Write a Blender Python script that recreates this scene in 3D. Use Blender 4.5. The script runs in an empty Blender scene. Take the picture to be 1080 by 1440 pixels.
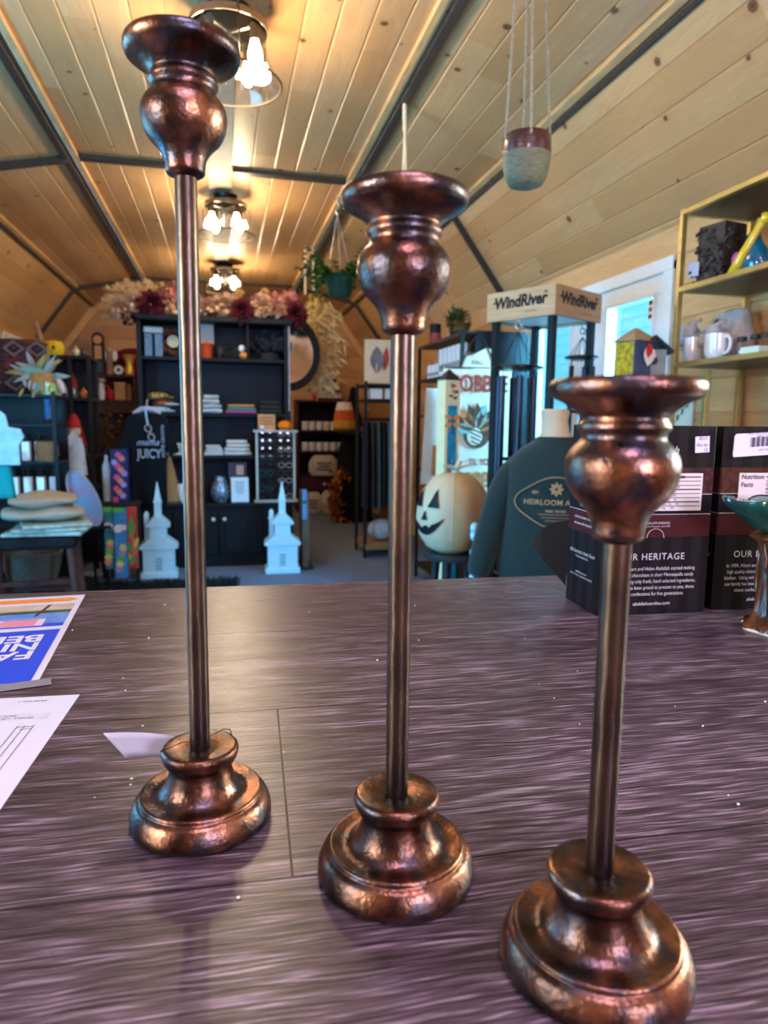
SKY = 2.3
L_LEFT = ((0.94, 1.0, 0.95), 46)  # daylight assumed at the near left, out of view
L_RIGHT = ((0.86, 1.0, 0.92), 30)  # assumed daylight for the unseen near right window
L_FRONT = ((0.80, 0.74, 1.0), 40)  # assumed daylight from behind the camera
L_LFILL = ((0.10, 0.55, 1.0), 95)  # cool fill behind the made-up left opening
EXPO = 0.70
BULB_S = 178
import bpy, math, random
from mathutils import Vector, Matrix
RD = random.Random(11)
S = bpy.context.scene
COL = S.collection
PI = math.pi
rad = math.radians

# ---------------------------------------------------------------- camera model
F, CX, CY = 960.0, 540.0, 720.0
CAM = Vector((0, 0, 1.204))
_vy = Vector((314 - CX, CY - 592, F)).normalized()
_n = Vector((460 - CX, 0, F))
_n.y = -(_n.x * _vy.x + F * _vy.z) / _vy.y
_vz = -_n.normalized()
_vx = -(_vy.cross(_vz))
if _vx.x < 0: _vx = -_vx
AX = (_vx, _vy, _vz)
def ray(px, py):
    c = Vector(((px - CX) / F, (CY - py) / F, 1))
    return Vector((AX[0].dot(c), AX[1].dot(c), AX[2].dot(c)))
def on(ax, val, px, py):
    d = ray(px, py); return CAM + d * ((val - CAM[ax]) / d[ax])
def at(px, py, Y): return on(1, Y, px, py)
def atx(px, py, X): return on(0, X, px, py)
def atz(px, py, Z): return on(2, Z, px, py)

cd = bpy.data.cameras.new('camera'); cam = bpy.data.objects.new('camera', cd); COL.objects.link(cam)
m3 = Matrix(((AX[0].x, AX[0].y, -AX[0].z), (AX[1].x, AX[1].y, -AX[1].z), (AX[2].x, AX[2].y, -AX[2].z)))
cam.matrix_world = Matrix.Translation(CAM) @ m3.to_4x4()
cd.sensor_fit = 'VERTICAL'; cd.sensor_height = 24.0; cd.lens = 24.0 * F / 1440
cd.clip_start = 0.02; cd.clip_end = 60
cd.dof.use_dof = True; cd.dof.focus_distance = 0.68; cd.dof.aperture_fstop = 5.0
S.camera = cam

# ---------------------------------------------------------------- colours and materials
def C(r, g, b, a=1.0):
    f = lambda x: (x / 255 / 12.92) if x / 255 <= 0.04045 else ((x / 255 + 0.055) / 1.055) ** 2.4
    return (f(r), f(g), f(b), a)
def newmat(name):
    m = bpy.data.materials.new(name); m.use_nodes = True
    nt = m.node_tree; nt.nodes.clear()
    o = nt.nodes.new('ShaderNodeOutputMaterial'); p = nt.nodes.new('ShaderNodeBsdfPrincipled')
    nt.links.new(p.outputs[0], o.inputs[0])
    return m, nt, p, o
def node(nt, t, **kw):
    n = nt.nodes.new(t)
    for k, v in kw.items():
        if k.startswith('i_'): n.inputs[int(k[2:])].default_value = v
        else: setattr(n, k, v)
    return n
def math_(nt, op, a, b=None, c=None):
    n = nt.nodes.new('ShaderNodeMath'); n.operation = op
    for i, x in enumerate((a, b, c)):
        if x is None: continue
        if isinstance(x, (int, float)): n.inputs[i].default_value = x
        else: nt.links.new(x, n.inputs[i])
    return n.outputs[0]
def ramp(nt, fac, stops):
    r = nt.nodes.new('ShaderNodeValToRGB'); e = r.color_ramp.elements
    while len(e) < len(stops): e.new(0.5)
    for i, (p, c) in enumerate(stops): e[i].position = p; e[i].color = c
    nt.links.new(fac, r.inputs[0]); return r.outputs[0]
def mixc(nt, fac, a, b, mode='MIX'):
    n = nt.nodes.new('ShaderNodeMix'); n.data_type = 'RGBA'; n.blend_type = mode
    for s, x in ((n.inputs[0], fac), (n.inputs[6], a), (n.inputs[7], b)):
        if isinstance(x, (int, float, tuple)): s.default_value = x
        else: nt.links.new(x, s)
    return n.outputs[2]
def mat(name, col, rough=0.5, metal=0.0, var=0.15, scale=25.0, bump=0.1, col2=None, stretch=(1, 1, 1), coat=0.0, sheen=0.0, thr=None):
    m, nt, p, o = newmat(name)
    tc = node(nt, 'ShaderNodeTexCoord'); mp = node(nt, 'ShaderNodeMapping'); mp.inputs['Scale'].default_value = stretch
    nt.links.new(tc.outputs['Object'], mp.inputs[0])
    nz = node(nt, 'ShaderNodeTexNoise'); nz.inputs['Scale'].default_value = scale; nz.inputs['Detail'].default_value = 5
    nt.links.new(mp.outputs[0], nz.inputs[0])
    if col2 is None:
        a = tuple(min(1, x * (1 + var)) for x in col[:3]) + (1,); b = tuple(x * (1 - var) for x in col[:3]) + (1,)
    else: a, b = col, col2
    t = thr or (0.3, 0.7)
    cr = ramp(nt, nz.outputs[0], [(t[0], b), (t[1], a)])
    nt.links.new(cr, p.inputs['Base Color'])
    p.inputs['Roughness'].default_value = rough; p.inputs['Metallic'].default_value = metal
    p.inputs['Specular IOR Level'].default_value = 0.5 if (coat or metal or rough < 0.3) else 0.2
    p.inputs['Coat Weight'].default_value = coat; p.inputs['Sheen Weight'].default_value = sheen
    if bump:
        bn = node(nt, 'ShaderNodeBump'); bn.inputs['Strength'].default_value = bump; bn.inputs['Distance'].default_value = 0.01
        nt.links.new(nz.outputs[0], bn.inputs['Height']); nt.links.new(bn.outputs[0], p.inputs['Normal'])
    return m
def emat(name, col, strength):
    m, nt, p, o = newmat(name)
    p.inputs['Base Color'].default_value = (0.8, 0.8, 0.8, 1)
    p.inputs['Emission Color'].default_value = col; p.inputs['Emission Strength'].default_value = strength
    return m
def glassmat(name, tint=(1, 1, 1, 1), gloss=0.12):
    m, nt, p, o = newmat(name); nt.nodes.remove(p)
    t = node(nt, 'ShaderNodeBsdfTransparent'); t.inputs[0].default_value = tint
    g = node(nt, 'ShaderNodeBsdfGlossy'); g.inputs['Roughness'].default_value = 0.05
    lw = node(nt, 'ShaderNodeLayerWeight'); lw.inputs[0].default_value = 0.35
    mx = node(nt, 'ShaderNodeMixShader')
    nt.links.new(math_(nt, 'MULTIPLY_ADD', lw.outputs['Facing'], 0.35, gloss * 0.4), mx.inputs[0])
    nt.links.new(t.outputs[0], mx.inputs[1]); nt.links.new(g.outputs[0], mx.inputs[2]); nt.links.new(mx.outputs[0], o.inputs[0])
    return m
def pine(name, w, c1, c2, c3, kn=1.0, rough=0.42):
    # boards run along v; u counts across the boards
    m, nt, p, o = newmat(name)
    uv = node(nt, 'ShaderNodeUVMap'); sp = node(nt, 'ShaderNodeSeparateXYZ'); nt.links.new(uv.outputs[0], sp.inputs[0])
    u, v = sp.outputs[0], sp.outputs[1]
    idx = math_(nt, 'FLOOR', math_(nt, 'DIVIDE', u, w))
    wn = node(nt, 'ShaderNodeTexWhiteNoise', noise_dimensions='1D'); nt.links.new(idx, wn.inputs['W'])
    v2 = math_(nt, 'MULTIPLY_ADD', wn.outputs[0], 11.3, v)
    seg = math_(nt, 'FLOOR', math_(nt, 'DIVIDE', v2, 2.3))
    cb = node(nt, 'ShaderNodeCombineXYZ'); nt.links.new(idx, cb.inputs[0]); nt.links.new(seg, cb.inputs[1])
    wn2 = node(nt, 'ShaderNodeTexWhiteNoise', noise_dimensions='2D'); nt.links.new(cb.outputs[0], wn2.inputs['Vector'])
    # grain
    g = node(nt, 'ShaderNodeCombineXYZ')
    nt.links.new(math_(nt, 'MULTIPLY', u, 9.0), g.inputs[0]); nt.links.new(math_(nt, 'MULTIPLY', v2, 0.8), g.inputs[1]); nt.links.new(math_(nt, 'MULTIPLY', idx, 3.7), g.inputs[2])
    nz = node(nt, 'ShaderNodeTexNoise'); nz.inputs['Scale'].default_value = 1.6; nz.inputs['Detail'].default_value = 4; nz.inputs['Distortion'].default_value = 0.9
    nt.links.new(g.outputs[0], nz.inputs[0])
    rings = math_(nt, 'FRACT', math_(nt, 'MULTIPLY', nz.outputs[0], 9.0))
    rings = math_(nt, 'ABSOLUTE', math_(nt, 'SUBTRACT', rings, 0.5))
    base = mixc(nt, wn2.outputs[0], c1, c2)
    base = mixc(nt, math_(nt, 'MULTIPLY', math_(nt, 'SMOOTH_MIN', nz.outputs[0], 0.75, 0.1), 0.55), base, c3)
    base = mixc(nt, math_(nt, 'MULTIPLY', rings, 0.5), base, c3)
    # knots
    kv = node(nt, 'ShaderNodeCombineXYZ'); nt.links.new(u, kv.inputs[0]); nt.links.new(v2, kv.inputs[1])
    vo = node(nt, 'ShaderNodeTexVoronoi', voronoi_dimensions='2D'); vo.inputs['Scale'].default_value = 3.3
    nt.links.new(kv.outputs[0], vo.inputs['Vector'])
    sc = node(nt, 'ShaderNodeSeparateColor'); nt.links.new(vo.outputs['Color'], sc.inputs[0])
    size = math_(nt, 'MULTIPLY_ADD', sc.outputs[0], 0.055 * kn, 0.02 * kn)
    d = math_(nt, 'DIVIDE', vo.outputs['Distance'], size)
    keep = math_(nt, 'GREATER_THAN', sc.outputs[1], 0.44)
    kf = ramp(nt, d, [(0.0, (1, 1, 1, 1)), (0.55, (0.7, 0.7, 0.7, 1)), (0.75, (0.85, 0.85, 0.85, 1)), (1.0, (0, 0, 0, 1))])
    kf = math_(nt, 'MULTIPLY', kf, keep)
    halo = math_(nt, 'MULTIPLY', math_(nt, 'MULTIPLY', math_(nt, 'LESS_THAN', d, 2.6), keep), math_(nt, 'MULTIPLY_ADD', d, -0.12, 0.30))
    base = mixc(nt, halo, base, C(176, 112, 62))
    base = mixc(nt, kf, base, C(74, 40, 24))
    nt.links.new(base, p.inputs['Base Color']); p.inputs['Roughness'].default_value = rough
    bn = node(nt, 'ShaderNodeBump'); bn.inputs['Strength'].default_value = 0.12; bn.inputs['Distance'].default_value = 0.004
    nt.links.new(rings, bn.inputs['Height']); nt.links.new(bn.outputs[0], p.inputs['Normal'])
    return m

# ---------------------------------------------------------------- mesh builder
class MB:
    def __init__(s): s.v = []; s.f = []; s.m = []; s.uv = []; s.has_uv = False
    def add(s, vs, fs, mi=0, M=None, uvs=None):
        b = len(s.v)
        for v in vs:
            v = Vector(v); s.v.append(M @ v if M else v)
        for i, f in enumerate(fs):
            s.f.append([b + k for k in f]); s.m.append(mi)
            s.uv.append(uvs[i] if uvs else None)
            if uvs: s.has_uv = True
        return s
    def box(s, c, size, rot=None, mi=0, taper=1.0):
        x, y, z = (k / 2 for k in size)
        vs = [(-x, -y, -z), (x, -y, -z), (x, y, -z), (-x, y, -z), (-x * taper, -y * taper, z), (x * taper, -y * taper, z), (x * taper, y * taper, z), (-x * taper, y * taper, z)]
        M = Matrix.Translation(c)
        if rot is not None:
            M = M @ (rot.to_4x4() if isinstance(rot, Matrix) else Matrix.Rotation(rot, 4, 'Z'))
        return s.add(vs, [(3, 2, 1, 0), (4, 5, 6, 7), (0, 1, 5, 4), (1, 2, 6, 5), (2, 3, 7, 6), (3, 0, 4, 7)], mi, M)
    def bar(s, a, b, w, t=None, mi=0, up=(0, 0, 1)):
        a, b = Vector(a), Vector(b); d = b - a; t = t or w
        z = d.normalized(); u = Vector(up)
        if abs(z.dot(u)) > 0.98: u = Vector((0, 1, 0))
        x = u.cross(z).normalized(); y = z.cross(x)
        R = Matrix((x, y, z)).transposed()
        return s.box((a + b) / 2, (w, t, d.length), R, mi)
    def lathe(s, prof, seg=24, c=(0, 0, 0), mi=0, M=None, sx=1, sy=1, wob=None):
        vs, fs = [], []
        for k, (r, z) in enumerate(prof):
            for i in range(seg):
                a = 2 * PI * i / seg; q = r * (wob(a, k) if wob else 1)
                vs.append((c[0] + sx * q * math.cos(a), c[1] + sy * q * math.sin(a), c[2] + z))
        n = len(prof)
        for k in range(n - 1):
            for i in range(seg):
                j = (i + 1) % seg
                fs.append((k * seg + i, k * seg + j, (k + 1) * seg + j, (k + 1) * seg + i))
        if prof[0][0] > 1e-5: fs.append(tuple(reversed(range(seg))))
        if prof[-1][0] > 1e-5: fs.append(tuple((n - 1) * seg + i for i in range(seg)))
        return s.add(vs, fs, mi, M)
    def tube(s, pts, r, seg=8, mi=0, closed=False, sq=1.0):
        pts = [Vector(p) for p in pts]; n = len(pts); vs, fs = [], []
        rr = r if isinstance(r, (list, tuple)) else [r] * n
        nrm = None
        for i, p in enumerate(pts):
            if closed: t = pts[(i + 1) % n] - pts[i - 1]
            else: t = pts[min(i + 1, n - 1)] - pts[max(i - 1, 0)]
            t = t.normalized() if t.length > 1e-9 else Vector((0, 0, 1))
            if nrm is None: nrm = t.orthogonal().normalized()
            nrm = (nrm - t * nrm.dot(t))
            nrm = nrm.normalized() if nrm.length > 1e-6 else t.orthogonal().normalized()
            b = t.cross(nrm)
            for k in range(seg):
                a = 2 * PI * k / seg
                vs.append(p + nrm * (rr[i] * math.cos(a)) + b * (rr[i] * sq * math.sin(a)))
        m = n if closed else n - 1
        for i in range(m):
            for k in range(seg):
                l = (k + 1) % seg; j = (i + 1) % n
                fs.append((i * seg + k, i * seg + l, j * seg + l, j * seg + k))
        if not closed:
            fs.append(tuple(reversed(range(seg)))); fs.append(tuple((n - 1) * seg + k for k in range(seg)))
        return s.add(vs, fs, mi)
    def ring(s, c, r, t, seg=32, mi=0, M=None, tseg=6, sx=1, sy=1):
        pts = []
        for i in range(seg):
            a = 2 * PI * i / seg; v = Vector((sx * r * math.cos(a), sy * r * math.sin(a), 0))
            pts.append(Vector(c) + (M.to_3x3() @ v if M else v))
        return s.tube(pts, t, tseg, mi, True)
    def sphere(s, c, r, seg=12, rings=8, mi=0, M=None):
        r = r if isinstance(r, (list, tuple)) else (r, r, r)
        vs, fs = [(0, 0, -r[2])], []
        for k in range(1, rings):
            p = PI * k / rings
            for i in range(seg):
                a = 2 * PI * i / seg
                vs.append((r[0] * math.sin(p) * math.cos(a), r[1] * math.sin(p) * math.sin(a), -r[2] * math.cos(p)))
        vs.append((0, 0, r[2])); L = len(vs) - 1
        for i in range(seg):
            j = (i + 1) % seg; fs.append((0, 1 + j, 1 + i)); b = 1 + (rings - 2) * seg; fs.append((L, b + i, b + j))
        for k in range(rings - 2):
            for i in range(seg):
                j = (i + 1) % seg; a = 1 + k * seg
                fs.append((a + i, a + j, a + seg + j, a + seg + i))
        T = Matrix.Translation(c)
        return s.add(vs, fs, mi, T @ M.to_4x4() if M else T)
    def prism(s, out, d, M=None, mi=0, mi2=None):
        n = len(out)
        vs = [(x, y, 0) for x, y in out] + [(x, y, d) for x, y in out]
        fs = [tuple(reversed(range(n))), tuple(range(n, 2 * n))]
        s.add(vs, fs, mi, M)
        b = len(s.v) - 2 * n
        for i in range(n):
            j = (i + 1) % n
            s.f.append([b + i, b + j, b + n + j, b + n + i]); s.m.append(mi if mi2 is None else mi2); s.uv.append(None)
        return s
    def loft(s, rings, mi=0, cap=True):
        n = len(rings[0]); vs = [p for r in rings for p in r]; fs = []
        for k in range(len(rings) - 1):
            for i in range(n):
                j = (i + 1) % n; fs.append((k * n + i, k * n + j, (k + 1) * n + j, (k + 1) * n + i))
        if cap: fs.append(tuple(reversed(range(n)))); fs.append(tuple((len(rings) - 1) * n + i for i in range(n)))
        return s.add(vs, fs, mi)
    def quad(s, a, b, c, d, mi=0): return s.add([a, b, c, d], [(0, 1, 2, 3)], mi)
    def sheet(s, fn, nu, nv, mi=0):
        vs = [fn(i / nu, j / nv) for j in range(nv + 1) for i in range(nu + 1)]
        fs = [(j * (nu + 1) + i, j * (nu + 1) + i + 1, (j + 1) * (nu + 1) + i + 1, (j + 1) * (nu + 1) + i) for j in range(nv) for i in range(nu)]
        return s.add(vs, fs, mi)
    def leaf(s, p, d, up, L, W, mi=0, bend=0.25):
        p, d, up = Vector(p), Vector(d).normalized(), Vector(up)
        x = d.cross(up)
        x = x.normalized() if x.length > 1e-4 else d.orthogonal().normalized()
        n = x.cross(d)
        prof = ((0, 0.08), (0.25, 0.8), (0.5, 1.0), (0.78, 0.6), (1, 0.03)); vs = []
        for t, w in prof:
            q = p + d * (t * L) - n * (bend * L * t * t)
            vs += [q - x * (w * W / 2) + n * (0.12 * W * w), q, q + x * (w * W / 2) + n * (0.12 * W * w)]
        fs = []
        for k in range(4):
            for i in range(2): fs.append((k * 3 + i, k * 3 + i + 1, k * 3 + i + 4, k * 3 + i + 3))
        return s.add(vs, fs, mi)
    def text(s, body, size, M, mi=0, align='CENTER', ext=0.0, shear=0.0, off=0.0, sx=1.0, space=1.0):
        cu = bpy.data.curves.new('t', 'FONT'); cu.body = body; cu.size = size; cu.align_x = align; cu.align_y = 'CENTER'
        cu.extrude = ext; cu.shear = shear; cu.offset = off; cu.resolution_u = 3; cu.space_character = space
        o = bpy.data.objects.new('t', cu); COL.objects.link(o)
        me = bpy.data.meshes.new_from_object(o.evaluated_get(bpy.context.evaluated_depsgraph_get()))
        M2 = M @ Matrix.Diagonal((sx, 1, 1, 1))
        s.add([v.co.copy() for v in me.vertices], [tuple(p.vertices) for p in me.polygons], mi, M2)
        bpy.data.objects.remove(o); bpy.data.curves.remove(cu); bpy.data.meshes.remove(me)
        return s
    def build(s, name, mats, parent=None, loc=None, rotz=0.0, bevel=0, angle=40, sub=0, solid=0, bseg=2):
        me = bpy.data.meshes.new(name); me.from_pydata([tuple(v) for v in s.v], [], s.f); me.update()
        if not isinstance(mats, (list, tuple)): mats = [mats]
        for m in mats: me.materials.append(m)
        me.polygons.foreach_set('material_index', s.m)
        if s.has_uv:
            l = me.uv_layers.new(name='UVMap'); k = 0
            for i, f in enumerate(s.f):
                for j in range(len(f)):
                    l.data[k].uv = s.uv[i][j] if s.uv[i] else (0, 0); k += 1
        me.shade_smooth(); me.set_sharp_from_angle(angle=rad(angle))
        o = bpy.data.objects.new(name, me); COL.objects.link(o)
        if loc is not None: o.location = loc
        o.rotation_euler[2] = rotz
        if parent: o.parent = parent
        if solid:
            md = o.modifiers.new('solid', 'SOLIDIFY'); md.thickness = solid; md.offset = 0
        if bevel:
            md = o.modifiers.new('bevel', 'BEVEL'); md.width = bevel; md.segments = bseg; md.limit_method = 'ANGLE'; md.angle_limit = rad(40)
        if sub:
            md = o.modifiers.new('sub', 'SUBSURF'); md.levels = sub; md.render_levels = sub
        return o
def tag(o, label, cat, group=None):
    o['label'] = label; o['category'] = cat
    if group: o['group'] = group
    return o
def thing(name, label, cat, loc=(0, 0, 0), rotz=0.0, group=None):
    o = bpy.data.objects.new(name, None); COL.objects.link(o); o.empty_display_size = 0.05
    o.location = loc; o.rotation_euler[2] = rotz
    return tag(o, label, cat, group)
def struct(o): o['kind'] = 'structure'; return o
def copy_tree(o, parent=None):
    c = o.copy(); COL.objects.link(c)
    if parent: c.parent = parent
    for ch in list(o.children): copy_tree(ch, c)
    return c
def RX(a): return Matrix.Rotation(a, 4, 'X')
def RY(a): return Matrix.Rotation(a, 4, 'Y')
def RZ(a): return Matrix.Rotation(a, 4, 'Z')
def TR(x, y=None, z=None): return Matrix.Translation(x if y is None else (x, y, z))
FACE = RX(PI / 2)            # lettering on a face that looks towards -Y
# ---------------------------------------------------------------- room
Y0, Y1, XW = -1.7, 9.6, 2.0
ZW, ZM, ZC, XM, XC = 2.10, 2.66, 2.80, 1.58, 0.87
PINE_C = pine('pine ceiling boards', 0.135, C(222, 183, 134), C(195, 149, 100), C(172, 122, 75))
PINE_W = pine('pine wall boards', 0.14, C(221, 178, 126), C(195, 144, 93), C(171, 117, 69))
TRIM = mat('honey pine trim', C(214, 172, 120), 0.45, var=0.2, scale=8, stretch=(6, 1, 6), bump=0.05)
STRIP = mat('grey metal strip', C(62, 54, 49), 0.5, var=0.1)
DUCT = mat('grey painted board', C(150, 138, 118), 0.55, var=0.06, bump=0.02)
WHITE = mat('white paint', C(232, 234, 236), 0.45, var=0.03, bump=0.02)
BLACK = mat('black paint', C(22, 22, 25), 0.42, var=0.25, bump=0.05)
GLASS = glassmat('clear glass')

def boards(mb, fn, rects, w, g=0.005, e=0.006):
    for (u0, u1, v0, v1) in rects:
        k = math.floor(u0 / w + 1e-6)
        while k * w < u1 - 1e-6:
            a, b = k * w, (k + 1) * w
            us = [x for x in (a, a + e, b - e, b)]
            us = sorted(set(min(max(x, u0), u1) for x in us))
            dep = lambda x: g * max(0, 1 - min(abs(x - a), abs(x - b)) / e)
            for p, q in zip(us[:-1], us[1:]):
                va = (v0(p), v1(p), v0(q), v1(q)) if callable(v0) else (v0, v1, v0, v1)
                vs = [fn(p, va[0], dep(p)), fn(q, va[2], dep(q)), fn(q, va[3], dep(q)), fn(p, va[1], dep(p))]
                # keep the shader's board number inside this board
                pu, qu = max(p, a + 1e-4), min(q, b - 1e-4)
                mb.add(vs, [(0, 1, 2, 3)], 0, None, [[(pu, va[0]), (qu, va[2]), (qu, va[3]), (pu, va[1])]])
            k += 1

cl = MB()
for i, (a, b) in enumerate([((-XW - 0.02, ZW - 0.0267), (-XM, ZM)), ((-XM, ZM), (-XC, ZC)), ((-XC, ZC), (XC, ZC)), ((XC, ZC), (XM, ZM)), ((XM, ZM), (XW + 0.02, ZW - 0.0267))]):
    a2, b2 = Vector(a), Vector(b); L = (b2 - a2).length; d = (b2 - a2) / L; n = Vector((-d.y, d.x)); o = 4.05 * i
    boards(cl, lambda u, v, dp, a2=a2, d=d, n=n, o=o: (a2.x + d.x * (u - o) + n.x * dp, v, a2.y + d.y * (u - o) + n.y * dp), [(o, o + L, Y0, Y1)], 0.135)
struct(cl.build('ceiling', PINE_C, angle=20))

# right wall: double glazed door in an opening, plus an assumed near window
DY0, DY1, DZ = 2.83, 4.41, 1.945
wr = MB()
boards(wr, lambda u, v, dp: (XW + dp, v, u), [(0, ZW + 0.03, Y0, 0.45), (0, ZW + 0.03, 1.05, DY0), (0, 1.2, 0.45, 1.05), (1.85, ZW + 0.03, 0.45, 1.05), (0, ZW + 0.03, DY1, Y1), (DZ, ZW + 0.03, DY0, DY1)], 0.14)
struct(wr.build('wall_right', PINE_W, angle=20))
wl = MB()
LW = [(7.22, 7.84, 1.66, 1.99), (-0.45, 0.2, 1.2, 1.85), (1.5, 2.9, 0.25, 1.95)]  # second opening assumed; the last is invented, out of view, to let cool fill in
boards(wl, lambda u, v, dp: (-XW - dp, v, u), [(0, ZW + 0.03, 7.84, Y1), (0, ZW + 0.03, 0.2, 1.5), (0, ZW + 0.03, 2.9, 7.22), (0, 0.25, 1.5, 2.9), (1.95, ZW + 0.03, 1.5, 2.9), (0, ZW + 0.03, Y0, -0.45), (0, 1.66, 7.22, 7.84), (1.99, ZW + 0.03, 7.22, 7.84), (0, 1.2, -0.45, 0.2), (1.85, ZW + 0.03, -0.45, 0.2)], 0.14)
struct(wl.build('wall_left', PINE_W, angle=20))
def hw(z):
    if z <= ZW: return XW
    if z <= ZM: return XW + (XM - XW) * (z - ZW) / (ZM - ZW)
    return XM + (XC - XM) * (z - ZM) / (ZC - ZM)
wb = MB(); boards(wb, lambda u, v, dp: (v, Y1 + dp, u), [(0, ZC, lambda u: -hw(u), lambda u: hw(u))], 0.14)
struct(wb.build('wall_back', PINE_W, angle=20))
# wall behind the camera, with an assumed window
wf = MB(); FW = (1.25, 1.95); FX = ((0.55, 1.0),)
boards(wf, lambda u, v, dp: (v, Y0 - dp, u), [(0, FW[0], lambda u: -hw(u), lambda u: hw(u)), (FW[1], ZC, lambda u: -hw(u), lambda u: hw(u)),
    (FW[0], FW[1], lambda u: -hw(u), lambda u: FX[0][0]), (FW[0], FW[1], lambda u: FX[0][1], lambda u: hw(u))], 0.14)
struct(wf.build('wall_front', PINE_W, angle=20))

# floor: blue grey ribbed carpet
m, nt, p, o = newmat('ribbed carpet')
tc = node(nt, 'ShaderNodeTexCoord')
wv = node(nt, 'ShaderNodeTexWave', wave_type='BANDS', bands_direction='DIAGONAL'); wv.inputs['Scale'].default_value = 9; wv.inputs['Distortion'].default_value = 0.4
nt.links.new(tc.outputs['Object'], wv.inputs[0])
nz = node(nt, 'ShaderNodeTexNoise'); nz.inputs['Scale'].default_value = 60; nt.links.new(tc.outputs['Object'], nz.inputs[0])
c0 = ramp(nt, wv.outputs[1], [(0.2, C(92, 106, 134)), (0.8, C(124, 140, 170))])
c0 = mixc(nt, math_(nt, 'MULTIPLY', nz.outputs[0], 0.35), c0, C(74, 86, 112)); nt.links.new(c0, p.inputs['Base Color'])
p.inputs['Roughness'].default_value = 0.85
bn = node(nt, 'ShaderNodeBump'); bn.inputs['Strength'].default_value = 0.4; nt.links.new(wv.outputs[1], bn.inputs['Height']); nt.links.new(bn.outputs[0], p.inputs['Normal'])
struct(MB().box((0, (Y0 + Y1) / 2, -0.03), (2 * XW + 0.1, Y1 - Y0 + 0.1, 0.06)).build('floor', m))

# ceiling trims: honey strips beside dark strips along the joints, dark strips across
tn = [0]
def trim(mb, mt, bevel=0.003):
    tn[0] += 1; return struct(mb.build('trim_%d' % tn[0], mt, bevel=bevel))
STR = (4.72, 8.38)
for sx in (-1, 1):
    trim(MB().box((sx * (XC - 0.03), (Y0 + Y1) / 2, ZC - 0.012), (0.035, Y1 - Y0, 0.024)), TRIM)
    trim(MB().box((sx * (XC + 0.035), (Y0 + Y1) / 2, ZC - 0.021), (0.042, Y1 - Y0, 0.02), RY(sx * 0.19).to_3x3()), STRIP)
    trim(MB().box((sx * (XM - 0.03), (Y0 + Y1) / 2, ZM - 0.008), (0.04, Y1 - Y0, 0.024), RY(sx * 0.19).to_3x3()), TRIM)
    trim(MB().box((sx * (XM + 0.012), (Y0 + Y1) / 2, ZM - 0.028), (0.02, Y1 - Y0, 0.016), RY(sx * 0.9).to_3x3()), STRIP)
    for y in (STR[0], STR[1]):
        trim(MB().bar((sx * (XC + 0.02), y, ZC - 0.015), (sx * (XM - 0.01), y, ZM - 0.012), 0.07, 0.02, up=(0, 1, 0)), STRIP)
        trim(MB().bar((sx * (XM + 0.015), y, ZM - 0.03), (sx * (XW - 0.01), y, ZW), 0.07, 0.02, up=(0, 1, 0)), STRIP)
    trim(MB().bar((sx * 0.9, Y1 - 0.04, ZC - 0.05), (sx * (XM - 0.02), Y1 - 0.04, ZM - 0.04), 0.09, 0.04, up=(0, 1, 0)), TRIM)
    trim(MB().bar((sx * (XM - 0.02), Y1 - 0.04, ZM - 0.04), (sx * (XW - 0.03), Y1 - 0.04, ZW - 0.02), 0.09, 0.04, up=(0, 1, 0)), TRIM)
for y in STR:
    for sx in (-1, 1): trim(MB().box((sx * 0.465, y, ZC - 0.012), (0.75, 0.07, 0.022)), STRIP)
trim(MB().box((0.01, (Y0 + Y1) / 2, ZC - 0.011), (0.15, Y1 - Y0, 0.02)), DUCT)
struct(MB().box((XW - 0.012, 6.9, 0.06), (0.02, 5.0, 0.12)).build('baseboard_right', TRIM))
struct(MB().box((-XW + 0.012, 4.0, 0.06), (0.02, 11.0, 0.12)).build('baseboard_left', TRIM))

# double door: two white leaves with a glazed upper half
for k, (y0, y1) in enumerate(((DY0 + 0.05, 3.61), (3.63, DY1 - 0.05))):
    mb = MB(); gy0, gy1 = (2.942, 3.346) if k == 0 else (3.732, 4.19)
    gz0, gz1 = 0.95, 1.818
    mb.box((XW + 0.02, (y0 + y1) / 2, gz0 / 2), (0.045, y1 - y0, gz0)); mb.box((XW + 0.02, (y0 + y1) / 2, (gz1 + DZ - 0.04) / 2), (0.045, y1 - y0, DZ - 0.04 - gz1))
    mb.box((XW + 0.02, (y0 + gy0) / 2, (gz0 + gz1) / 2), (0.045, gy0 - y0, gz1 - gz0)); mb.box((XW + 0.02, (y1 + gy1) / 2, (gz0 + gz1) / 2), (0.045, y1 - gy1, gz1 - gz0))
    d = struct(mb.build('door_%d' % (k + 1), WHITE, bevel=0.002))
    fr = MB()
    for (a, b) in (((gy0, gz0), (gy1, gz0)), ((gy0, gz1), (gy1, gz1)), ((gy0, gz0), (gy0, gz1)), ((gy1, gz0), (gy1, gz1))):
        fr.bar((XW - 0.006, a[0], a[1]), (XW - 0.006, b[0], b[1]), 0.022, 0.014)
    fr.build('window_frame', WHITE, d)
    MB().box((XW + 0.02, (gy0 + gy1) / 2, (gz0 + gz1) / 2), (0.004, gy1 - gy0, gz1 - gz0)).build('glass_pane', GLASS, d)
fr = MB()
fr.box((XW - 0.004, DY0 + 0.012, DZ / 2), (0.03, 0.07, DZ)); fr.box((XW - 0.004, DY1 - 0.012, DZ / 2), (0.03, 0.07, DZ)); fr.box((XW - 0.006, (DY0 + DY1) / 2, DZ - 0.010), (0.032, DY1 - DY0 + 0.046, 0.062))
trim(fr, WHITE)
q = MB().box((XW - 0.004, 2.972, 1.75), (0.003, 0.05, 0.10), mi=0)
for i in range(3): q.box((XW - 0.006, 2.972, 1.785 - i * 0.032), (0.002, 0.038, 0.018), mi=1 + i % 2)
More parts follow.
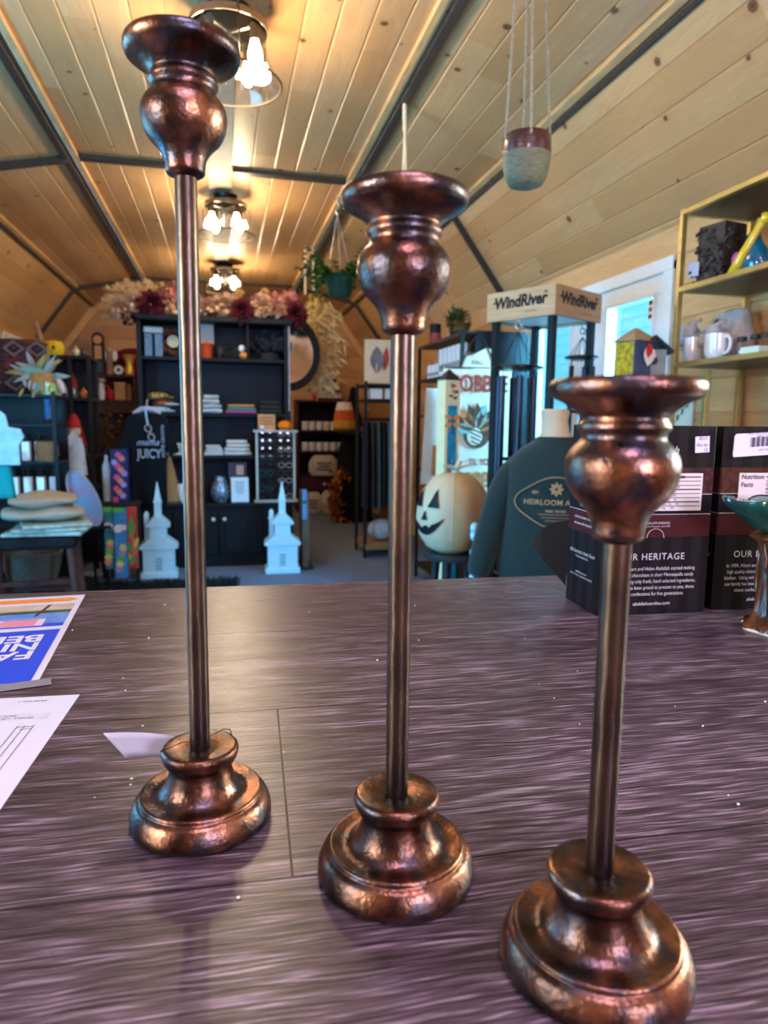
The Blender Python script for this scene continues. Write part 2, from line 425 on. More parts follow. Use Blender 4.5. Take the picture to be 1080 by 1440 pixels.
tag(q.build('door_sticker', [WHITE, BLACK, mat('sticker red', C(150, 60, 50))]), 'small dark sign stuck in the corner of the bright glazed door', 'sticker')

# windows on the left wall and behind the camera; the tall left one is made up, the other unseen ones assumed
def sidewin(name, y0, y1, z0, z1, sx=-1):
    fr = MB(); x = sx * (XW + 0.01)
    for (a, b) in (((y0, z0), (y1, z0)), ((y0, z1), (y1, z1)), ((y0, z0), (y0, z1)), ((y1, z0), (y1, z1))):
        fr.bar((x, a[0], a[1]), (x, b[0], b[1]), 0.05, 0.06)
    d = struct(fr.build(name, WHITE)); MB().box((x + sx * 0.02, (y0 + y1) / 2, (z0 + z1) / 2), (0.004, y1 - y0, z1 - z0)).build('glass_pane', GLASS, d)
sidewin('window_1', *LW[0]); sidewin('window_assumed_left', *LW[1]); sidewin('window_added', *LW[2]); sidewin('window_assumed_right', 0.45, 1.05, 1.2, 1.85, 1)  # near left and near right windows are assumed, out of view
for k, (x0, x1) in enumerate(FX):
    fr = MB()
    for (a, b) in (((x0, FW[0]), (x1, FW[0])), ((x0, FW[1]), (x1, FW[1])), ((x0, FW[0]), (x0, FW[1])), ((x1, FW[0]), (x1, FW[1]))):
        fr.bar((a[0], Y0 - 0.01, a[1]), (b[0], Y0 - 0.01, b[1]), 0.05, 0.06)
    d = struct(fr.build(('window_assumed_front', 'window_5')[k], WHITE)); MB().box(((x0 + x1) / 2, Y0 - 0.03, (FW[0] + FW[1]) / 2), (x1 - x0, 0.004, FW[1] - FW[0])).build('glass_pane', GLASS, d)  # assumed window behind the camera, never in view

# outside the glazed door: pale clapboard wall of the next building
nb = MB()
for k in range(26): nb.box((4.2, 5.0, 0.1 + k * 0.12), (0.02, 11, 0.118), RY(0.10).to_3x3())
struct(nb.build('wall_outside', mat('pale clapboard', C(214, 226, 232), 0.6, var=0.05)))

# ---------------------------------------------------------------- light
w = bpy.data.worlds.new('sky'); S.world = w; w.use_nodes = True
bg = w.node_tree.nodes['Background']; bg.inputs[0].default_value = (0.12, 0.50, 0.85, 1); bg.inputs[1].default_value = SKY
def area(name, loc, target, sx, sy, col, power, portal=False):
    l = bpy.data.lights.new(name, 'AREA'); l.shape = 'RECTANGLE'; l.size = sx; l.size_y = sy; l.color = col; l.energy = power
    o = bpy.data.objects.new(name, l); COL.objects.link(o); o.location = loc
    d = Vector(target) - Vector(loc); o.rotation_euler = d.to_track_quat('-Z', 'Y').to_euler()
    if portal: l.cycles.is_portal = True
    return o
area('door portal', (XW + 0.07, 3.14, 1.38), (0, 3.14, 1.38), 0.41, 0.87, (1, 1, 1), 1, True)
area('door portal', (XW + 0.07, 3.96, 1.38), (0, 3.96, 1.38), 0.46, 0.87, (1, 1, 1), 1, True)
area('left window portal', (-XW - 0.07, 7.53, 1.825), (0, 7.53, 1.825), 0.62, 0.33, (1, 1, 1), 1, True)
area('assumed left window light', (-XW - 0.12, -0.125, 1.525), (0, -0.1, 1.45), 0.62, 0.62, L_LEFT[0], L_LEFT[1])  # daylight assumed to come from an unseen near left window
for x0, x1 in FX: area('assumed front window light', ((x0 + x1) / 2, Y0 - 0.12, 1.55), ((x0 + x1) / 2, 2, 1.2), x1 - x0, 0.68, L_FRONT[0], L_FRONT[1])  # assumed light, its window lies unseen behind the camera
area('assumed right window light', (XW + 0.12, 0.75, 1.525), (0, 0.6, 1.4), 0.57, 0.62, L_RIGHT[0], L_RIGHT[1])  # assumed side light; the near right window is out of view
area('assumed counter light', (0.15, -0.55, 2.72), (0.2, 0.35, 0.92), 0.5, 0.5, (0.84, 0.64, 1.0), 19)  # assumed overhead light behind the camera, no fitting built; tints the counter violet
area('added beam through right door', (2.95, 2.15, 1.9), (-0.1, 5.5, 0.25), 0.8, 0.8, (0.12, 0.60, 1.0), 380)  # light added outside the door to throw cyan on lanterns and carpet
area('added cool fill left', (-XW - 0.12, 2.2, 1.1), (0, 3.6, 0.8), 1.3, 1.6, L_LFILL[0], L_LFILL[1])  # added fill outside the invented left opening, cools the mid shop

S.view_settings.view_transform = 'Standard'; S.view_settings.look = 'None'; S.view_settings.gamma = 1.0
S.view_settings.use_curve_mapping = False; S.view_settings.exposure = EXPO
S.cycles.max_bounces = 10; S.cycles.diffuse_bounces = 5; S.cycles.glossy_bounces = 5; S.cycles.transparent_max_bounces = 16
S.cycles.caustics_reflective = False; S.cycles.caustics_refractive = False; S.cycles.sample_clamp_indirect = 6.0

# ceiling lamps: dark ring, rods and a flared clear glass drum around four filament bulbs
LBLK = mat('lamp bronze', C(40, 36, 34), 0.35, metal=0.7, var=0.2)
LRING = mat('lamp brushed ring', C(120, 105, 88), 0.35, metal=0.8)
BULB = emat('lit bulb', (1.0, 0.80, 0.52, 1), BULB_S)
LG = glassmat('lamp glass', (0.97, 0.97, 0.97, 1), 0.1)
LLAB = ['clear glass drum ceiling lamp nearest the front, half hidden by the tallest candlestick cup',
        'clear glass drum ceiling lamp second from the front, midway along the ceiling',
        'clear glass drum ceiling lamp furthest back, just above the flower garland']
for i, (x, y, rz) in enumerate(((0.05, 2.92, 0.5), (0.045, 5.19, 0.25), (0.045, 7.35, 0.35))):
    t = thing('ceiling_lamp', LLAB[i], 'ceiling lamp', (x, y, ZC - 0.021), rz, 'ceiling lamps')
    MB().lathe([(0.0, -0.03), (0.06, -0.03), (0.075, -0.024), (0.085, 0.0)], 28).build('canopy', LBLK, t)
    MB().lathe([(0.006, -0.16), (0.012, -0.155), (0.016, -0.06), (0.03, -0.03), (0, -0.03)], 12).build('stem', LBLK, t)
    hub = MB()
    for k in range(4):
        a = k * PI / 2 + 0.4; hub.bar((0, 0, -0.085), (0.12 * math.cos(a), 0.12 * math.sin(a), -0.085), 0.012, 0.012)
    hub.build('socket_arms', LBLK, t)
    MB().lathe([(0.144, -0.082), (0.149, -0.082), (0.149, -0.056), (0.144, -0.056), (0.144, -0.082)], 40).build('top_ring', LRING, t)
    MB().ring((0, 0, -0.27), 0.2, 0.0045, 48).build('bottom_ring', LRING, t)
    rd = MB()
    for k in range(3):
        a = k * 2 * PI / 3 + 0.2; ca, sa = math.cos(a), math.sin(a)
        rd.tube([(0.15 * ca, 0.15 * sa, -0.065), (0.188 * ca, 0.188 * sa, -0.066), (0.2 * ca, 0.2 * sa, -0.27)], 0.0028, 6)
        rd.bar((0.06 * ca, 0.06 * sa, -0.06), (0.146 * ca, 0.146 * sa, -0.07), 0.008)
    rd.build('cage_rods', LBLK, t)
    MB().lathe([(0.138, -0.08), (0.145, -0.14), (0.168, -0.22), (0.192, -0.265)], 40).build('glass_shade', LG, t).data.polygons
    for k in range(4):
        a = k * PI / 2 + 0.4; px, py = 0.12 * math.cos(a), 0.12 * math.sin(a)
        sk = MB().lathe([(0.018, -0.14), (0.02, -0.09), (0.014, -0.078)], 14, (px, py, 0)).build('socket', LBLK, t)
        MB().lathe([(0.0, -0.232), (0.012, -0.228), (0.024, -0.21), (0.027, -0.19), (0.02, -0.163), (0.013, -0.14)], 14, (px, py, 0)).build('bulb', BULB, sk)
# ---------------------------------------------------------------- counter
T = 0.92
m, nt, p, o = newmat('dark wood laminate')
tc = node(nt, 'ShaderNodeTexCoord'); sp = node(nt, 'ShaderNodeSeparateXYZ'); nt.links.new(tc.outputs['Object'], sp.inputs[0])
X, Y = sp.outputs[0], sp.outputs[1]
t_ = math_(nt, 'DIVIDE', math_(nt, 'ADD', Y, 0.275), 0.2575)
idx = math_(nt, 'FLOOR', t_)
def vec(a, b, c=None):
    n = node(nt, 'ShaderNodeCombineXYZ'); nt.links.new(a, n.inputs[0]); nt.links.new(b, n.inputs[1])
    if c is not None: nt.links.new(c, n.inputs[2])
    return n.outputs[0]
off = math_(nt, 'MULTIPLY', idx, 5.37)
def noise(v, sc, det=4, dist=0.0):
    n = node(nt, 'ShaderNodeTexNoise'); n.inputs['Scale'].default_value = sc; n.inputs['Detail'].default_value = det; n.inputs['Distortion'].default_value = dist
    nt.links.new(v, n.inputs[0]); return n.outputs[0]
warp = noise(vec(math_(nt, 'MULTIPLY', X, 1.6), math_(nt, 'MULTIPLY', Y, 5.0), off), 1.5, 2)
yw = math_(nt, 'ADD', math_(nt, 'MULTIPLY_ADD', warp, 0.022, Y), math_(nt, 'MULTIPLY', noise(vec(math_(nt, 'MULTIPLY', X, 16.0), math_(nt, 'MULTIPLY', Y, 30.0), off), 1.0, 2), 0.006))
fine = noise(vec(math_(nt, 'MULTIPLY', X, 22.0), math_(nt, 'MULTIPLY', yw, 520.0), off), 1.0, 6, 0.3)
mid = noise(vec(math_(nt, 'MULTIPLY', X, 3.0), math_(nt, 'MULTIPLY', yw, 90.0), off), 1.0, 4)
broad = noise(vec(math_(nt, 'MULTIPLY', X, 1.5), math_(nt, 'MULTIPLY', Y, 4.0), off), 1.6, 2)
cath = math_(nt, 'ABSOLUTE', math_(nt, 'SUBTRACT', math_(nt, 'FRACT', math_(nt, 'MULTIPLY', warp, 14.0)), 0.5))
g = math_(nt, 'ADD', math_(nt, 'MULTIPLY', fine, 0.80), math_(nt, 'MULTIPLY', mid, 0.20))
g = math_(nt, 'ADD', g, math_(nt, 'MULTIPLY', math_(nt, 'SUBTRACT', broad, 0.5), 0.16))
g = math_(nt, 'ADD', g, math_(nt, 'MULTIPLY', math_(nt, 'SUBTRACT', cath, 0.25), 0.10))
colr = ramp(nt, g, [(0.38, C(40, 29, 36)), (0.48, C(70, 53, 62)), (0.56, C(92, 75, 85)), (0.65, C(152, 132, 150))])
fr_ = math_(nt, 'FRACT', t_)
s1 = math_(nt, 'LESS_THAN', math_(nt, 'ABSOLUTE', math_(nt, 'SUBTRACT', fr_, 0.5)), 0.4960)
xj = math_(nt, 'FRACT', math_(nt, 'DIVIDE', math_(nt, 'ADD', math_(nt, 'SUBTRACT', X, 0.068), math_(nt, 'MULTIPLY', math_(nt, 'ADD', idx, 2.0), 0.36)), 1.22))
s2 = math_(nt, 'LESS_THAN', math_(nt, 'ABSOLUTE', math_(nt, 'SUBTRACT', xj, 0.5)), 0.4993)
seam = math_(nt, 'MULTIPLY', s1, s2)
colr = mixc(nt, seam, C(42, 31, 38), colr)
nt.links.new(colr, p.inputs['Base Color'])
nt.links.new(math_(nt, 'MULTIPLY_ADD', g, -0.25, 0.42), p.inputs['Roughness'])
nt.links.new(math_(nt, 'MULTIPLY_ADD', seam, 0.35, 0.15), p.inputs['Specular IOR Level'])
bn = node(nt, 'ShaderNodeBump'); bn.inputs['Strength'].default_value = 0.35; bn.inputs['Distance'].default_value = 0.0012
nt.links.new(math_(nt, 'MULTIPLY', g, seam), bn.inputs['Height']); nt.links.new(bn.outputs[0], p.inputs['Normal'])
LAM = m
CR = rad(-2.25)
ct = thing('counter', 'long shop counter topped with dark grained wood planks, carrying the three candlesticks', 'counter', (0, 1.19, 0), CR)
MB().box((0.32, -0.62, T - 0.02), (3.2, 1.24, 0.04)).build('countertop', LAM, ct, loc=(0, 0, 0), bevel=0.004)
# keep the wood coordinates at the far edge
ctop = ct.children[0]
MB().box((0.32, -0.62, 0.44), (3.1, 1.14, 0.88)).build('body', mat('counter body', C(70, 54, 50), 0.6, scale=6, stretch=(1, 1, 8)), ct, bevel=0.004)

# ---------------------------------------------------------------- candlesticks
m, nt, p, o = newmat('aged copper')
tc = node(nt, 'ShaderNodeTexCoord')
def n3(sc, det=5, dist=0.0):
    n = node(nt, 'ShaderNodeTexNoise'); n.inputs['Scale'].default_value = sc; n.inputs['Detail'].default_value = det; n.inputs['Distortion'].default_value = dist
    nt.links.new(tc.outputs['Object'], n.inputs[0]); return n.outputs[0]
a = ramp(nt, n3(26, 6, 0.6), [(0.34, C(60, 46, 43)), (0.5, C(122, 82, 65)), (0.64, C(180, 122, 92))])
b = mixc(nt, ramp(nt, n3(70, 5), [(0.46, (0, 0, 0, 1)), (0.62, (0.8, 0.8, 0.8, 1))]), a, C(70, 74, 86))
c = mixc(nt, ramp(nt, n3(420, 3), [(0.58, (0, 0, 0, 1)), (0.72, (0.6, 0.6, 0.6, 1))]), b, C(60, 46, 44))
nt.links.new(c, p.inputs['Base Color']); p.inputs['Metallic'].default_value = 1.0
nt.links.new(math_(nt, 'MULTIPLY_ADD', n3(45, 4), 0.36, 0.14), p.inputs['Roughness'])
bn = node(nt, 'ShaderNodeBump'); bn.inputs['Strength'].default_value = 0.32; bn.inputs['Distance'].default_value = 0.0016
nt.links.new(math_(nt, 'ADD', n3(330, 5), math_(nt, 'MULTIPLY', n3(34, 3), 0.45)), bn.inputs['Height']); nt.links.new(bn.outputs[0], p.inputs['Normal'])
COPPER = m
BRONZE_ST = mat('aged bronze stem', C(112, 90, 76), 0.34, metal=1.0, col2=C(66, 58, 58), scale=60, stretch=(1, 1, 0.35), bump=0.12)
FELT = mat('dark felt', C(26, 24, 28), 0.9)
BASE = [(0.0, 0.0012), (0.0478, 0.0012), (0.0494, 0.003), (0.0492, 0.0085), (0.0480, 0.0128), (0.0462, 0.0165), (0.0442, 0.0186), (0.0430, 0.0188), (0.0426, 0.0194), (0.0428, 0.0206), (0.0424, 0.0217), (0.0414, 0.0222), (0.0400, 0.0222), (0.0360, 0.0215), (0.0325, 0.0214), (0.0295, 0.0223), (0.0268, 0.0250), (0.0246, 0.0284), (0.0230, 0.0325), (0.0220, 0.0370), (0.0216, 0.0405), (0.0221, 0.0418), (0.0240, 0.0436), (0.0256, 0.0466), (0.0268, 0.0505), (0.0266, 0.0532), (0.0254, 0.0548), (0.0235, 0.0552), (0.0115, 0.0548), (0.0084, 0.0534), (0.0, 0.0534)]
def cup(H):
    q = [(0.0070, -0.0785), (0.0088, -0.0775), (0.0112, -0.0766), (0.0123, -0.0750), (0.0124, -0.0730), (0.0127, -0.0705), (0.0132, -0.0680), (0.0142, -0.0652), (0.0160, -0.0622), (0.0190, -0.0590), (0.0218, -0.0563), (0.0240, -0.0530), (0.0257, -0.0488), (0.0266, -0.0440), (0.0267, -0.0405), (0.0260, -0.0368), (0.0244, -0.0334), (0.0221, -0.0307), (0.0203, -0.0290), (0.0196, -0.0275),
         (0.0199, -0.0252), (0.0212, -0.0238), (0.0216, -0.0222), (0.021, -0.0202), (0.0198, -0.0188), (0.0203, -0.0172), (0.0238, -0.0142), (0.0288, -0.0108), (0.0326, -0.0092), (0.0346, -0.0078), (0.0356, -0.0052), (0.0356, -0.0026), (0.0348, -0.0006), (0.0337, 0.0), (0.0326, -0.0006), (0.0316, -0.0026), (0.03, -0.0042), (0.0, -0.005)]
    return [(r, H + z) for r, z in q]
def candlestick(px, py, H, label):
    c = atz(px, py, T)
    t = thing('candlestick', label, 'candlestick', (c.x, c.y, T), 0, 'copper candlesticks')
    MB().lathe(BASE, 64).build('base', COPPER, t, angle=50)
    MB().lathe([(0, 0.0), (0.046, 0.0), (0.046, 0.0014), (0, 0.0014)], 48).build('felt_pad', FELT, t)
    MB().lathe([(0.0070, 0.0505), (0.0070, H - 0.076)], 32).build('stem', BRONZE_ST, t, angle=70)
    MB().lathe(cup(H), 64).build('candle_cup', COPPER, t, angle=70)
    return t
candlestick(284, 1149, 0.516, 'tallest copper candlestick, at the left, with a paper tag tied at its base')
candlestick(556, 1226, 0.412, 'middle-height aged copper candlestick standing between the tall and short ones')
candlestick(835, 1354, 0.3055, 'shortest copper candlestick, nearest the viewer, in front of the dark candy boxes')

# paper tag tied to the tallest candlestick
PAPER = mat('white card', C(180, 175, 190), 0.6, var=0.02, bump=0)
INK = mat('dark ink', C(52, 50, 58), 0.6, bump=0)
tg = tag(MB().sheet(lambda u, v: (
        at(145 + 101 * u + (32 - 43 * u) * (1 - v), 1031 + 4 * u + (35 - 3 * u) * (1 - v) - 3 * math.sin(PI * u), 0.51) ), 10, 4).build('price_tag', PAPER, solid=0.0004),
    'white paper tag hanging off the base collar of the tallest candlestick', 'tag')
kc = atz(284, 1149, T); kz = T + 0.0565
th = [at(236, 1046, 0.50), Vector((kc.x - 0.0262, kc.y - 0.008, kz)), Vector((kc.x - 0.012, kc.y + 0.002, kz + 0.001)), Vector((kc.x - 0.0035, kc.y - 0.0078, kz + 0.004)), Vector((kc.x + 0.0085, kc.y - 0.002, kz + 0.006)), Vector((kc.x + 0.016, kc.y + 0.004, kz + 0.007)), Vector((kc.x + 0.021, kc.y + 0.006, kz + 0.0055)), Vector((kc.x + 0.022, kc.y + 0.004, kz + 0.002))]
MB().tube(th, 0.0004, 5).build('thread', mat('dark thread', C(40, 34, 36), 0.8), tg)

# ---------------------------------------------------------------- papers on the counter
BLUE = mat('poster blue', C(38, 74, 214), 0.45, var=0.03, bump=0); ORANGE = mat('poster orange', C(240, 140, 52), 0.5, var=0.05, bump=0)
SKYB = mat('poster water', C(60, 120, 214), 0.5, col2=C(130, 160, 210), scale=40, bump=0); GREENP = mat('poster trees', C(70, 84, 60), 0.5, var=0.5, scale=80, bump=0)
SAND = mat('poster path', C(196, 176, 160), 0.5, var=0.2, scale=30, bump=0); PINKP = mat('poster pink', C(226, 200, 220), 0.5, var=0.05, bump=0); REDP = mat('poster red', C(222, 62, 92), 0.5, bump=0)
LAV = mat('printer paper', C(214, 210, 228), 0.6, var=0.02, bump=0)
a, b = atz(120, 837, T), atz(52, 963, T)
d = (a - b); LN = d.length; fz = math.atan2(-d.x, d.y)
fl = thing('flyer', 'glossy blue and orange event flyer taped upside down at the left counter edge', 'flyer', (b.x, b.y, T), fz)
W_ = 0.215
MB().box((-W_ / 2, LN / 2, 0.0009), (W_, LN, 0.0005)).build('sheet', LAV, fl)
pr = MB()
def fq(x0, x1, y0, y1, mi, z=0.0014): pr.quad((-x1, y0, z), (-x0, y0, z), (-x0, y1, z), (-x1, y1, z), mi)
fq(0.008, W_ - .008, LN * 0.02, LN * 0.52, 0)
fq(0.008, W_ - .008, LN * 0.56, LN * 0.68, 2); fq(0.008, W_ - .008, LN * 0.68, LN * 0.76, 2); fq(0.008, W_ - .008, LN * 0.74, LN * 0.78, 3, 0.0015); fq(0.008, W_ - .008, LN * 0.78, LN * 0.87, 4)
fq(0.008, W_ - .008, LN * 0.56, LN * 0.60, 0, 0.0015)
fq(0.035, W_ - .02, LN * 0.575, LN * 0.66, 5, 0.0017)
pr.quad((-0.055, LN * 0.70, 0.0016), (-0.05, LN * 0.70, 0.0016), (-0.04, LN * 0.86, 0.0016), (-0.045, LN * 0.86, 0.0016), 7)
fq(0.02, W_ - .008, LN * 0.905, LN * 0.965, 1)
pr.add([(-0.02, LN * 0.905, 0.0014), (-0.005, LN * 0.935, 0.0014), (-0.02, LN * 0.965, 0.0014)], [(0, 1, 2)], 1)
U = RZ(PI)
for k, s_ in enumerate(('FAMILY', 'NIGHT', 'BEER')): pr.text(s_, LN * 0.105, TR(-0.022, LN * (0.26 + 0.085 * k), 0.0017) @ U, 6, 'LEFT', off=0.0012)
for k in range(4): pr.text('COMMUNITY PICNIC BY THE LAKE'[:22 - 2 * k], 0.009, TR(-0.042, LN * (0.588 + 0.02 * k), 0.0019) @ U, 8, 'LEFT') if False else None
for k in range(4): pr.box((-0.085 + 0.006 * k, LN * (0.588 + 0.02 * k), 0.0019), (0.08 - 0.012 * k, 0.0035, 0.0002), mi=8)
pr.build('print', [BLUE, ORANGE, SKYB, GREENP, SAND, PINKP, LAV, STRIP, REDP], fl)
TAPE = mat('clear tape', C(140, 134, 146), 0.25, var=0.06, scale=200, bump=0.05)
a2 = atz(72, 960, T); b2 = atz(0, 970, T)
d2 = (b2 - a2).normalized(); ts = MB()
ts.box((0, 0, 0), (0.11, 0.020, 0.0004))
tag(ts.build('tape_strip', TAPE, loc=(a2.x + d2.x * 0.055, a2.y + d2.y * 0.055, T + 0.0018), rotz=math.atan2(d2.y, d2.x)), 'strip of clear tape along the near edge of the blue flyer', 'tape')
# printed invoice
a, b = atz(112, 978, T), atz(0, 1140, T)
d = (b - a).normalized(); iz = math.atan2(-d.y, -d.x) - PI / 2
inv = thing('invoice_sheet', 'white printed invoice page lying on the counter nearest the left corner', 'paper', (a.x, a.y, T), iz)
MB().box((-0.108, -0.14, 0.0008), (0.216, 0.28, 0.0008)).build('sheet', LAV, inv)
pr = MB(); U = RZ(PI)
pr.text('PAGE NO. 1', 0.0052, TR(-0.028, -0.012, 0.0014) @ U, 0, 'LEFT'); pr.text('DATE / TIME', 0.0045, TR(-0.045, -0.047, 0.0016) @ U, 0, 'LEFT'); pr.text('DETAILS   1:29', 0.0045, TR(-0.028, -0.053, 0.0016) @ U, 0, 'LEFT')
pr.box((-0.09, -0.05, 0.00135), (0.15, 0.014, 0.0001), mi=1)
for x in (-0.030, -0.036, -0.022): pr.box((x, -0.15, 0.0014), (0.0005, 0.16, 0.0001), mi=0)
pr.box((-0.029, -0.073, 0.0014), (0.014, 0.0005, 0.0001), mi=0); pr.box((-0.027, -0.078, 0.0014), (0.011, 0.0005, 0.0001), mi=0)
pr.build('print', [INK, mat('pale grey print', C(206, 204, 220), 0.6, bump=0)], inv)

# ---------------------------------------------------------------- candy boxes
m, nt, p, o = newmat('striped carton')
tc = node(nt, 'ShaderNodeTexCoord'); sp = node(nt, 'ShaderNodeSeparateXYZ'); nt.links.new(tc.outputs['Object'], sp.inputs[0])
st = math_(nt, 'GREATER_THAN', math_(nt, 'FRACT', math_(nt, 'MULTIPLY', math_(nt, 'ADD', sp.outputs[0], sp.outputs[1]), 30.0)), 0.5)
nt.links.new(mixc(nt, st, C(17, 11, 15), C(29, 21, 26)), p.inputs['Base Color']); p.inputs['Roughness'].default_value = 0.55; p.inputs['Specular IOR Level'].default_value = 0.15
CART = m
MAROON = mat('carton maroon band', C(66, 24, 28), 0.4, var=0.05, bump=0); DKBAND = mat('carton dark band', C(22, 13, 21), 0.4, bump=0)
BROWNB = mat('carton brown floral band', C(78, 42, 34), 0.4, col2=C(62, 32, 26), scale=90, bump=0, thr=(0.48, 0.52)); PLUMB = mat('carton plum floral band', C(76, 40, 46), 0.4, col2=C(56, 26, 32), scale=90, bump=0, thr=(0.48, 0.52))
CREAM = mat('label cream', C(222, 210, 212), 0.5, var=0.02, bump=0); LINE = mat('silver line', C(206, 200, 206), 0.4, bump=0); STICK = mat('lavender sticker', C(222, 218, 246), 0.5, var=0.02, bump=0)
BW, BD, BH = 0.179, 0.106, 0.2845
def candy_box(loc, rz, label, second):
    t = thing('candy_box', label, 'box', loc, rz, 'dark candy cartons')
    MB().box((BW / 2, BD / 2, BH / 2), (BW, BD, BH)).build('carton', CART, t, bevel=0.0012)
    e = 0.0006; bands = [(0.118, 0.152, 1), (0.153, 0.182, 2), (0.183, 0.222, 4 if second else 3)]
    bm = MB()
    for z0, z1, mi in bands:
        bm.box((BW / 2, -e / 2, (z0 + z1) / 2), (BW - 0.002, e, z1 - z0), mi=mi); bm.box((-e / 2, BD / 2, (z0 + z1) / 2), (e, BD - 0.002, z1 - z0), mi=mi)
    for z in (0.1525, 0.1825): bm.box((BW / 2, -e, z), (BW - 0.002, e, 0.0007), mi=5); bm.box((-e, BD / 2, z), (e, BD - 0.002, 0.0007), mi=5)
    bm.build('colour_bands', [CART, MAROON, DKBAND, PLUMB, BROWNB, LINE], t)
    y = -0.0014; tx = MB()
    tx.text('OUR HERITAGE', 0.0145, TR(0.0845, y, 0.088) @ FACE, 0, sx=0.98, space=1.12)
    tx.build('title_lettering', LINE, t); tx = MB()
    for k, s_ in enumerate(('In 1909, Albert and Helen Abdallah started making', 'high quality chocolates in their Minneapolis candy', 'kitchen.  Using only fresh, hand selected ingredients,', 'our family has been proud to present to you, these', 'classic confections for five generations.')):
        tx.text(s_, 0.0078, TR(0.0885, y, 0.070 - 0.0097 * k) @ FACE, 0, sx=0.86)
    tx.build('story_lettering', LINE, t); tx = MB()
    tx.text('abdallahcandies.com', 0.0075, TR(0.0885, y, 0.016) @ FACE, 0, shear=0.15)
    tx.build('website_lettering', LINE, t); tx = MB()
    tx.text('ABDALLAH CANDIES', 0.0048, TR(0.0885, y, 0.1395) @ FACE, 0); tx.text('Burnsville, Minnesota  since 1909', 0.0034, TR(0.0885, y, 0.1345) @ FACE, 0)
    tx.build('maker_lettering', LINE, t); tx = MB()
    arc = [(0.0885 + 0.014 * math.cos(q), y, 0.117 + 0.014 * math.sin(q)) for q in [PI * k / 12 for k in range(13)]]
    tx.tube(arc, 0.0004, 4)
    tx.build('thumb_cut', LINE, t); tx = MB()
    tx.text('Abdallah', 0.017, TR(0.088, y, 0.248) @ FACE, 0, shear=0.35)
    tx.build('script_logo', LINE, t); tx = MB()
    SIDE = RZ(-PI / 2) @ FACE; x = -0.0014
    tx.text('Abdallah', 0.016, TR(x, 0.052, 0.262) @ SIDE, 0, shear=0.4)
    tx.build('side_script_logo', LINE, t); tx = MB()
    tx.text('BUTTER ALMOND', 0.0085, TR(x, 0.053, 0.172) @ SIDE, 0); tx.text('TOFFEE', 0.0085, TR(x, 0.053, 0.161) @ SIDE, 0)
    tx.text('delicious butter crunch', 0.0066, TR(x, 0.053, 0.141) @ SIDE, 0, shear=0.3); tx.text('almonds milk chocolate', 0.0066, TR(x, 0.053, 0.131) @ SIDE, 0, shear=0.3)
    tx.build('flavour_lettering', LINE, t); tx = MB()
    tx.text('Fifth Generation, Family Owned', 0.0085, TR(x, 0.053, 0.086) @ SIDE, 0, shear=0.45, sx=0.75); tx.text('MADE IN MINNESOTA', 0.0042, TR(x, 0.053, 0.078) @ SIDE, 0)
    tx.text('abdallahcandies.com', 0.0045, TR(x, 0.053, 0.054) @ SIDE, 0); tx.text('NET WT 12 OZ   CONTAINS ALMONDS', 0.0042, TR(x, 0.053, 0.048) @ SIDE, 0)
    tx.build('side_lettering', LINE, t)
    nf = MB(); x0 = 0.03 if second else 0.078
    w_ = 0.082
    nf.box((x0 + w_ / 2, -0.0012, 0.186), (w_, 0.0012, 0.056))
    if second: nf.text('Nutrition', 0.010, TR(x0 + 0.003, -0.0022, 0.208) @ FACE, 1, 'LEFT', off=0.0002); nf.text('Facts', 0.010, TR(x0 + 0.003, -0.0022, 0.196) @ FACE, 1, 'LEFT', off=0.0002); lx = x0 + 0.045
    else: nf.text('Nutrition Facts', 0.008, TR(x0 + 0.003, -0.0022, 0.209) @ FACE, 1, 'LEFT', off=0.0002); lx = x0 + 0.003
    for k in range(8):
        nf.box(((lx + x0 + w_ - 0.003) / 2, -0.002, 0.2085 - k * 0.0062), (x0 + w_ - 0.003 - lx, 0.0004, 0.0009 if k % 3 else 0.0017), mi=1)
        nf.text(('Total Fat 9g', 'Sodium 85mg', 'Total Carb. 17g', 'Sugars 16g')[k % 4] + '      ' + ('14%', '4%', '6%', '18%')[k % 4], 0.0044, TR(lx + 0.001, -0.0022, 0.2055 - k * 0.0062) @ FACE, 1, 'LEFT')
    nf.build('nutrition_panel', [CREAM, INK], t)
    if not second:
        sk = MB().box((0.1555, -0.0012, 0.257), (0.023, 0.0012, 0.024), Matrix.Rotation(rad(-3), 3, 'Y')); sk.text('0517', 0.0068, TR(0.156, -0.0022, 0.2655) @ FACE, 1); sk.text('SELL BY', 0.0055, TR(0.155, -0.0022, 0.256) @ FACE, 1); sk.text('12', 0.007, TR(0.161, -0.0022, 0.249) @ FACE, 1)
        o = sk.build('date_sticker', [STICK, INK], t); o['label'] = 'small lavender date sticker'
        out = [(0, 0.02), (0, 0.128)] + [(0.056 * math.sin(PI / 2 * k / 10) - 0.0, 0.128 - 0.0 + 0.0 - (1 - math.cos(PI / 2 * k / 10)) * 0.046) for k in range(1, 11)] + [(0.04, 0.06)]
        MB().prism(out, 0.0012, TR(0, BD + 0.0016, 0) @ RZ(rad(142)) @ FACE).build('side_flap', CART, t)
    else:
        sk = MB().prism([(0.0, 0.0), (0.09, 0.006), (0.092, 0.009), (0.092, 0.037), (0.089, 0.040), (0.002, 0.035), (-0.001, 0.032), (-0.002, 0.003)], 0.0012, TR(0.018, -0.0005, 0.238) @ FACE)
        for k in range(18): sk.box((0.044 + 0.0026 * k, -0.0018, 0.2605 + 0.00018 * k), (0.0009 + 0.0008 * ((k * 7) % 3), 0.0002, 0.0145), mi=1)
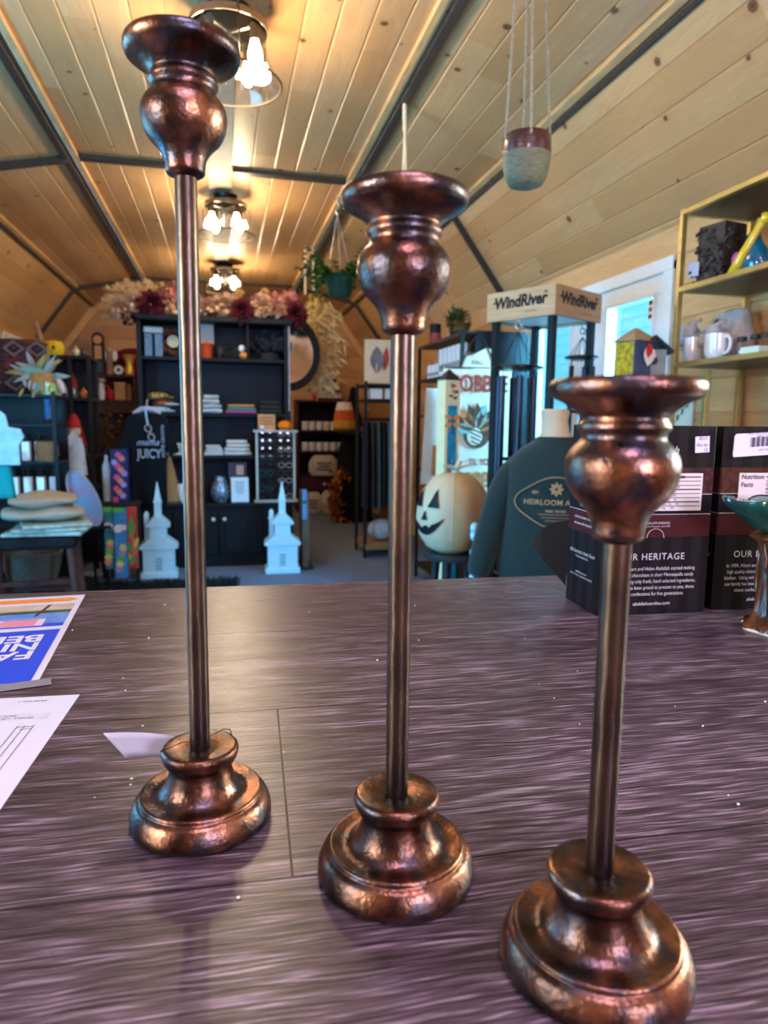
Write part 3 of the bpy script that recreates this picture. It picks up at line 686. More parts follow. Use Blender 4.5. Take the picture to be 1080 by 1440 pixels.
        sk.text('MILK CHOCOLATE TOFFEE', 0.0042, TR(0.064, -0.0019, 0.275) @ RY(rad(-4)) @ FACE, 1); sk.text('20951 | 12.00', 0.0046, TR(0.066, -0.0019, 0.2705) @ RY(rad(-4)) @ FACE, 1)
        sk.text('20951748', 0.0042, TR(0.066, -0.0019, 0.2495) @ RY(rad(-4)) @ FACE, 1)
        o = sk.build('barcode_sticker', [STICK, INK], t); o['label'] = 'lavender barcode sticker'
    return t
candy_box((0.5395, 0.8975, T), rad(-3.3), 'dark brown candy carton directly behind the shortest candlestick, with a small date sticker', False)
candy_box((0.7345, 0.8915, T), rad(-4.5), 'dark brown candy carton with a barcode sticker, behind the green ceramic bowl', True)

# ---------------------------------------------------------------- ceramic pedestal bowl
GREEN = mat('green glaze', C(26, 92, 74), 0.14, col2=C(12, 30, 38), scale=14, bump=0.15, coat=0.6); 
BROWN = mat('brown drip glaze', C(112, 64, 26), 0.28, col2=C(36, 19, 12), scale=18, stretch=(2.5, 2.5, 0.5), bump=0.5, coat=0.15)
PALE = mat('pale crackle glaze', C(120, 146, 150), 0.12, col2=C(150, 172, 170), scale=30, bump=0.1, coat=0.5); BISQ = mat('bare clay', C(220, 206, 190), 0.7)
c = atz(1098, 887, T)
t = thing('pedestal_bowl', 'green leaf-shaped ceramic bowl on a brown tree trunk pedestal at the right edge', 'bowl', (c.x, c.y, T))
tr = MB(); wob = lambda a, k: 1 + 0.07 * math.sin(7 * a + 0.4 * k) + 0.05 * math.sin(13 * a + 1.3 * k)
tr.lathe([(0.0, 0.004), (0.049, 0.004), (0.048, 0.009), (0.040, 0.014), (0.0345, 0.026), (0.032, 0.05), (0.0315, 0.08), (0.033, 0.11), (0.037, 0.125), (0.046, 0.132), (0.042, 0.137), (0.0, 0.137)], 72, wob=wob)
for k in range(9):
    a = k * 0.7 + 0.3; r = 0.034
    tr.tube([(r * math.cos(a + 0.1 * math.sin(j * 1.7 + k)), r * math.sin(a + 0.1 * math.sin(j * 1.7 + k)), 0.128 - j * 0.012) for j in range(4 + k % 4)], [0.003, 0.0034, 0.0028, 0.003, 0.0034, 0.0046, 0.003][:4 + k % 4], 8)
tr.build('trunk', BROWN, t, angle=75)
MB().lathe([(0.0, 0.0), (0.048, 0.0), (0.0505, 0.0025), (0.049, 0.0045), (0, 0.0045)], 48, wob=lambda a, k: 1 + 0.05 * math.sin(7 * a)).build('foot', BISQ, t)
tip = PI
def bw(a, k):
    s_ = min(1, k / 4.0) if k < 9 else 1.0
    return 1 + s_ * (0.07 * math.sin(5 * a) + 0.045 * math.sin(9 * a + 1)) + s_ * 0.24 * max(0, math.cos(a - tip)) ** 6
bowl = MB().lathe([(0.02, 0.135), (0.034, 0.139), (0.049, 0.147), (0.061, 0.158), (0.069, 0.168), (0.0725, 0.176), (0.0715, 0.1795), (0.068, 0.178)], 96, wob=bw)
for i in range(len(bowl.v)):
    v = bowl.v[i]; a = math.atan2(v.y, v.x); r = math.hypot(v.x, v.y); v.z += (0.005 * math.sin(5 * a + 1.5) + 0.009 * max(0, math.cos(a - tip)) ** 8) * max(0, (r - 0.035)) / 0.035
bowl.f = bowl.f[:-2]; bowl.m = bowl.m[:-2]; bowl.uv = bowl.uv[:-2]
bowl.build('bowl', GREEN, t, angle=80)
inn = MB().lathe([(0.0, 0.143), (0.03, 0.145), (0.046, 0.152), (0.058, 0.163), (0.068, 0.178)], 96, wob=lambda a, k: bw(a, k + 3))
for i in range(len(inn.v)):
    v = inn.v[i]; a = math.atan2(v.y, v.x); r = math.hypot(v.x, v.y); v.z += (0.005 * math.sin(5 * a + 1.5) + 0.009 * max(0, math.cos(a - tip)) ** 8) * max(0, (r - 0.035)) / 0.035
o = inn.build('bowl_lining', PALE, t, angle=80); o['label'] = 'pale blue-green glazed inside of the bowl'
tag(MB().lathe([(0.0, 0), (0.03, 0), (0.032, 0.003), (0.032, 0.030), (0.029, 0.034), (0.0, 0.034)], 32).build('candle', mat('dark purple wax', C(46, 36, 62), 0.3, coat=0.3), loc=(c.x + 0.016, c.y + 0.004, T + 0.1535)), 'dark purple puck standing inside the green ceramic bowl', 'candle')

q = MB()
for k in range(46):
    x, y = RD.uniform(-0.3, 0.75), RD.uniform(0.33, 1.12); r = RD.uniform(0.0004, 0.0011)
    q.sphere((x, y, T + r * 0.7), (r * 1.3, r, r * 0.8), 6, 4)
o = tag(q.build('crumbs', mat('white crumb', C(225, 222, 228), 0.7, bump=0)), 'scattered tiny white crumbs on the dark wood counter top', 'crumbs'); o['kind'] = 'stuff'
# ---------------------------------------------------------------- hanging things
ROPE = mat('grey jute rope', C(170, 160, 138), 0.9, var=0.35, scale=260, bump=0.6)
COTTON = mat('cream cotton cord', C(226, 214, 186), 0.9, var=0.15, scale=200, bump=0.4)
MGL = mat('maroon glaze', C(84, 40, 40), 0.2, col2=C(48, 22, 26), scale=60, stretch=(1, 1, 5), bump=0.3, coat=0.4)
GGL = mat('grey green stoneware', C(128, 122, 96), 0.45, col2=C(84, 88, 74), scale=60, stretch=(1, 1, 5), bump=0.4)
CLAY = mat('buff clay', C(186, 142, 104), 0.5, var=0.2, scale=40)
LEAF = mat('green leaf', C(70, 118, 52), 0.45, col2=C(34, 70, 30), scale=30, bump=0.05)
DGREEN = mat('dark green pot', C(32, 60, 46), 0.35)
def twist(mb, a, b, r, turns, n=28, mi=0):
    a, b = Vector(a), Vector(b); d = (b - a).normalized(); x = d.orthogonal().normalized(); y = d.cross(x)
    for ph in (0, PI):
        mb.tube([a.lerp(b, i / n) + (x * math.cos(ph + turns * 2 * PI * i / n) + y * math.sin(ph + turns * 2 * PI * i / n)) * r for i in range(n + 1)], r, 5, mi)
def ceil_z(x):
    x = abs(x)
    if x < XC: return ZC
    if x < XM: return ZC + (ZM - ZC) * (x - XC) / (XM - XC)
    return ZM + (ZW - ZM) * (x - XM) / (XW - XM)
c = at(740, 225, 1.9); pz = c.z - 0.072
t = thing('hanging_pot', 'maroon and grey-green ceramic pot hung from the ceiling on four grey ropes', 'hanging planter', (c.x, c.y, pz))
out = MB(); inn_ = []
prof = [(0.0, 0.0), (0.036, 0.0), (0.048, 0.005), (0.060, 0.026), (0.066, 0.06), (0.068, 0.082)]
out.lathe(prof, 32); out.build('pot_foot', GGL, t)
MB().lathe([(0.068, 0.082), (0.0685, 0.10), (0.067, 0.128), (0.064, 0.134), (0.060, 0.13), (0.060, 0.10), (0, 0.09)], 32).build('pot_rim', MGL, t)
rp = MB(); top = (-0.012, 0, ceil_z(c.x - .01) - pz - 0.012)
for a in (rad(186), rad(-8), rad(75), rad(255)):
    twist(rp, (0.068 * math.cos(a), 0.068 * math.sin(a), 0.115), (top[0] + 0.02 * math.cos(a), top[1] + 0.02 * math.sin(a), top[2]), 0.0022, 26, 150)
rp.build('ropes', ROPE, t)
MB().ring((top[0], top[1], top[2]), 0.02, 0.003, 20).build('hook', STRIP, t)

c = Vector((0.905, 3.5, ceil_z(0.905) - 0.012))
t = thing('macrame_hanger', 'cream macrame plant hanger tied to the ceiling behind the middle candlestick', 'hanging planter', (c.x, c.y, c.z))
mc = MB(); twist(mc, (0, 0, 0), (0.003, 0, -0.14), 0.006, 7, 50)
for k in range(4):
    a = k * PI / 2 + 0.5; twist(mc, (0.003, 0, -0.14), (0.025 * math.cos(a) + 0.006, 0.025 * math.sin(a), -0.62), 0.0035, 14, 90)
mc.ring((0, 0, 0.0), 0.009, 0.003, 14); mc.build('cords', COTTON, t)
MB().lathe([(0.0, -0.70), (0.035, -0.70), (0.045, -0.66), (0.048, -0.61), (0.044, -0.605), (0, -0.62)], 20).build('pot', CLAY, t)

c = at(478, 400, 5.0)
t = thing('hanging_plant', 'leafy trailing plant in a dark green pot hung from the ceiling seam', 'hanging plant', (c.x, c.y, c.z - 0.09))
MB().lathe([(0, 0), (0.07, 0.0), (0.085, 0.02), (0.105, 0.14), (0.112, 0.15), (0.105, 0.155), (0, 0.135)], 28).build('pot', DGREEN, t)
hk = MB(); tz = ceil_z(c.x) - c.z + 0.09 - 0.03
hk.tube([(-0.02, 0, tz + 0.02), (-0.02, 0, tz - 0.03), (-0.005, 0, tz - 0.06), (-0.03, 0, tz - 0.09), (-0.02, 0, tz - 0.11)], 0.005, 8)
for k in range(3):
    a = k * 2 * PI / 3 + 0.4; hk.tube([(0.1 * math.cos(a), 0.1 * math.sin(a), 0.15), (-0.02, 0, tz - 0.11)], 0.0025, 5)
hk.build('hanger', mat('pale metal wire', C(190, 196, 196), 0.35, metal=0.6), t)
lf = MB()
for k in range(46):
    a = RD.uniform(0, 2 * PI); r = RD.uniform(0.02, 0.10); L = RD.uniform(0.12, 0.30); droop = RD.uniform(0.1, 1.0)
    p = Vector((r * math.cos(a), r * math.sin(a), 0.14)); d = Vector((math.cos(a), math.sin(a), RD.uniform(0.3, 1.3)))
    pts = [p]
    for j in range(6):
        d = (d + Vector((0, 0, -0.42 * droop))).normalized(); p = p + d * (L / 6); pts.append(p)
    lf.tube(pts, 0.0022, 4)
    for j in range(1, 7):
        for s_ in (-1, 1):
            dd = Vector((math.cos(a + s_ * 1.2 + RD.uniform(-.4, .4)), math.sin(a + s_ * 1.2), RD.uniform(-0.5, 0.5))); lf.leaf(pts[j], dd, (0, 0, 1), RD.uniform(0.035, 0.055), RD.uniform(0.025, 0.04))
lf.build('foliage', LEAF, t)
c = at(437, 405, 6.5)
t = thing('dried_grass_bunch', 'tall bunch of dried grass topped with yellow flowers hanging beside the black hutch', 'dried flowers', (c.x, c.y, 0))
cdm = MB(); zt = ceil_z(c.x) - 0.004
cdm.tube([(-0.05, 0, zt), (-0.05, 0, c.z - 0.06)], 0.011, 6); cdm.tube([(0.02, 0, zt), (0.03, 0, c.z - 0.02)], 0.011, 6); cdm.build('cords', COTTON, t)
GRASS = mat('dried grass', C(238, 216, 164), 0.85, col2=C(190, 168, 120), scale=40); YEL = mat('yellow dried flowers', C(240, 206, 80), 0.8, col2=C(150, 150, 60), scale=40)
gm = MB()
for k in range(800):
    f = RD.random(); z = c.z - 0.12 - f * 0.78; w_ = 0.10 + 0.07 * math.sin(PI * min(1, f * 1.1)); x = RD.gauss(0.06 + 0.02 * f, w_ * 0.55); y = RD.gauss(0, 0.06)
    gm.leaf((x, y, z), (RD.uniform(-.7, 1.0), RD.uniform(-.8, .3), RD.uniform(-1.0, -0.1)), (0, -1, 0.3), RD.uniform(0.07, 0.15), RD.uniform(0.010, 0.022), 0, RD.uniform(-.3, .5))
gm.tube([(0.06, 0, c.z - 0.08), (0.07, 0, c.z - 0.95)], [0.03, 0.05], 8); gm.build('grass', GRASS, t)
ym = MB()
for k in range(90): ym.leaf((RD.gauss(0.045, 0.03), RD.gauss(0, 0.03), c.z - 0.05 - RD.random() * 0.14), (RD.uniform(-1, 1), RD.uniform(-1, .3), RD.uniform(-1, .6)), (0, 0, 1), 0.05, 0.03)
ym.build('flower_head', YEL, t)

# ---------------------------------------------------------------- gold shelf rack on the right wall
GOLD = mat('brushed gold metal', C(196, 176, 112), 0.35, metal=0.75, var=0.1); BRONZE = mat('dark bronze shelf', C(104, 86, 62), 0.45, metal=0.4, var=0.15)
rx0, rx1, ry0, ry1 = 1.68, 1.975, 1.42, 2.335; SH = (0.30, 0.72, 1.435, 1.712, 1.99)
t = thing('shelf_rack', 'tall gold metal shelf rack against the right pine wall', 'shelf', (rx0, ry0, 0))
DX, DY = rx1 - rx0, ry1 - ry0
for x in (0, DX):
    for y in (0, DY): MB().box((x, y, 1.0), (0.02, 0.02, 2.0)).build('post', GOLD, t, bevel=0.001)
MB().box((0.0, DY - 0.19, 0.7), (0.018, 0.018, 1.4)).build('post', GOLD, t, bevel=0.001)
for z in SH:
    s_ = MB().box((DX / 2, DY / 2, z - 0.006), (DX - 0.01, DY - 0.01, 0.008)).build('shelf_panel', BRONZE, t)
    fr = MB()
    for a, b in (((0, 0.01), (0, DY - .01)), ((DX, 0.01), (DX, DY - .01)), ((0.01, 0), (DX - .01, 0)), ((0.01, DY), (DX - .01, DY))): fr.bar((a[0], a[1], z - 0.002), (b[0], b[1], z - 0.002), 0.02, 0.018)
    fr.build('shelf_frame', GOLD, s_, bevel=0.001)
zs = lambda k: SH[k] + 0.0075
# upper shelf: dark woven vase, painted pelican
c = atx(1012, 390, 1.80); VASE = mat('charred woven vase', C(30, 27, 29), 0.35, col2=C(70, 58, 52), scale=50, bump=0.5, thr=(0.42, 0.75))
t = thing('woven_vase', 'black woven square vase with a white tag on the upper gold shelf', 'vase', (1.80, c.y, zs(3)), 0.2)
vm = MB(); hs = 0.056
vm.box((0, 0, 0.107), (2 * hs, 2 * hs, 0.214))
for k in range(110):
    f = RD.choice([0, 1, 2, 3]) * PI / 2; u = RD.uniform(-hs, hs); z = RD.uniform(0.01, 0.2); p = RZ(f) @ Vector((hs + 0.003, u, z)); q = RZ(f) @ Vector((hs + 0.006, u + RD.uniform(-.05, .05), min(0.21, max(0.008, z + RD.uniform(-.03, .03))))); vm.tube([p, (p + q) / 2 + Vector((0, 0, .006)), q], RD.uniform(0.004, 0.008), 5)
vm.build('body', VASE, t, bevel=0.003)
MB().box((-0.078, 0.052, 0.062), (0.002, 0.040, 0.05), 0.3).build('price_tag', PAPER, t)
c = atx(1058, 368, 1.80)
t = thing('pelican_figure', 'glossy painted pelican figurine in teal, yellow and pink on the upper gold shelf', 'figurine', (1.80, c.y, zs(3)), rad(-92))
TEAL = mat('teal glaze', C(14, 92, 120), 0.12, var=0.2, coat=0.6); YGL = mat('yellow glaze', C(226, 190, 40), 0.12, var=0.12, coat=0.6); PINKG = mat('pink glaze', C(226, 92, 160), 0.15, coat=0.5); PURP = mat('purple glaze', C(74, 36, 78), 0.15, coat=0.5)
b = MB().lathe([(0, 0.0), (0.035, 0.0), (0.05, 0.02), (0.055, 0.05), (0.047, 0.085), (0.028, 0.115), (0.018, 0.15), (0.0, 0.16)], 24, sx=1.25, sy=0.8).build('body', TEAL, t)
MB().tube([(-0.075, -0.035, 0.022), (-0.05, -0.042, 0.018), (-0.02, -0.047, 0.035), (0.005, -0.046, 0.07), (0.018, -0.03, 0.11), (0.026, -0.012, 0.15), (0.038, 0, 0.185), (0.045, 0, 0.2)], [0.006, 0.016, 0.018, 0.015, 0.014, 0.013, 0.017, 0.005], 12).build('beak', YGL, t)
MB().sphere((0.045, 0, 0.185), (0.024, 0.02, 0.02), 14, 10).build('head', YGL, t)
e = MB(); e.sphere((0.045, -0.019, 0.19), 0.006, 8, 6); e.build('eye', BLACK, t)
MB().sphere((-0.05, -0.022, 0.062), (0.026, 0.012, 0.036), 14, 10, M=RY(-0.35)).build('wing', PINKG, t)
MB().tube([(-0.055, 0, 0.095), (-0.035, 0, 0.118), (-0.005, 0, 0.12), (0.02, 0, 0.10)], [0.006, 0.012, 0.014, 0.01], 10).build('back_feathers', PURP, t)
# middle shelf: mugs with tea towels, grey pouch, jars
CER = mat('white ceramic', C(228, 226, 228), 0.15, var=0.03, bump=0, coat=0.5); LINEN = mat('grey linen', C(178, 170, 170), 0.9, var=0.12, scale=60, bump=0.3)
MUGD = mat('mug print', C(150, 96, 90), 0.4, bump=0)
def mug(loc, rz, label):
    t = thing('mug', label, 'mug', loc, rz, 'white mugs on the gold rack')
    MB().lathe([(0, 0), (0.026, 0.0), (0.034, 0.006), (0.040, 0.02), (0.0425, 0.045), (0.0415, 0.08), (0.0425, 0.092), (0.0395, 0.092), (0.0385, 0.08), (0.039, 0.045), (0.03, 0.012), (0, 0.01)], 32).build('body', CER, t, angle=60)
    MB().tube([(0.040, 0, 0.078), (0.056, 0, 0.080), (0.068, 0, 0.066), (0.068, 0, 0.042), (0.058, 0, 0.024), (0.038, 0, 0.02)], [0.006] * 6, 10).build('handle', CER, t)
    q = MB()
    for k, (a, z) in enumerate(((2.6, 0.055), (2.75, 0.045), (2.5, 0.04), (2.85, 0.06))): q.leaf((0.0432 * math.cos(a), 0.0432 * math.sin(a), z), (math.cos(a + 1.57), math.sin(a + 1.57), 0.8), (math.cos(a), math.sin(a), 0), 0.02, 0.008)
    q.build('printed_sprig', MUGD, t)
m1, m2 = atx(975, 512, 1.75), atx(1006, 508, 1.745)
mug((1.75, m1.y, zs(2)), rad(-20), 'white mug on the middle gold shelf, further left of the two'); mug((1.745, m2.y, zs(2)), rad(-88), 'white mug on the middle gold shelf whose handle points to the right')
def towel(px, py, X, r, label):
    c = atx(px, py, X); t = thing('tea_towel', label, 'towel', (X, c.y, c.z), 0, 'rolled tea towels in the mugs')
    mb = MB()
    for k in range(5):
        a = k * 1.3; mb.sphere((0.3 * r * math.cos(a), 0.5 * r * math.sin(a), 0.25 * r * math.sin(2 * a)), (r * 0.5, r * 0.6, r * 0.6), 14, 9, M=RX(k * 0.6) @ RZ(k))
    mb.tube([(r * .5 * math.cos(q / 3), r * .9 * math.sin(q / 3), 0.012 * q / 3 - 0.01) for q in range(18)], 0.008, 6)
    mb.build('cloth', LINEN, t)
towel(968, 472, 1.76, 0.058, 'crumpled grey tea towel tucked into the further left mug'); towel(1002, 474, 1.76, 0.054, 'crumpled grey tea towel tucked into the mug with its handle to the right')
c = atx(1028, 470, 1.87); t = thing('linen_pouch', 'grey linen gift pouch with a leaf motif standing behind the mugs', 'bag', (1.87, c.y, zs(2)), rad(-75))
MB().loft([[Vector((x * (1 - .25 * f), y * (1 - .5 * f), 0.0 + 0.20 * f)) + Vector((0.012 * math.sin(9 * f + x * 40), 0, 0.012 * (1 if x > 0 else -0.4) * f)) for x, y in ((-.09, -.045), (0, -.05), (.09, -.045), (.095, 0), (.09, .045), (0, .05), (-.09, .045), (-.095, 0))] for f in (0, .25, .5, .75, 1)]).build('pouch', LINEN, t, sub=1)
q = MB(); q.leaf((-0.045, -0.046, 0.12), (0.3, -0.05, 1), (0, -1, 0), 0.05, 0.022); q.build('leaf_motif', LEAF, t)
for k, (px, lab) in enumerate(((1042, 'small clear glass jar beside the mugs, left of three'), (1060, 'small clear glass jar beside the mugs, middle of three'), (1075, 'small clear glass jar beside the mugs, at the frame edge'))):
    c = atx(px, 500, 1.79); t = thing('glass_jar', lab, 'jar', (1.79, c.y, zs(2)), 0, 'glass jars on the gold rack')
    MB().lathe([(0, 0.001), (0.017, 0.001), (0.019, 0.004), (0.019, 0.05), (0.014, 0.056), (0.014, 0.062)], 20).build('glass', GLASS, t)
    MB().lathe([(0, 0.0605), (0.016, 0.0605), (0.016, 0.074), (0.013, 0.076), (0, 0.076)], 20).build('lid', STRIP, t)
c = atx(1056, 512, 1.71); tag(MB().box((0, 0, 0.012), (0.05, 0.075, 0.024), 0.1).build('soap_box', mat('pale green carton', C(206, 222, 200), 0.5, var=0.06), loc=(1.722, c.y, zs(2)), bevel=0.001), 'small pale green carton in front of the glass jars', 'box')
c = atx(1076, 510, 1.8); tag(MB().box((0, 0, 0.014), (0.05, 0.06, 0.028), 0.1).build('soap_bar', mat('orange soap', C(206, 112, 62), 0.5), loc=(1.735, c.y - 0.02, zs(2)), bevel=0.004), 'small orange bar at the right end of the middle gold shelf', 'soap')
# lower: printed cards seen between rack and candlestick
def card(px, py, X, w_, h_, lab, tint, rz=rad(-75), zb=None, nm='greeting_card', cat='card'):
    c = atx(px, py, X); zb = c.z - h_ / 2 if zb is None else zb
    t = thing(nm, lab, cat, (X, c.y, zb), rz); MB().box((0, 0, h_ / 2), (w_, 0.012, h_)).build('board', mat('card stock', tint, 0.6, var=0.03, bump=0), t, bevel=0.001)
    q = MB()
    for k in range(7): q.leaf((-w_ * .3 + k * w_ * .09, -0.0075, h_ * (.3 + .07 * k)), (0.8 * (-1) ** k, 0, .8), (0, -1, 0), w_ * .22, w_ * .09)
    q.tube([(-w_ * .35, -0.007, h_ * .25), (w_ * .3, -0.007, h_ * .8)], 0.0012, 4); q.build('leaf_print', LEAF, t)
card(1068, 588, 1.80, 0.10, 0.36, 'white box printed with green leaves on the rack behind the candy boxes', C(226, 230, 228), zb=SH[1] + 0.0075, nm='leaf_print_box', cat='box')
card(957, 588, 1.9925, 0.17, 0.20, 'pale wall plaque with a dark green leaf sprig, just right of the short candlestick cup', C(206, 200, 186), rz=rad(-90), nm='wall_plaque', cat='plaque')
c = atx(1028, 592, 1.80); t = thing('canister', 'white canister with a dark lid glimpsed above the candy boxes', 'jar', (1.80, c.y, SH[1] + 0.0075)); MB().lathe([(0, 0), (0.03, 0), (0.03, 0.345), (0, 0.345)], 20).build('body', CER, t); MB().lathe([(0, 0.345), (0.026, 0.345), (0.026, 0.37), (0.02, 0.38), (0, 0.38)], 20).build('lid', BLACK, t)

# ---------------------------------------------------------------- tin house and grey birdhouse in front of the door
c = at(893, 500, 2.25)
cz = at(893, 532, 2.25).z
PED = mat('dark display stand', C(44, 40, 42), 0.6)
t = thing('display_stand', 'narrow dark display stand behind the candy boxes holding the tin house', 'stand', (c.x + 0.03, 2.25, 0))
MB().box((0.05, 0, cz - 0.01), (0.32, 0.15, 0.02)).build('top', PED, t, bevel=0.002); MB().box((0.03, 0, (cz - 0.02) / 2), (0.06, 0.06, cz - 0.02)).build('post', PED, t); MB().box((0.03, 0, 0.01), (0.3, 0.22, 0.02)).build('foot', PED, t)
t = thing('tin_house', 'small painted tin house with an autumn tree and a red-hatted gnome on its sides', 'ornament', (c.x, 2.25, cz), rad(14))
hb = MB(); hb.box((0, 0, 0.065), (0.105, 0.095, 0.13)); hb.build('walls', mat('tin blue', C(60, 74, 104), 0.3, var=0.3, scale=30), t, bevel=0.001)
ro = MB(); ro.add([(-0.064, -0.057, 0.128), (0.064, -0.057, 0.128), (0.064, 0.057, 0.128), (-0.064, 0.057, 0.128), (-0.008, 0, 0.178), (0.008, 0, 0.178)], [(0, 1, 5, 4), (1, 2, 5), (2, 3, 4, 5), (3, 0, 4), (3, 2, 1, 0)]); ro.build('roof', mat('tin roof', C(178, 150, 116), 0.35, metal=0.3, var=0.2), t, bevel=0.001)
q = MB(); q.box((-0.0535, 0, 0.065), (0.001, 0.086, 0.122)); q.build('autumn_scene', mat('autumn foliage', C(206, 176, 40), 0.4, col2=C(120, 104, 40), scale=60, bump=0), t)
q = MB(); q.leaf((0.01, -0.0508, 0.115), (0, 0, -1), (0, -1, 0), 0.075, 0.062, 0, 0); q.leaf((0.01, -0.0512, 0.07), (0, 0, 1), (0, -1, 0), 0.055, 0.034, 1, 0); q.build('gnome_print', [mat('gnome beard', C(214, 214, 214), 0.6), mat('gnome hat', C(196, 52, 42), 0.5)], t)
c = at(940, 490, 2.1)
t = thing('birdhouse', 'grey birdhouse with a dark pitched roof between tin house and gold rack', 'birdhouse', (c.x + 0.035, 2.25, cz), rad(-20))
MB().box((0, 0, 0.05), (0.085, 0.09, 0.10)).build('walls', mat('grey tin', C(128, 130, 134), 0.5, var=0.15), t)
MB().prism([(-0.065, 0.095), (0, 0.15), (0.065, 0.095), (0.065, 0.085), (0, 0.138), (-0.065, 0.085)], 0.12, TR(0, 0.06, 0) @ FACE).build('roof', PED, t)
MB().lathe([(0, 0), (0.014, 0), (0.014, 0.004), (0, 0.004)], 16, M=TR(0, -0.043, 0.06) @ FACE).build('entry_hole', BLACK, t)

# ---------------------------------------------------------------- wind chime display
cnr = Vector((1.387, 2.757, 0)); RZW = rad(29); SW = 0.372
LW_ = mat('pale pine board', C(196, 166, 130), 0.5, col2=C(176, 142, 104), scale=9, stretch=(0.6, 0.6, 6), bump=0.05)
t = thing('chime_display', 'square wind chime display with a pale wooden sign top on four black posts', 'display stand', (cnr.x, cnr.y, 0), RZW)
# local x along the right-hand face, local y along the left-hand face
fz0, fz1 = 1.672, 1.80
for a, sz, M_ in (((SW / 2, 0.008), (SW, 0.016), None), ((0.008, SW / 2), (0.016, SW - 0.032), 1), ((SW / 2, SW - 0.008), (SW, 0.016), None), ((SW - 0.008, SW / 2), (0.016, SW - 0.032), 1)):
    MB().box((a[0], a[1], (fz0 + fz1) / 2), (sz[0], sz[1], fz1 - fz0)).build('sign_board', LW_, t, bevel=0.001)
MB().box((SW / 2, SW / 2, fz0 + 0.02), (SW - 0.034, SW - 0.034, 0.012)).build('top_panel', WHITE, t)
for x in (0.032, SW - 0.032):
    for y in (0.032, SW - 0.032): MB().box((x, y, fz0 / 2 + 0.02), (0.03, 0.03, fz0 - 0.0)).build('post', BLACK, t, bevel=0.001)
MB().box((SW / 2, SW / 2, 0.01), (SW, SW, 0.02)).build('foot_plate', BLACK, t)
for nm, M_ in (('x', TR(SW / 2, -0.0012, 1.745) @ FACE), ('y', TR(-0.0012, SW / 2, 1.745) @ RZ(-PI / 2) @ FACE)):
    q = MB(); q.text('WindRiver', 0.070, M_ @ TR(0, 0.002, 0), 0, off=0.0028, shear=0.12, sx=0.92)
    for sx in (-1, 1):
        q.tube([M_ @ Vector((sx * 0.148, 0.004 + 0.02 * (sx > 0), 0)), M_ @ Vector((sx * 0.138, 0.012 + 0.02 * (sx > 0), 0)), M_ @ Vector((sx * 0.13, 0.004 + 0.02 * (sx > 0), 0))], 0.0028, 5)
    q.text('wind chimes', 0.012, M_ @ TR(0.06, -0.045, 0), 0); q.build('sign_lettering', BLACK, t)
CHM = mat('black chime metal', C(26, 36, 54), 0.25, metal=0.6, var=0.15); CORD = mat('black cord', C(30, 28, 30), 0.8)
DISK = mat('black wood disc', C(30, 27, 28), 0.3, var=0.2)
def chime(px, py, Y, r, L0, label, tubes=6, tr_=0.015, ph=0.3):
    c = at(px, py, Y); t = thing('wind_chime', label, 'wind chime', (c.x, Y, c.z), 0, 'wind chimes on the display')
    MB().lathe([(0, -0.011), (r * .8, -0.011), (r, -0.004), (r, 0.003), (r * .8, 0.009), (0, 0.011)], 36).build('suspension_disc', DISK, t)
    hz_ = fz0 + 0.014 - c.z; cd_ = MB()
    for k in range(6):
        a = k * PI / 3 + ph; cd_.tube([(0.72 * r * math.cos(a), 0.72 * r * math.sin(a), 0.008), (0, 0, hz_ - 0.07)], 0.0016, 4)
    cd_.build('cords', CORD, t)
    hk = MB(); hk.ring((0, 0, hz_ - 0.045), 0.014, 0.003, 16, M=FACE); hk.ring((0, 0, hz_ - 0.022), 0.012, 0.003, 16, M=RY(PI / 2)); hk.ring((0.016, 0.004, hz_ - 0.05), 0.012, 0.0025, 14, M=RX(1.0)); hk.build('hook', mat('chrome wire', C(210, 214, 216), 0.2, metal=0.9), t)
    for k in range(tubes):
        a = k * 2 * PI / tubes + ph; x, y = 0.70 * r * math.cos(a), 0.70 * r * math.sin(a); l = L0 * (0.72 + 0.055 * k)
        tb = MB().lathe([(tr_ * .8, -l - 0.04), (tr_, -l - 0.04), (tr_, -0.04), (tr_ * .8, -0.04), (tr_ * .8, -l - 0.04)], 16, (x, y, 0)).build('chime_tube', CHM, t)
        MB().tube([(x, y, -0.045), (x, y, -0.008)], 0.0014, 4).build('tube_cord', CORD, tb)
    MB().lathe([(0, -0.42 * L0), (r * .45, -0.42 * L0), (r * .45, -0.42 * L0 + 0.016), (0, -0.42 * L0 + 0.016)], 20).build('striker', DISK, t)
    MB().tube([(0, 0, -0.42 * L0 + 0.01), (0, 0, -0.01)], 0.0014, 4).build('striker_cord', CORD, t)
    return t
chime(727, 517, 2.93, 0.118, 1.0, 'large black wind chime hanging in the left front of the wooden-topped display')
chime(818, 503, 3.0, 0.078, 0.62, 'smaller black wind chime hanging in the right side of the wooden-topped display', 5, 0.010, 0.8)

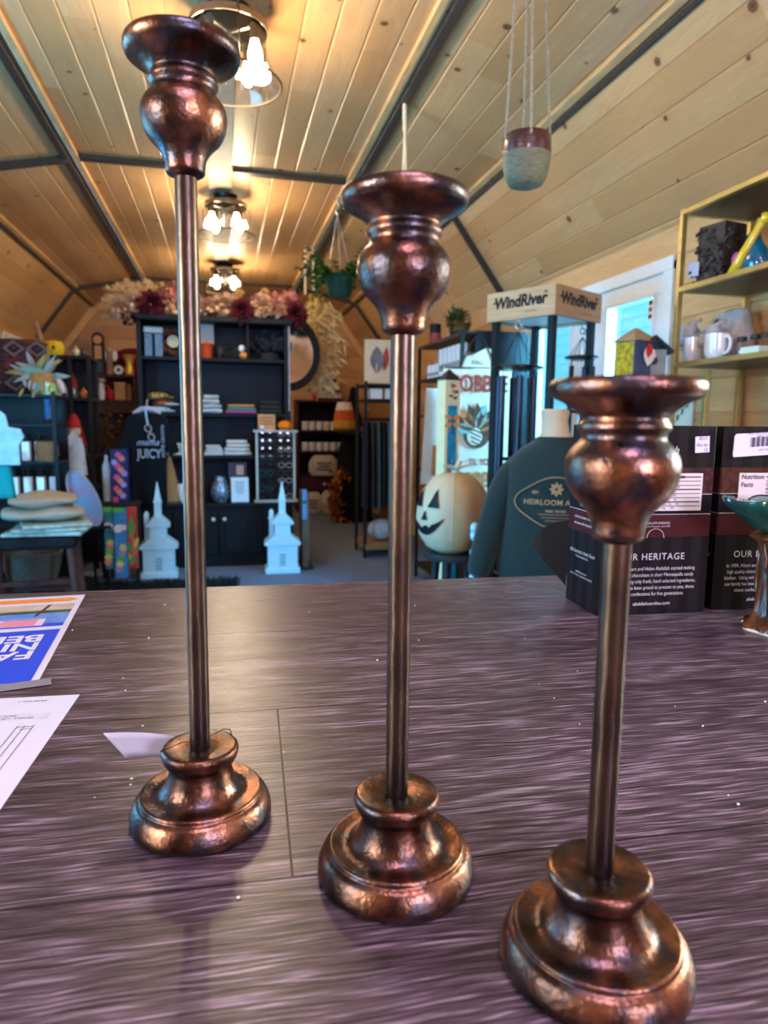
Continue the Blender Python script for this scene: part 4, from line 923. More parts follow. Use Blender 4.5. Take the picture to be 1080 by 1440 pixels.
# ---------------------------------------------------------------- sweatshirt on a dress form
SWEAT = mat('dark green fleece', C(27, 45, 45), 0.95, var=0.12, scale=150, bump=0.15, sheen=0.2); SKIN = mat('cream mannequin', C(196, 174, 144), 0.55, var=0.04)
nk = at(779, 608, 2.3); t = thing('dress_form', 'cream dress form wearing a dark green printed sweatshirt behind the counter', 'mannequin', (nk.x + 0.02, 2.32, 0), rad(-24))
nz_ = nk.z
def ell(cx, cy, z, rx, ry, n=28, fold=0.0, ph=0.0): return [Vector((cx + rx * math.cos(a) * (1 + fold * math.sin(5 * a + ph)), cy + ry * math.sin(a) * (1 + fold * math.sin(7 * a + ph * 1.7)), z)) for a in [2 * PI * i / n for i in range(n)]]
MB().loft([ell(0, 0, nz_ - 0.06, 0.085, 0.075), ell(0, 0, nz_ - 0.03, 0.07, 0.062), ell(-.004, -0.004, nz_ + 0.0, 0.051, 0.053), ell(-.008, -0.008, nz_ + 0.04, 0.047, 0.051), ell(-.008, -0.008, nz_ + 0.075, 0.052, 0.055), ell(-.008, -0.008, nz_ + 0.084, 0.045, 0.048)]).build('neck', SKIN, t)
MB().loft([ell(0, 0, 0.82, 0.17, 0.11), ell(0, 0, nz_ - 0.1, 0.16, 0.10), ell(0, 0, nz_ - 0.05, 0.07, 0.06)]).build('torso', SKIN, t)
MB().lathe([(0, 0), (0.15, 0), (0.15, 0.02), (0.025, 0.05), (0.016, 0.1), (0.016, 0.83), (0, 0.83)], 20).build('stand', BLACK, t)
bd = MB(); rings = []
for z, rx, ry, fo in ((0.60, 0.185, 0.135, 0.02), (0.63, 0.195, 0.145, 0.03), (0.68, 0.205, 0.152, 0.045), (0.76, 0.20, 0.15, 0.04), (0.86, 0.192, 0.145, 0.03), (0.94, 0.19, 0.143, 0.02), (1.02, 0.185, 0.132, 0.01), (1.062, 0.18, 0.118, 0.008), (1.092, 0.155, 0.10, 0.0), (1.125, 0.115, 0.082, 0.0), (1.142, 0.082, 0.07, 0.0), (1.150, 0.075, 0.066, 0.0)):
    rings.append(ell(0, 0, z + nz_ - 1.175, rx, ry, 36, fo, z * 14))
sw = bd.loft(rings, cap=False).build('sweatshirt', SWEAT, t, sub=1)
for sx in (-1, 1):
    z0 = nz_ - 1.175
    pts = [(sx * 0.09, 0, 1.072 + z0), (sx * 0.150, 0, 1.038 + z0), (sx * 0.186, -0.005, 0.95 + z0), (sx * 0.225, -0.02, 0.82 + z0), (sx * 0.255, -0.045, 0.70 + z0), (sx * 0.275, -0.07, 0.62 + z0)]
    MB().tube(pts, [0.035, 0.056, 0.060, 0.056, 0.05, 0.042], 18).build('sleeve', SWEAT, sw, sub=1)
    MB().tube([(sx * 0.275, -0.069, 0.625 + z0), (sx * 0.282, -0.084, 0.57 + z0)], [0.040, 0.038], 18).build('cuff', SWEAT, sw)
MB().loft([ell(0, 0, nz_ - 0.033, 0.079, 0.07), ell(0, 0, nz_ - 0.022, 0.074, 0.066), ell(0, 0, nz_ - 0.016, 0.068, 0.062)], cap=False).build('neck_rib', SWEAT, sw)
MB().loft([ell(0, 0, 0.60 + nz_ - 1.175, 0.207, 0.137), ell(0, 0, 0.55 + nz_ - 1.175, 0.195, 0.128)], cap=False).build('hem_rib', SWEAT, sw)
MB().loft([ell(0, 0, 0.53, 0.14, 0.10), ell(0, 0, 0.84, 0.15, 0.10)]).build('lining', mat('purple lining', C(74, 56, 70), 0.8), t)
PRT = mat('tan screen print', C(150, 126, 96), 0.8, bump=0); zc = 0.93 + nz_ - 1.175
def chest(x, z): 
    r = min(0.999, abs(x) / 0.193); return Vector((x, -0.1475 * math.sqrt(1 - r * r) - 0.0075, z))
q = MB(); W2, H2 = 0.135, 0.085; loop = []
for i in range(64):
    a = 2 * PI * i / 64; k = 1 + 0.06 * math.cos(4 * a); loop.append(chest(W2 * k * math.cos(a), zc + H2 * k * math.sin(a)))
q.tube(loop, 0.0022, 5, 0, True)
def chest_text(s_, size, z, x0=0, mi=0):
    tm = MB(); tm.text(s_, size, TR(x0, 0, 0), 0, off=0.0006, space=1.05)
    q.add([chest(v.x, z + v.y) + Vector((0, -0.0015, 0)) for v in tm.v], tm.f, mi)
chest_text('HEIRLOOM ACRES', 0.026, zc); chest_text('EST.', 0.013, zc + 0.035, -0.07); chest_text('2017', 0.013, zc + 0.035, 0.07); chest_text('FARM  GOODS', 0.010, zc - 0.03)
for k in range(3): q.tube([chest(-0.06 + k * .012 + i * (0.12 - k * .024) / 8, zc - 0.042 - k * 0.011) for i in range(9)], 0.0012, 4)
for k in range(8):
    a = k * PI / 4; q.leaf(chest(0.004 * math.cos(a), zc + 0.048 + 0.004 * math.sin(a)), (math.cos(a), -0.05, math.sin(a)), (0, -1, 0), 0.022, 0.012, 0, 0)
q.build('chest_print', PRT, sw)

# ---------------------------------------------------------------- cream jack-o'-lantern on a stool
c = at(638, 720, 2.75); zb = at(637, 775, 2.75).z; ztop = at(637, 665, 2.75).z
PUM = [mat('cream tin', C(196, 180, 150), 0.5, var=0.05), mat('tan tin', C(178, 146, 104), 0.5, var=0.06)]
t = thing('stool', 'dark wooden stool carrying the cream pumpkin lantern', 'stool', (c.x + 0.03, 2.77, 0), 0.3)
MB().lathe([(0, zb - 0.03), (0.15, zb - 0.03), (0.155, zb - 0.015), (0.15, zb), (0, zb)], 32).build('seat', PED, t)
for k in range(4):
    a = k * PI / 2 + 0.5; MB().tube([(0.10 * math.cos(a), 0.10 * math.sin(a), zb - 0.02), (0.15 * math.cos(a), 0.15 * math.sin(a), 0.0)], [0.018, 0.014], 10).build('leg', PED, t)
H = ztop - zb; R_ = 0.158
t = thing('pumpkin_lantern', 'large cream and tan jack-o-lantern with a smiling cut-out face', 'pumpkin', (c.x, 2.75, zb), rad(-20))
pmb = MB(); n = 80; prof = [(0.0, 0.004), (0.45, 0.0), (0.72, 0.08), (0.92, 0.24), (1.0, 0.43), (0.97, 0.6), (0.84, 0.78), (0.58, 0.93), (0.3, 1.0), (0.0, 1.0)]
def pr_(a, f): 
    k = a / (2 * PI) * 8; return R_ * f * (1 + 0.035 * abs(math.sin(PI * k)) )
for j in range(len(prof) - 1):
    for i in range(n):
        a0, a1 = 2 * PI * i / n, 2 * PI * (i + 1) / n; (f0, z0), (f1, z1) = prof[j], prof[j + 1]
        P_ = lambda a, f, z: (pr_(a, f) * math.cos(a), pr_(a, f) * math.sin(a), z * H)
        k = int(i / n * 8)
        pmb.add([P_(a0, f0, z0), P_(a1, f0, z0), P_(a1, f1, z1), P_(a0, f1, z1)], [(0, 1, 2, 3)], 1 if k in (6, 7, 1) else 0)
o = pmb.build('shell', PUM, t, angle=60)
import bmesh
bm_ = bmesh.new(); bm_.from_mesh(o.data); bmesh.ops.remove_doubles(bm_, verts=bm_.verts, dist=0.0005); bm_.to_mesh(o.data); bm_.free(); o.data.shade_smooth(); o.data.set_sharp_from_angle(angle=rad(60))
def psurf(a, zf):
    for (f0, z0), (f1, z1) in zip(prof[:-1], prof[1:]):
        if z0 <= zf <= z1 and z1 > z0: f = f0 + (f1 - f0) * (zf - z0) / (z1 - z0); break
    r = pr_(a, f) + 0.0055; return Vector((r * math.cos(a), r * math.sin(a), zf * H))
fc = MB(); A0 = rad(222)
def tri(xs, z0, z1):
    L_, r_n = [], 6
    for i in range(r_n + 1):
        f = i / r_n
        for x0, x1 in ((xs[0], xs[2]), ): pass
        a = xs[0] + (xs[1] - xs[0]) * f; b = xs[2] + (xs[1] - xs[2]) * f; z = z0 + (z1 - z0) * f
        L_ += [psurf(A0 + a + (b - a) * j / 4, z) for j in range(5)]
    fc.add(L_, [(i * 5 + j, i * 5 + j + 1, i * 5 + j + 6, i * 5 + j + 5) for i in range(r_n) for j in range(4)])
tri((0.10, 0.34, 0.48), 0.60, 0.83); tri((-0.48, -0.30, -0.10), 0.60, 0.83); tri((-0.09, 0.02, 0.12), 0.44, 0.56)
N_ = 14; up_, lo_ = [], []
for i in range(N_ + 1):
    x = -0.62 + 1.24 * i / N_; s_ = (2 * i / N_ - 1); up_.append(psurf(A0 + x, 0.37 + 0.11 * s_ * s_ - (0.035 if i in (5, 6, 9) else 0))); lo_.append(psurf(A0 + x * 1.02, 0.25 + 0.23 * s_ * s_))
fc.add(up_ + lo_, [(i, i + N_ + 1, i + N_ + 2, i + 1) for i in range(N_)])
fc.build('cut_out_face', BLACK, t)
sm = MB(); sm.tube([(0, 0, H - 0.005), (0.008, 0, H + 0.02), (0.022, 0.01, H + 0.05)], [0.018, 0.013, 0.011], 10); sm.build('stem', mat('pale stem', C(190, 186, 160), 0.6), t)
lm = MB()
for a, L in ((0.3, 0.09), (2.4, 0.08), (4.0, 0.06)): lm.leaf((0, 0, H + 0.004), (math.cos(a), math.sin(a), 0.6), (0, 0, 1), L, 0.06, 0, 0.2)
lm.build('leaves', mat('silver leaf', C(180, 190, 180), 0.5, metal=0.2), t)
bds = tag(MB().build('beads', CER) if False else None, '', '') if False else None
c = at(668, 800, 2.62); bm2 = MB(); 
for k, z in enumerate((0.0, 0.07, 0.09, 0.19)): pass
t = thing('glass_bead_strand', 'strand of pale blue glass beads hanging below the pumpkin beside the sweatshirt', 'beads', (at(666, 790, 2.53).x, 2.53, 0)); 
zb2 = at(666, 812, 2.53).z
wm = MB(); wm.tube([(0, 0, zb2 + 0.21), (0.004, 0, zb2 + 0.1), (0, 0, zb2 - 0.3)], 0.0015, 5); wm.tube([(0, 0, zb2 - 0.3), (0, 0, 0.02)], 0.005, 6); wm.lathe([(0, 0), (0.06, 0), (0.06, 0.012), (0, 0.02)], 16); wm.build('wire_stand', PED, t)
for z in (0.2, 0.17, 0.10, 0.0): MB().sphere((0.002, 0, zb2 + z), (0.02, 0.02, 0.024), 12, 9).build('bead', mat('blue glass bead', C(150, 200, 220), 0.08, var=0.1, coat=0.8), t)

# ---------------------------------------------------------------- art pole, garden flags
p0, p1 = at(625, 812, 3.3), at(632, 535, 3.3)
t = thing('art_pole', 'tall painted garden pole with a dragonfly and black pyramid cap behind the pumpkin', 'garden pole', (p0.x, 3.3, 0), rad(12))
hp = p1.z + 0.0; w_ = 0.082
MB().box((0, 0, hp / 2), (w_, w_, hp)).build('post', mat('cream painted post', C(226, 216, 170), 0.5, var=0.05), t)
MB().lathe([(w_ * 0.80, hp), (0.004, hp + 0.055)], 4, M=RZ(PI / 4)).build('cap', PED, t)
q = MB(); f = -w_ / 2 - 0.0008
q.quad((-w_ * .32, f, 0.85), (w_ * .32, f, 0.85), (w_ * .32, f, hp - 0.125), (-w_ * .32, f, hp - 0.125), 0);
for s_ in (-1, 1):
    for dz in (0.012, -0.012): q.leaf((0, f - 0.0006, hp - 0.20 + dz), (s_, 0, 0.25 if dz > 0 else -0.35), (0, -1, 0), w_ * .62, 0.022, 1, 0)
q.tube([(0, f - 0.001, hp - 0.17), (0.004, f - 0.001, hp - 0.27)], 0.003, 5, 2)
for k in range(7): q.sphere((RD.uniform(-.3, .3) * w_, f, 0.92 + k * 0.05), (0.007, 0.001, 0.007), 8, 5, 3)
for k in range(6): q.leaf((RD.uniform(-.3, .3) * w_, f - 0.0005, hp - 0.03 - 0.012 * k), (RD.uniform(-1, 1), 0, RD.uniform(-.3, 1)), (0, -1, 0), 0.03, 0.014, (3, 5, 2)[k % 3], 0)
PMAT = [mat('painted teal', C(26, 140, 172), 0.5, var=0.25, scale=30, bump=0), mat('painted orange', C(238, 150, 70), 0.5, bump=0), mat('painted dark', C(50, 60, 60), 0.5, bump=0), mat('painted red', C(220, 90, 90), 0.5, bump=0), mat('painted mint', C(176, 220, 180), 0.5, var=0.1, bump=0), LEAF]
q.build('painting', PMAT, t); q = MB(); q.quad((-w_ * .4, f, 0.10), (w_ * .4, f, 0.10), (w_ * .4, f, 0.41), (-w_ * .4, f, 0.41), 4); q.quad((-w_ * .5, f, 0.41), (w_ * .5, f, 0.41), (w_ * .5, f, 0.50), (-w_ * .5, f, 0.50), 0)
for k in range(6):
    for j in range(5): q.leaf((-.25 * w_ + (k % 2) * w_ * .5, f - 0.0006, 0.14 + 0.045 * k), (math.cos(j * 1.257), 0, math.sin(j * 1.257)), (0, -1, 0), 0.014, 0.01, (3, 0, 1)[k % 3], 0)
q.build('lower_painting', PMAT, t)
FLAGW = mat('printed cream flag', C(226, 196, 168), 0.8, col2=C(236, 214, 190), scale=14, bump=0.05); FR = mat('flag rust lettering', C(176, 62, 48), 0.8, var=0.15, scale=60, bump=0); FB = mat('flag brown print', C(104, 66, 52), 0.8, var=0.3, scale=70, bump=0); FO = mat('flag orange print', C(206, 120, 70), 0.8, bump=0); FT = mat('flag teal print', C(130, 170, 160), 0.8, bump=0)
WIRE = mat('black wire', C(34, 32, 34), 0.5)
c = at(672, 518, 3.5); t = thing('garden_flag', 'autumn turkey garden flag with rust lettering hung beside the wind chime display', 'flag', (c.x, 3.5, 0), rad(-4)); zt = c.z; zl = at(672, 775, 3.5).z
fw = 0.19
MB().sheet(lambda u, v: Vector((-fw + 2 * fw * u, 0.006 * math.sin(7 * u), zl + (zt - zl) * v)), 12, 12).build('cloth', FLAGW, t)
q = MB(); y = -0.009
q.text('GOBBLE', 0.125, TR(0, y, zt - 0.085) @ FACE, 0, off=0.003, sx=0.74); q.text('TIL YOU', 0.05, TR(0.03, y, zt - 0.50) @ FACE, 0, sx=0.75, off=0.001); q.text('WOBBLE', 0.12, TR(0, y, zt - 0.60) @ FACE, 2, off=0.003, sx=0.68)
for k in range(9):
    a = PI * k / 8; q.leaf((0.0, y, zt - 0.33), (math.cos(a), 0, math.sin(a) + 0.15), (0, -1, 0), 0.15, 0.055, (1, 2, 1, 4, 1)[k % 5], 0)
q.sphere((0.0, y, zt - 0.35), (0.075, 0.002, 0.075), 18, 8, 1); q.sphere((-0.01, y - 0.001, zt - 0.36), (0.045, 0.002, 0.05), 16, 8, 3); q.sphere((0.01, y - 0.002, zt - 0.26), (0.024, 0.002, 0.03), 14, 8, 1)
for k in range(4): q.box((-0.005, y - 0.004, zt - 0.33 - k * 0.022), (0.075 - .008 * k, 0.0006, 0.007), RY(0.4).to_3x3(), 1)
q.build('print', [FR, FB, FO, FLAGW, FT], t)
fs = MB(); fs.tube([(-fw - 0.01, 0.004, zt), (fw + 0.01, 0.004, zt)], 0.004, 6); fs.tube([(fw + 0.01, 0.004, zt), (fw + 0.01, 0.004, 0.0)], 0.005, 6); fs.build('stand', WIRE, t)
hd = MB(); hd.add([(-0.09, 0.003, zt + 0.006), (0.12, 0.003, zt + 0.006), (0.12, 0.003, zt + 0.08), (0.05, 0.003, zt + 0.11), (-0.03, 0.003, zt + 0.07), (-0.075, 0.003, zt + 0.06)], [(0, 1, 2, 3, 4, 5)]); hd.text('FALL', 0.03, TR(0.0, 0.0, zt + 0.03) @ FACE, 1)
hd.build('header_card', [FLAGW, FB], t)
hg = MB(); hg.tube([(-0.09 + 0.0225 * k, 0.0, zt + 0.01 + 0.16 * math.sin(PI * k / 8)) for k in range(9)], 0.004, 6); hg.build('hanger', WIRE, t)
c = at(606, 620, 3.75); t = thing('garden_flag', 'pale garden flag edge-on between white bottles and the dragonfly pole', 'flag', (c.x + 0.05, 3.75, 0), rad(20)); zt2, zl2 = at(606, 545, 3.75).z, at(606, 680, 3.75).z
MB().sheet(lambda u, v: Vector((-0.10 + 0.2 * u - 0.03 * (1 - v), 0.005 * math.sin(7 * u), zl2 + (zt2 - zl2) * v)), 8, 8).build('cloth', mat('pale flag cloth', C(222, 214, 206), 0.8, var=0.05), t)
q = MB(); q.quad((-0.06, -0.008, zl2 + 0.05), (0.05, -0.008, zl2 + 0.05), (0.06, -0.008, zl2 + 0.22), (-0.05, -0.008, zl2 + 0.22), 0); q.build('print', FO, t)
fs = MB(); fs.tube([(-0.11, 0.004, zt2), (0.11, 0.004, zt2)], 0.004, 6); fs.tube([(0.105, 0.004, zt2), (0.105, 0.004, 0)], 0.005, 6); fs.build('stand', WIRE, t)
# ---------------------------------------------------------------- black shelf with white bottles (right, mid distance)
sx0, sx1, sy0, sy1 = 1.45, 1.9, 4.12, 5.10
SZ = (0.12, 0.50, 0.86, 1.262, 1.525, 1.772)
t = thing('bath_shelf', 'black open shelf unit of white bottles behind the garden flags', 'shelf', (sx0, sy0, 0))
for x in (0.012, sx1 - sx0): 
    for y in (0.012, sy1 - sy0): MB().box((x, y, 0.885), (0.022, 0.022, 1.77)).build('post', BLACK, t)
for z in SZ: MB().box(((sx1 - sx0) / 2, (sy1 - sy0) / 2, z - 0.008), (sx1 - sx0, sy1 - sy0, 0.016)).build('shelf_board', BLACK, t)
MB().box((0.26, 0.0, 1.36), (0.34, 0.014, 0.84)).build('end_panel', BLACK, t)
MB().box((sx1 - sx0, (sy1 - sy0) / 2, 0.95), (0.012, sy1 - sy0, 1.6)).build('back_panel', BLACK, t)
LAB = mat('grey bottle label', C(150, 148, 146), 0.6, bump=0)
def bottle(x, y, z, r, h, kind, label, group):
    t = thing('bottle', label, 'bottle', (x, y, z), 0, group)
    if kind == 'pump':
        MB().lathe([(0, 0), (r, 0), (r, h * .62), (r * .8, h * .70), (r * .3, h * .74), (0, h * .74)], 16).build('body', CER, t)
        MB().lathe([(r * .34, h * .73), (r * .34, h * .84), (r * .12, h * .85), (r * .12, h * .96), (r * .3, h * .97), (r * .3, h), (0, h)], 12).bar((0, 0, h * .98), (-r * 1.1, 0, h * .96), r * .25).build('pump', LAB, t)
    else:
        MB().lathe([(0, 0), (r, 0), (r, h * .8), (0, h * .8)], 16).build('body', CER, t); MB().lathe([(r * .96, h * .8), (r * .96, h), (0, h)], 16).build('cap', CER, t)
    MB().lathe([(r * 1.01, h * .2), (r * 1.01, h * .45)], 16).build('label', LAB, t)
for k in range(9):
    y = 4.24 + 0.092 * k; bottle(1.515, y, SZ[4] + 0.002, 0.027, 0.19 if k < 6 else 0.10, 'can', 'plain white tall canister in the row on the second shelf from the top', 'white canisters')
for k in range(7): bottle(1.52 + 0.03 * (k % 2), 4.26 + 0.12 * k, SZ[3] + 0.002, 0.032, 0.20, 'pump', 'white pump bottle in the row below the tall white canisters', 'white pump bottles')
for k in range(6): bottle(1.52, 4.3 + 0.13 * k, SZ[2] + 0.002, 0.03, 0.17, 'pump', 'white pump bottle in the lowest visible row of the black shelf', 'low pump bottles')
c = atx(612, 475, 1.56); t = thing('red_candle', 'red candle jar with a tall black lid on top of the black shelf', 'candle', (1.56, c.y, SZ[5] + 0.001))
MB().lathe([(0, 0), (0.045, 0), (0.046, 0.01), (0.046, 0.095), (0.04, 0.10), (0, 0.10)], 20).build('jar', mat('red wax', C(168, 60, 58), 0.35), t); MB().lathe([(0.043, 0.0995), (0.043, 0.165), (0, 0.168)], 20).build('lid', BLACK, t)
c = atx(645, 462, 1.62); t = thing('dried_plant', 'round brown dried flower bush in a small pot on top of the black shelf', 'plant', (1.62, c.y, SZ[5] + 0.001))
MB().lathe([(0, 0), (0.05, 0), (0.065, 0.07), (0, 0.065)], 18).build('pot', PED, t); q = MB()
for k in range(260):
    d = Vector((RD.gauss(0, 1), RD.gauss(0, 1), RD.gauss(0, 1))).normalized(); q.leaf(Vector((0, 0, 0.14)) + d * 0.055, d, (0, 0, 1), 0.045, 0.025)
q.build('flowers', mat('brown hydrangea', C(150, 112, 66), 0.9, col2=C(96, 72, 44), scale=60), t)
q = MB()
for k in range(30): q.leaf((RD.uniform(-.06, .04), RD.uniform(-.05, .08), 0.10 + 0.05 * RD.random()), (RD.uniform(-1, .3), RD.uniform(-.5, 1), RD.uniform(.3, 1.5)), (0, 0, 1), 0.12, 0.02)
q.build('leaves', LEAF, t)
# small jars on the upper shelf
c = atx(655, 505, 1.6); tag(MB().box((0, 0, 0.07), (0.16, 0.2, 0.14)).build('carton', mat('kraft carton', C(186, 156, 124), 0.7), loc=(1.66, 4.42, SZ[4] + 0.002), bevel=0.003), 'kraft carton behind the tall white canisters on the black shelf', 'box')

# ---------------------------------------------------------------- clothes and goods further back on the right
KH = mat('dark iron', C(30, 28, 30), 0.5)
ry = 6.1; xa, xb = at(508, 600, ry).x, at(566, 600, ry).x
t = thing('display_rack', 'black open rack with hanging trousers and goods, behind the middle candlestick', 'rack', ((xa + xb) / 2, ry, 0)); hw_ = (xb - xa) / 2
zt_, zm_ = at(520, 541, ry).z, at(520, 590, ry).z
for x in (-hw_, hw_): 
    for y in (-0.2, 0.2): MB().box((x, y, 0.78), (0.025, 0.025, 1.56)).build('post', KH, t)
for z in (zt_, at(520, 562, ry).z): MB().box((0, 0, z - 0.01), (2 * hw_, 0.42, 0.02)).build('shelf_board', KH, t)
MB().box((0, 0, 0.10), (2 * hw_, 0.44, 0.05)).build('base_board', mat('oak base', C(150, 112, 74), 0.6, scale=6, stretch=(1, 8, 8)), t)
MB().tube([(-hw_, 0, zm_), (hw_, 0, zm_)], 0.012, 8).build('rail', KH, t)
DEN = [mat('trouser %d' % k, c_, 0.9, var=0.2, scale=40) for k, c_ in enumerate((C(44, 46, 58), C(64, 62, 66), C(86, 84, 80), C(40, 40, 44), C(108, 100, 96)))]
for k in range(7):
    x = (xa + xb) / 2 - hw_ * 0.8 + k * hw_ * 0.27; q = MB(); zz = zm_ - 0.02
    q.loft([[Vector((0.017 * math.cos(a), 0.16 * s_ * math.sin(a), z)) for a in [2 * PI * i / 12 for i in range(12)]] for z, s_ in ((zz, 0.5), (zz - 0.05, 0.75), (zz - 0.4, 0.9), (zz - 0.78, 1.0))])
    o = tag(q.build('trousers', DEN[k % 5], loc=(x, ry, 0), rotz=0.04 * (k % 3 - 1)), 'folded dark trousers hanging on the black rack behind the middle candlestick', 'trousers', 'hanging trousers')
c = at(532, 508, 6.0); t = thing('picture_canvas', 'pale canvas print with a grey and red figure standing on the black rack', 'picture', (c.x, 6.0, zt_ + 0.001), 0.05); hh = at(532, 478, 6.0).z - zt_
MB().box((0, 0, hh / 2), (0.25, 0.03, hh)).build('canvas', mat('cream canvas', C(222, 204, 176), 0.8, var=0.06), t)
q = MB(); q.leaf((-0.02, -0.017, hh * .25), (0, 0, 1), (0, -1, 0), hh * .6, 0.13, 0, 0); q.leaf((0.05, -0.0172, hh * .3), (0.1, 0, 1), (0, -1, 0), hh * .55, 0.06, 1, 0); q.sphere((-0.02, -0.017, hh * .35), (0.03, 0.002, 0.05), 12, 6, 2); q.build('picture', [mat('picture grey', C(120, 116, 124), 0.8), mat('picture red', C(180, 70, 66), 0.8), mat('picture sand', C(206, 176, 140), 0.8)], t)
for k, (px, w_) in enumerate(((528, 0.11), (548, 0.09))):
    c = at(px, 575, 5.95); tag(MB().box((0, 0, 0.045), (w_, 0.12, 0.09)).build('gift_box', CER, loc=(c.x, 5.98, at(520, 562, ry).z + 0.001), bevel=0.004), ('wider white gift box on the second shelf of the black rack', 'narrower white gift box on the second shelf of the black rack')[k], 'box')
c = at(538, 700, 5.8); q = MB().sphere((0, 0, 0), (0.13, 0.10, 0.10), 16, 10); tag(q.build('pillow', mat('pale pillow', C(176, 176, 184), 0.9), loc=((at(508, 600, 6.1).x + at(566, 600, 6.1).x) / 2, 6.08, 0.226)), 'pale round pillow lying on the low wooden base of the black rack', 'pillow')
# maroon cupboard with mugs against the back wall
by = 9.22; xa, xb = at(418, 600, by).x, at(492, 600, by).x
MAR = mat('dark maroon paint', C(70, 22, 28), 0.5, var=0.2); t = thing('mug_cupboard', 'dark maroon cupboard of mugs against the back wall', 'cupboard', ((xa + xb) / 2, by, 0)); hw_ = (xb - xa) / 2
ZR = [at(450, p_, by).z for p_ in (563, 605, 634, 668, 686)]
for x in (-hw_, hw_): MB().box((x, 0.12, ZR[0] / 2), (0.03, 0.36, ZR[0])).build('side', MAR, t)
MB().box((0, 0.29, ZR[0] / 2), (2 * hw_, 0.02, ZR[0])).build('back', mat('cupboard dark', C(24, 18, 20), 0.7), t)
for z in ZR[:4]: MB().box((0, 0.12, z - 0.012), (2 * hw_ + 0.04, 0.36, 0.024)).build('shelf_board', MAR, t)
dz = ZR[3] - ZR[4]; d_ = MB().box((0, -0.05, ZR[3] - 0.03 - dz / 2), (2 * hw_ - 0.06, 0.03, dz)).build('drawer', MAR, t, bevel=0.004); MB().sphere((0, -0.075, ZR[3] - 0.03 - dz / 2), 0.022, 10, 8).build('knob', CER, d_)
MB().box((0, 0.12, 0.10), (2 * hw_, 0.34, 0.03)).build('bottom_board', MAR, t)
for row, n, z in ((0, 6, ZR[1]), (1, 6, ZR[2])):
    for k in range(n):
        t2 = thing('enamel_mug', ('small white mug in the upper row of the maroon back cupboard', 'small white mug in the lower row of the maroon back cupboard')[row], 'mug', ((xa + xb) / 2 - hw_ * .72 + k * hw_ * .27, by - 0.02, z + 0.001), 0.5, ('upper row of back mugs', 'lower row of back mugs')[row])
        MB().lathe([(0, 0), (0.038, 0), (0.044, 0.01), (0.044, 0.115), (0.04, 0.115), (0.04, 0.015), (0, 0.012)], 14).build('body', CER, t2); MB().tube([(0.043, 0, 0.09), (0.07, 0, 0.08), (0.07, 0, 0.04), (0.043, 0, 0.025)], 0.007, 6).build('handle', CER, t2)
def bag(px, pyb, Y, w_, h_, lab, zb):
    c = at(px, pyb, Y); t = thing('tote_bag', lab, 'bag', (c.x, Y, zb), 0, 'cream printed tote bags')
    MB().loft([[Vector((w_ / 2 * s_ * math.cos(a), 0.08 * s_ * math.sin(a), z * h_)) for a in [2 * PI * i / 16 for i in range(16)]] for z, s_ in ((0, .8), (.2, 1), (.6, 1), (.85, .85), (1, .6))]).build('bag', mat('cream canvas bag', C(196, 186, 170), 0.9), t)
    q = MB()
    for k in range(3): q.box((0, -0.083, h_ * (.3 + .16 * k)), (w_ * (.5 - .1 * (k % 2)), 0.004, h_ * .06))
    q.build('print', INK, t)
bag(455, 668, by - 0.06, 0.40, 0.27, 'cream printed bag on the cupboard shelf above the maroon drawer', ZR[3] + 0.001); bag(438, 712, 9.0, 0.30, 0.28, 'cream printed bag on the floor left under the maroon drawer', 0.0); bag(466, 712, 9.0, 0.30, 0.30, 'cream printed bag on the floor right under the maroon drawer', 0.0)
c = at(462, 560, by); t = thing('candle_pyramid', 'wooden candle carousel with rows of tiny white candles on the maroon cupboard', 'ornament', (c.x, by, ZR[0] + 0.001))
for k, (z, w_) in enumerate(((0.0, 0.36), (0.11, 0.30), (0.25, 0.2))): MB().box((0, 0, z + 0.015), (w_, 0.14, 0.03)).build('tier', MAR if k < 2 else PED, t)
MB().box((0, 0, 0.2), (0.03, 0.03, 0.4)).build('post', PED, t)
for z, n, w_ in ((0.03, 7, 0.34), (0.14, 6, 0.28), (0.28, 4, 0.18)):
    for k in range(n): MB().lathe([(0, 0), (0.014, 0), (0.014, 0.05), (0, 0.055)], 8, (-w_ / 2 + w_ * (k + .5) / n, -0.05, z)).build('candle', CER, t)
c = at(447, 545, by); tag(MB().sphere((0, 0, 0.06), (0.05, 0.05, 0.065), 12, 9).lathe([(0.02, 0.11), (0.012, 0.14), (0, 0.15)], 8).build('red_ornament', mat('red ornament', C(196, 40, 44), 0.4), loc=(c.x - 0.03, by - 0.02, ZR[0] + 0.001)), 'small red ornament beside the candle carousel', 'ornament')
c = at(484, 606, 7.92); t = thing('candy_corn_lantern', 'glowing orange and yellow lantern with white top under a black witch hat', 'lantern', (c.x, 7.92, c.z))
MB().lathe([(0, 0), (0.10, 0.0), (0.13, 0.03), (0.13, 0.10), (0.125, 0.12)], 20).build('yellow_band', mat('lantern yellow', C(206, 160, 60), 0.5), t); MB().lathe([(0.125, 0.12), (0.105, 0.24)], 20).build('orange_band', mat('lantern orange', C(206, 100, 36), 0.5), t); MB().lathe([(0.105, 0.24), (0.08, 0.33), (0, 0.335)], 20).build('white_top', CER, t)
t = thing('witch_figure', 'black witch figure with a tall pointed hat and orange leaf garland in the back aisle', 'figure', (at(496, 700, 8.2).x, 8.2, 0)); BCL = mat('black cloth', C(20, 19, 22), 0.95)
zz = at(496, 600, 8.2).z; zh = at(494, 545, 8.2).z
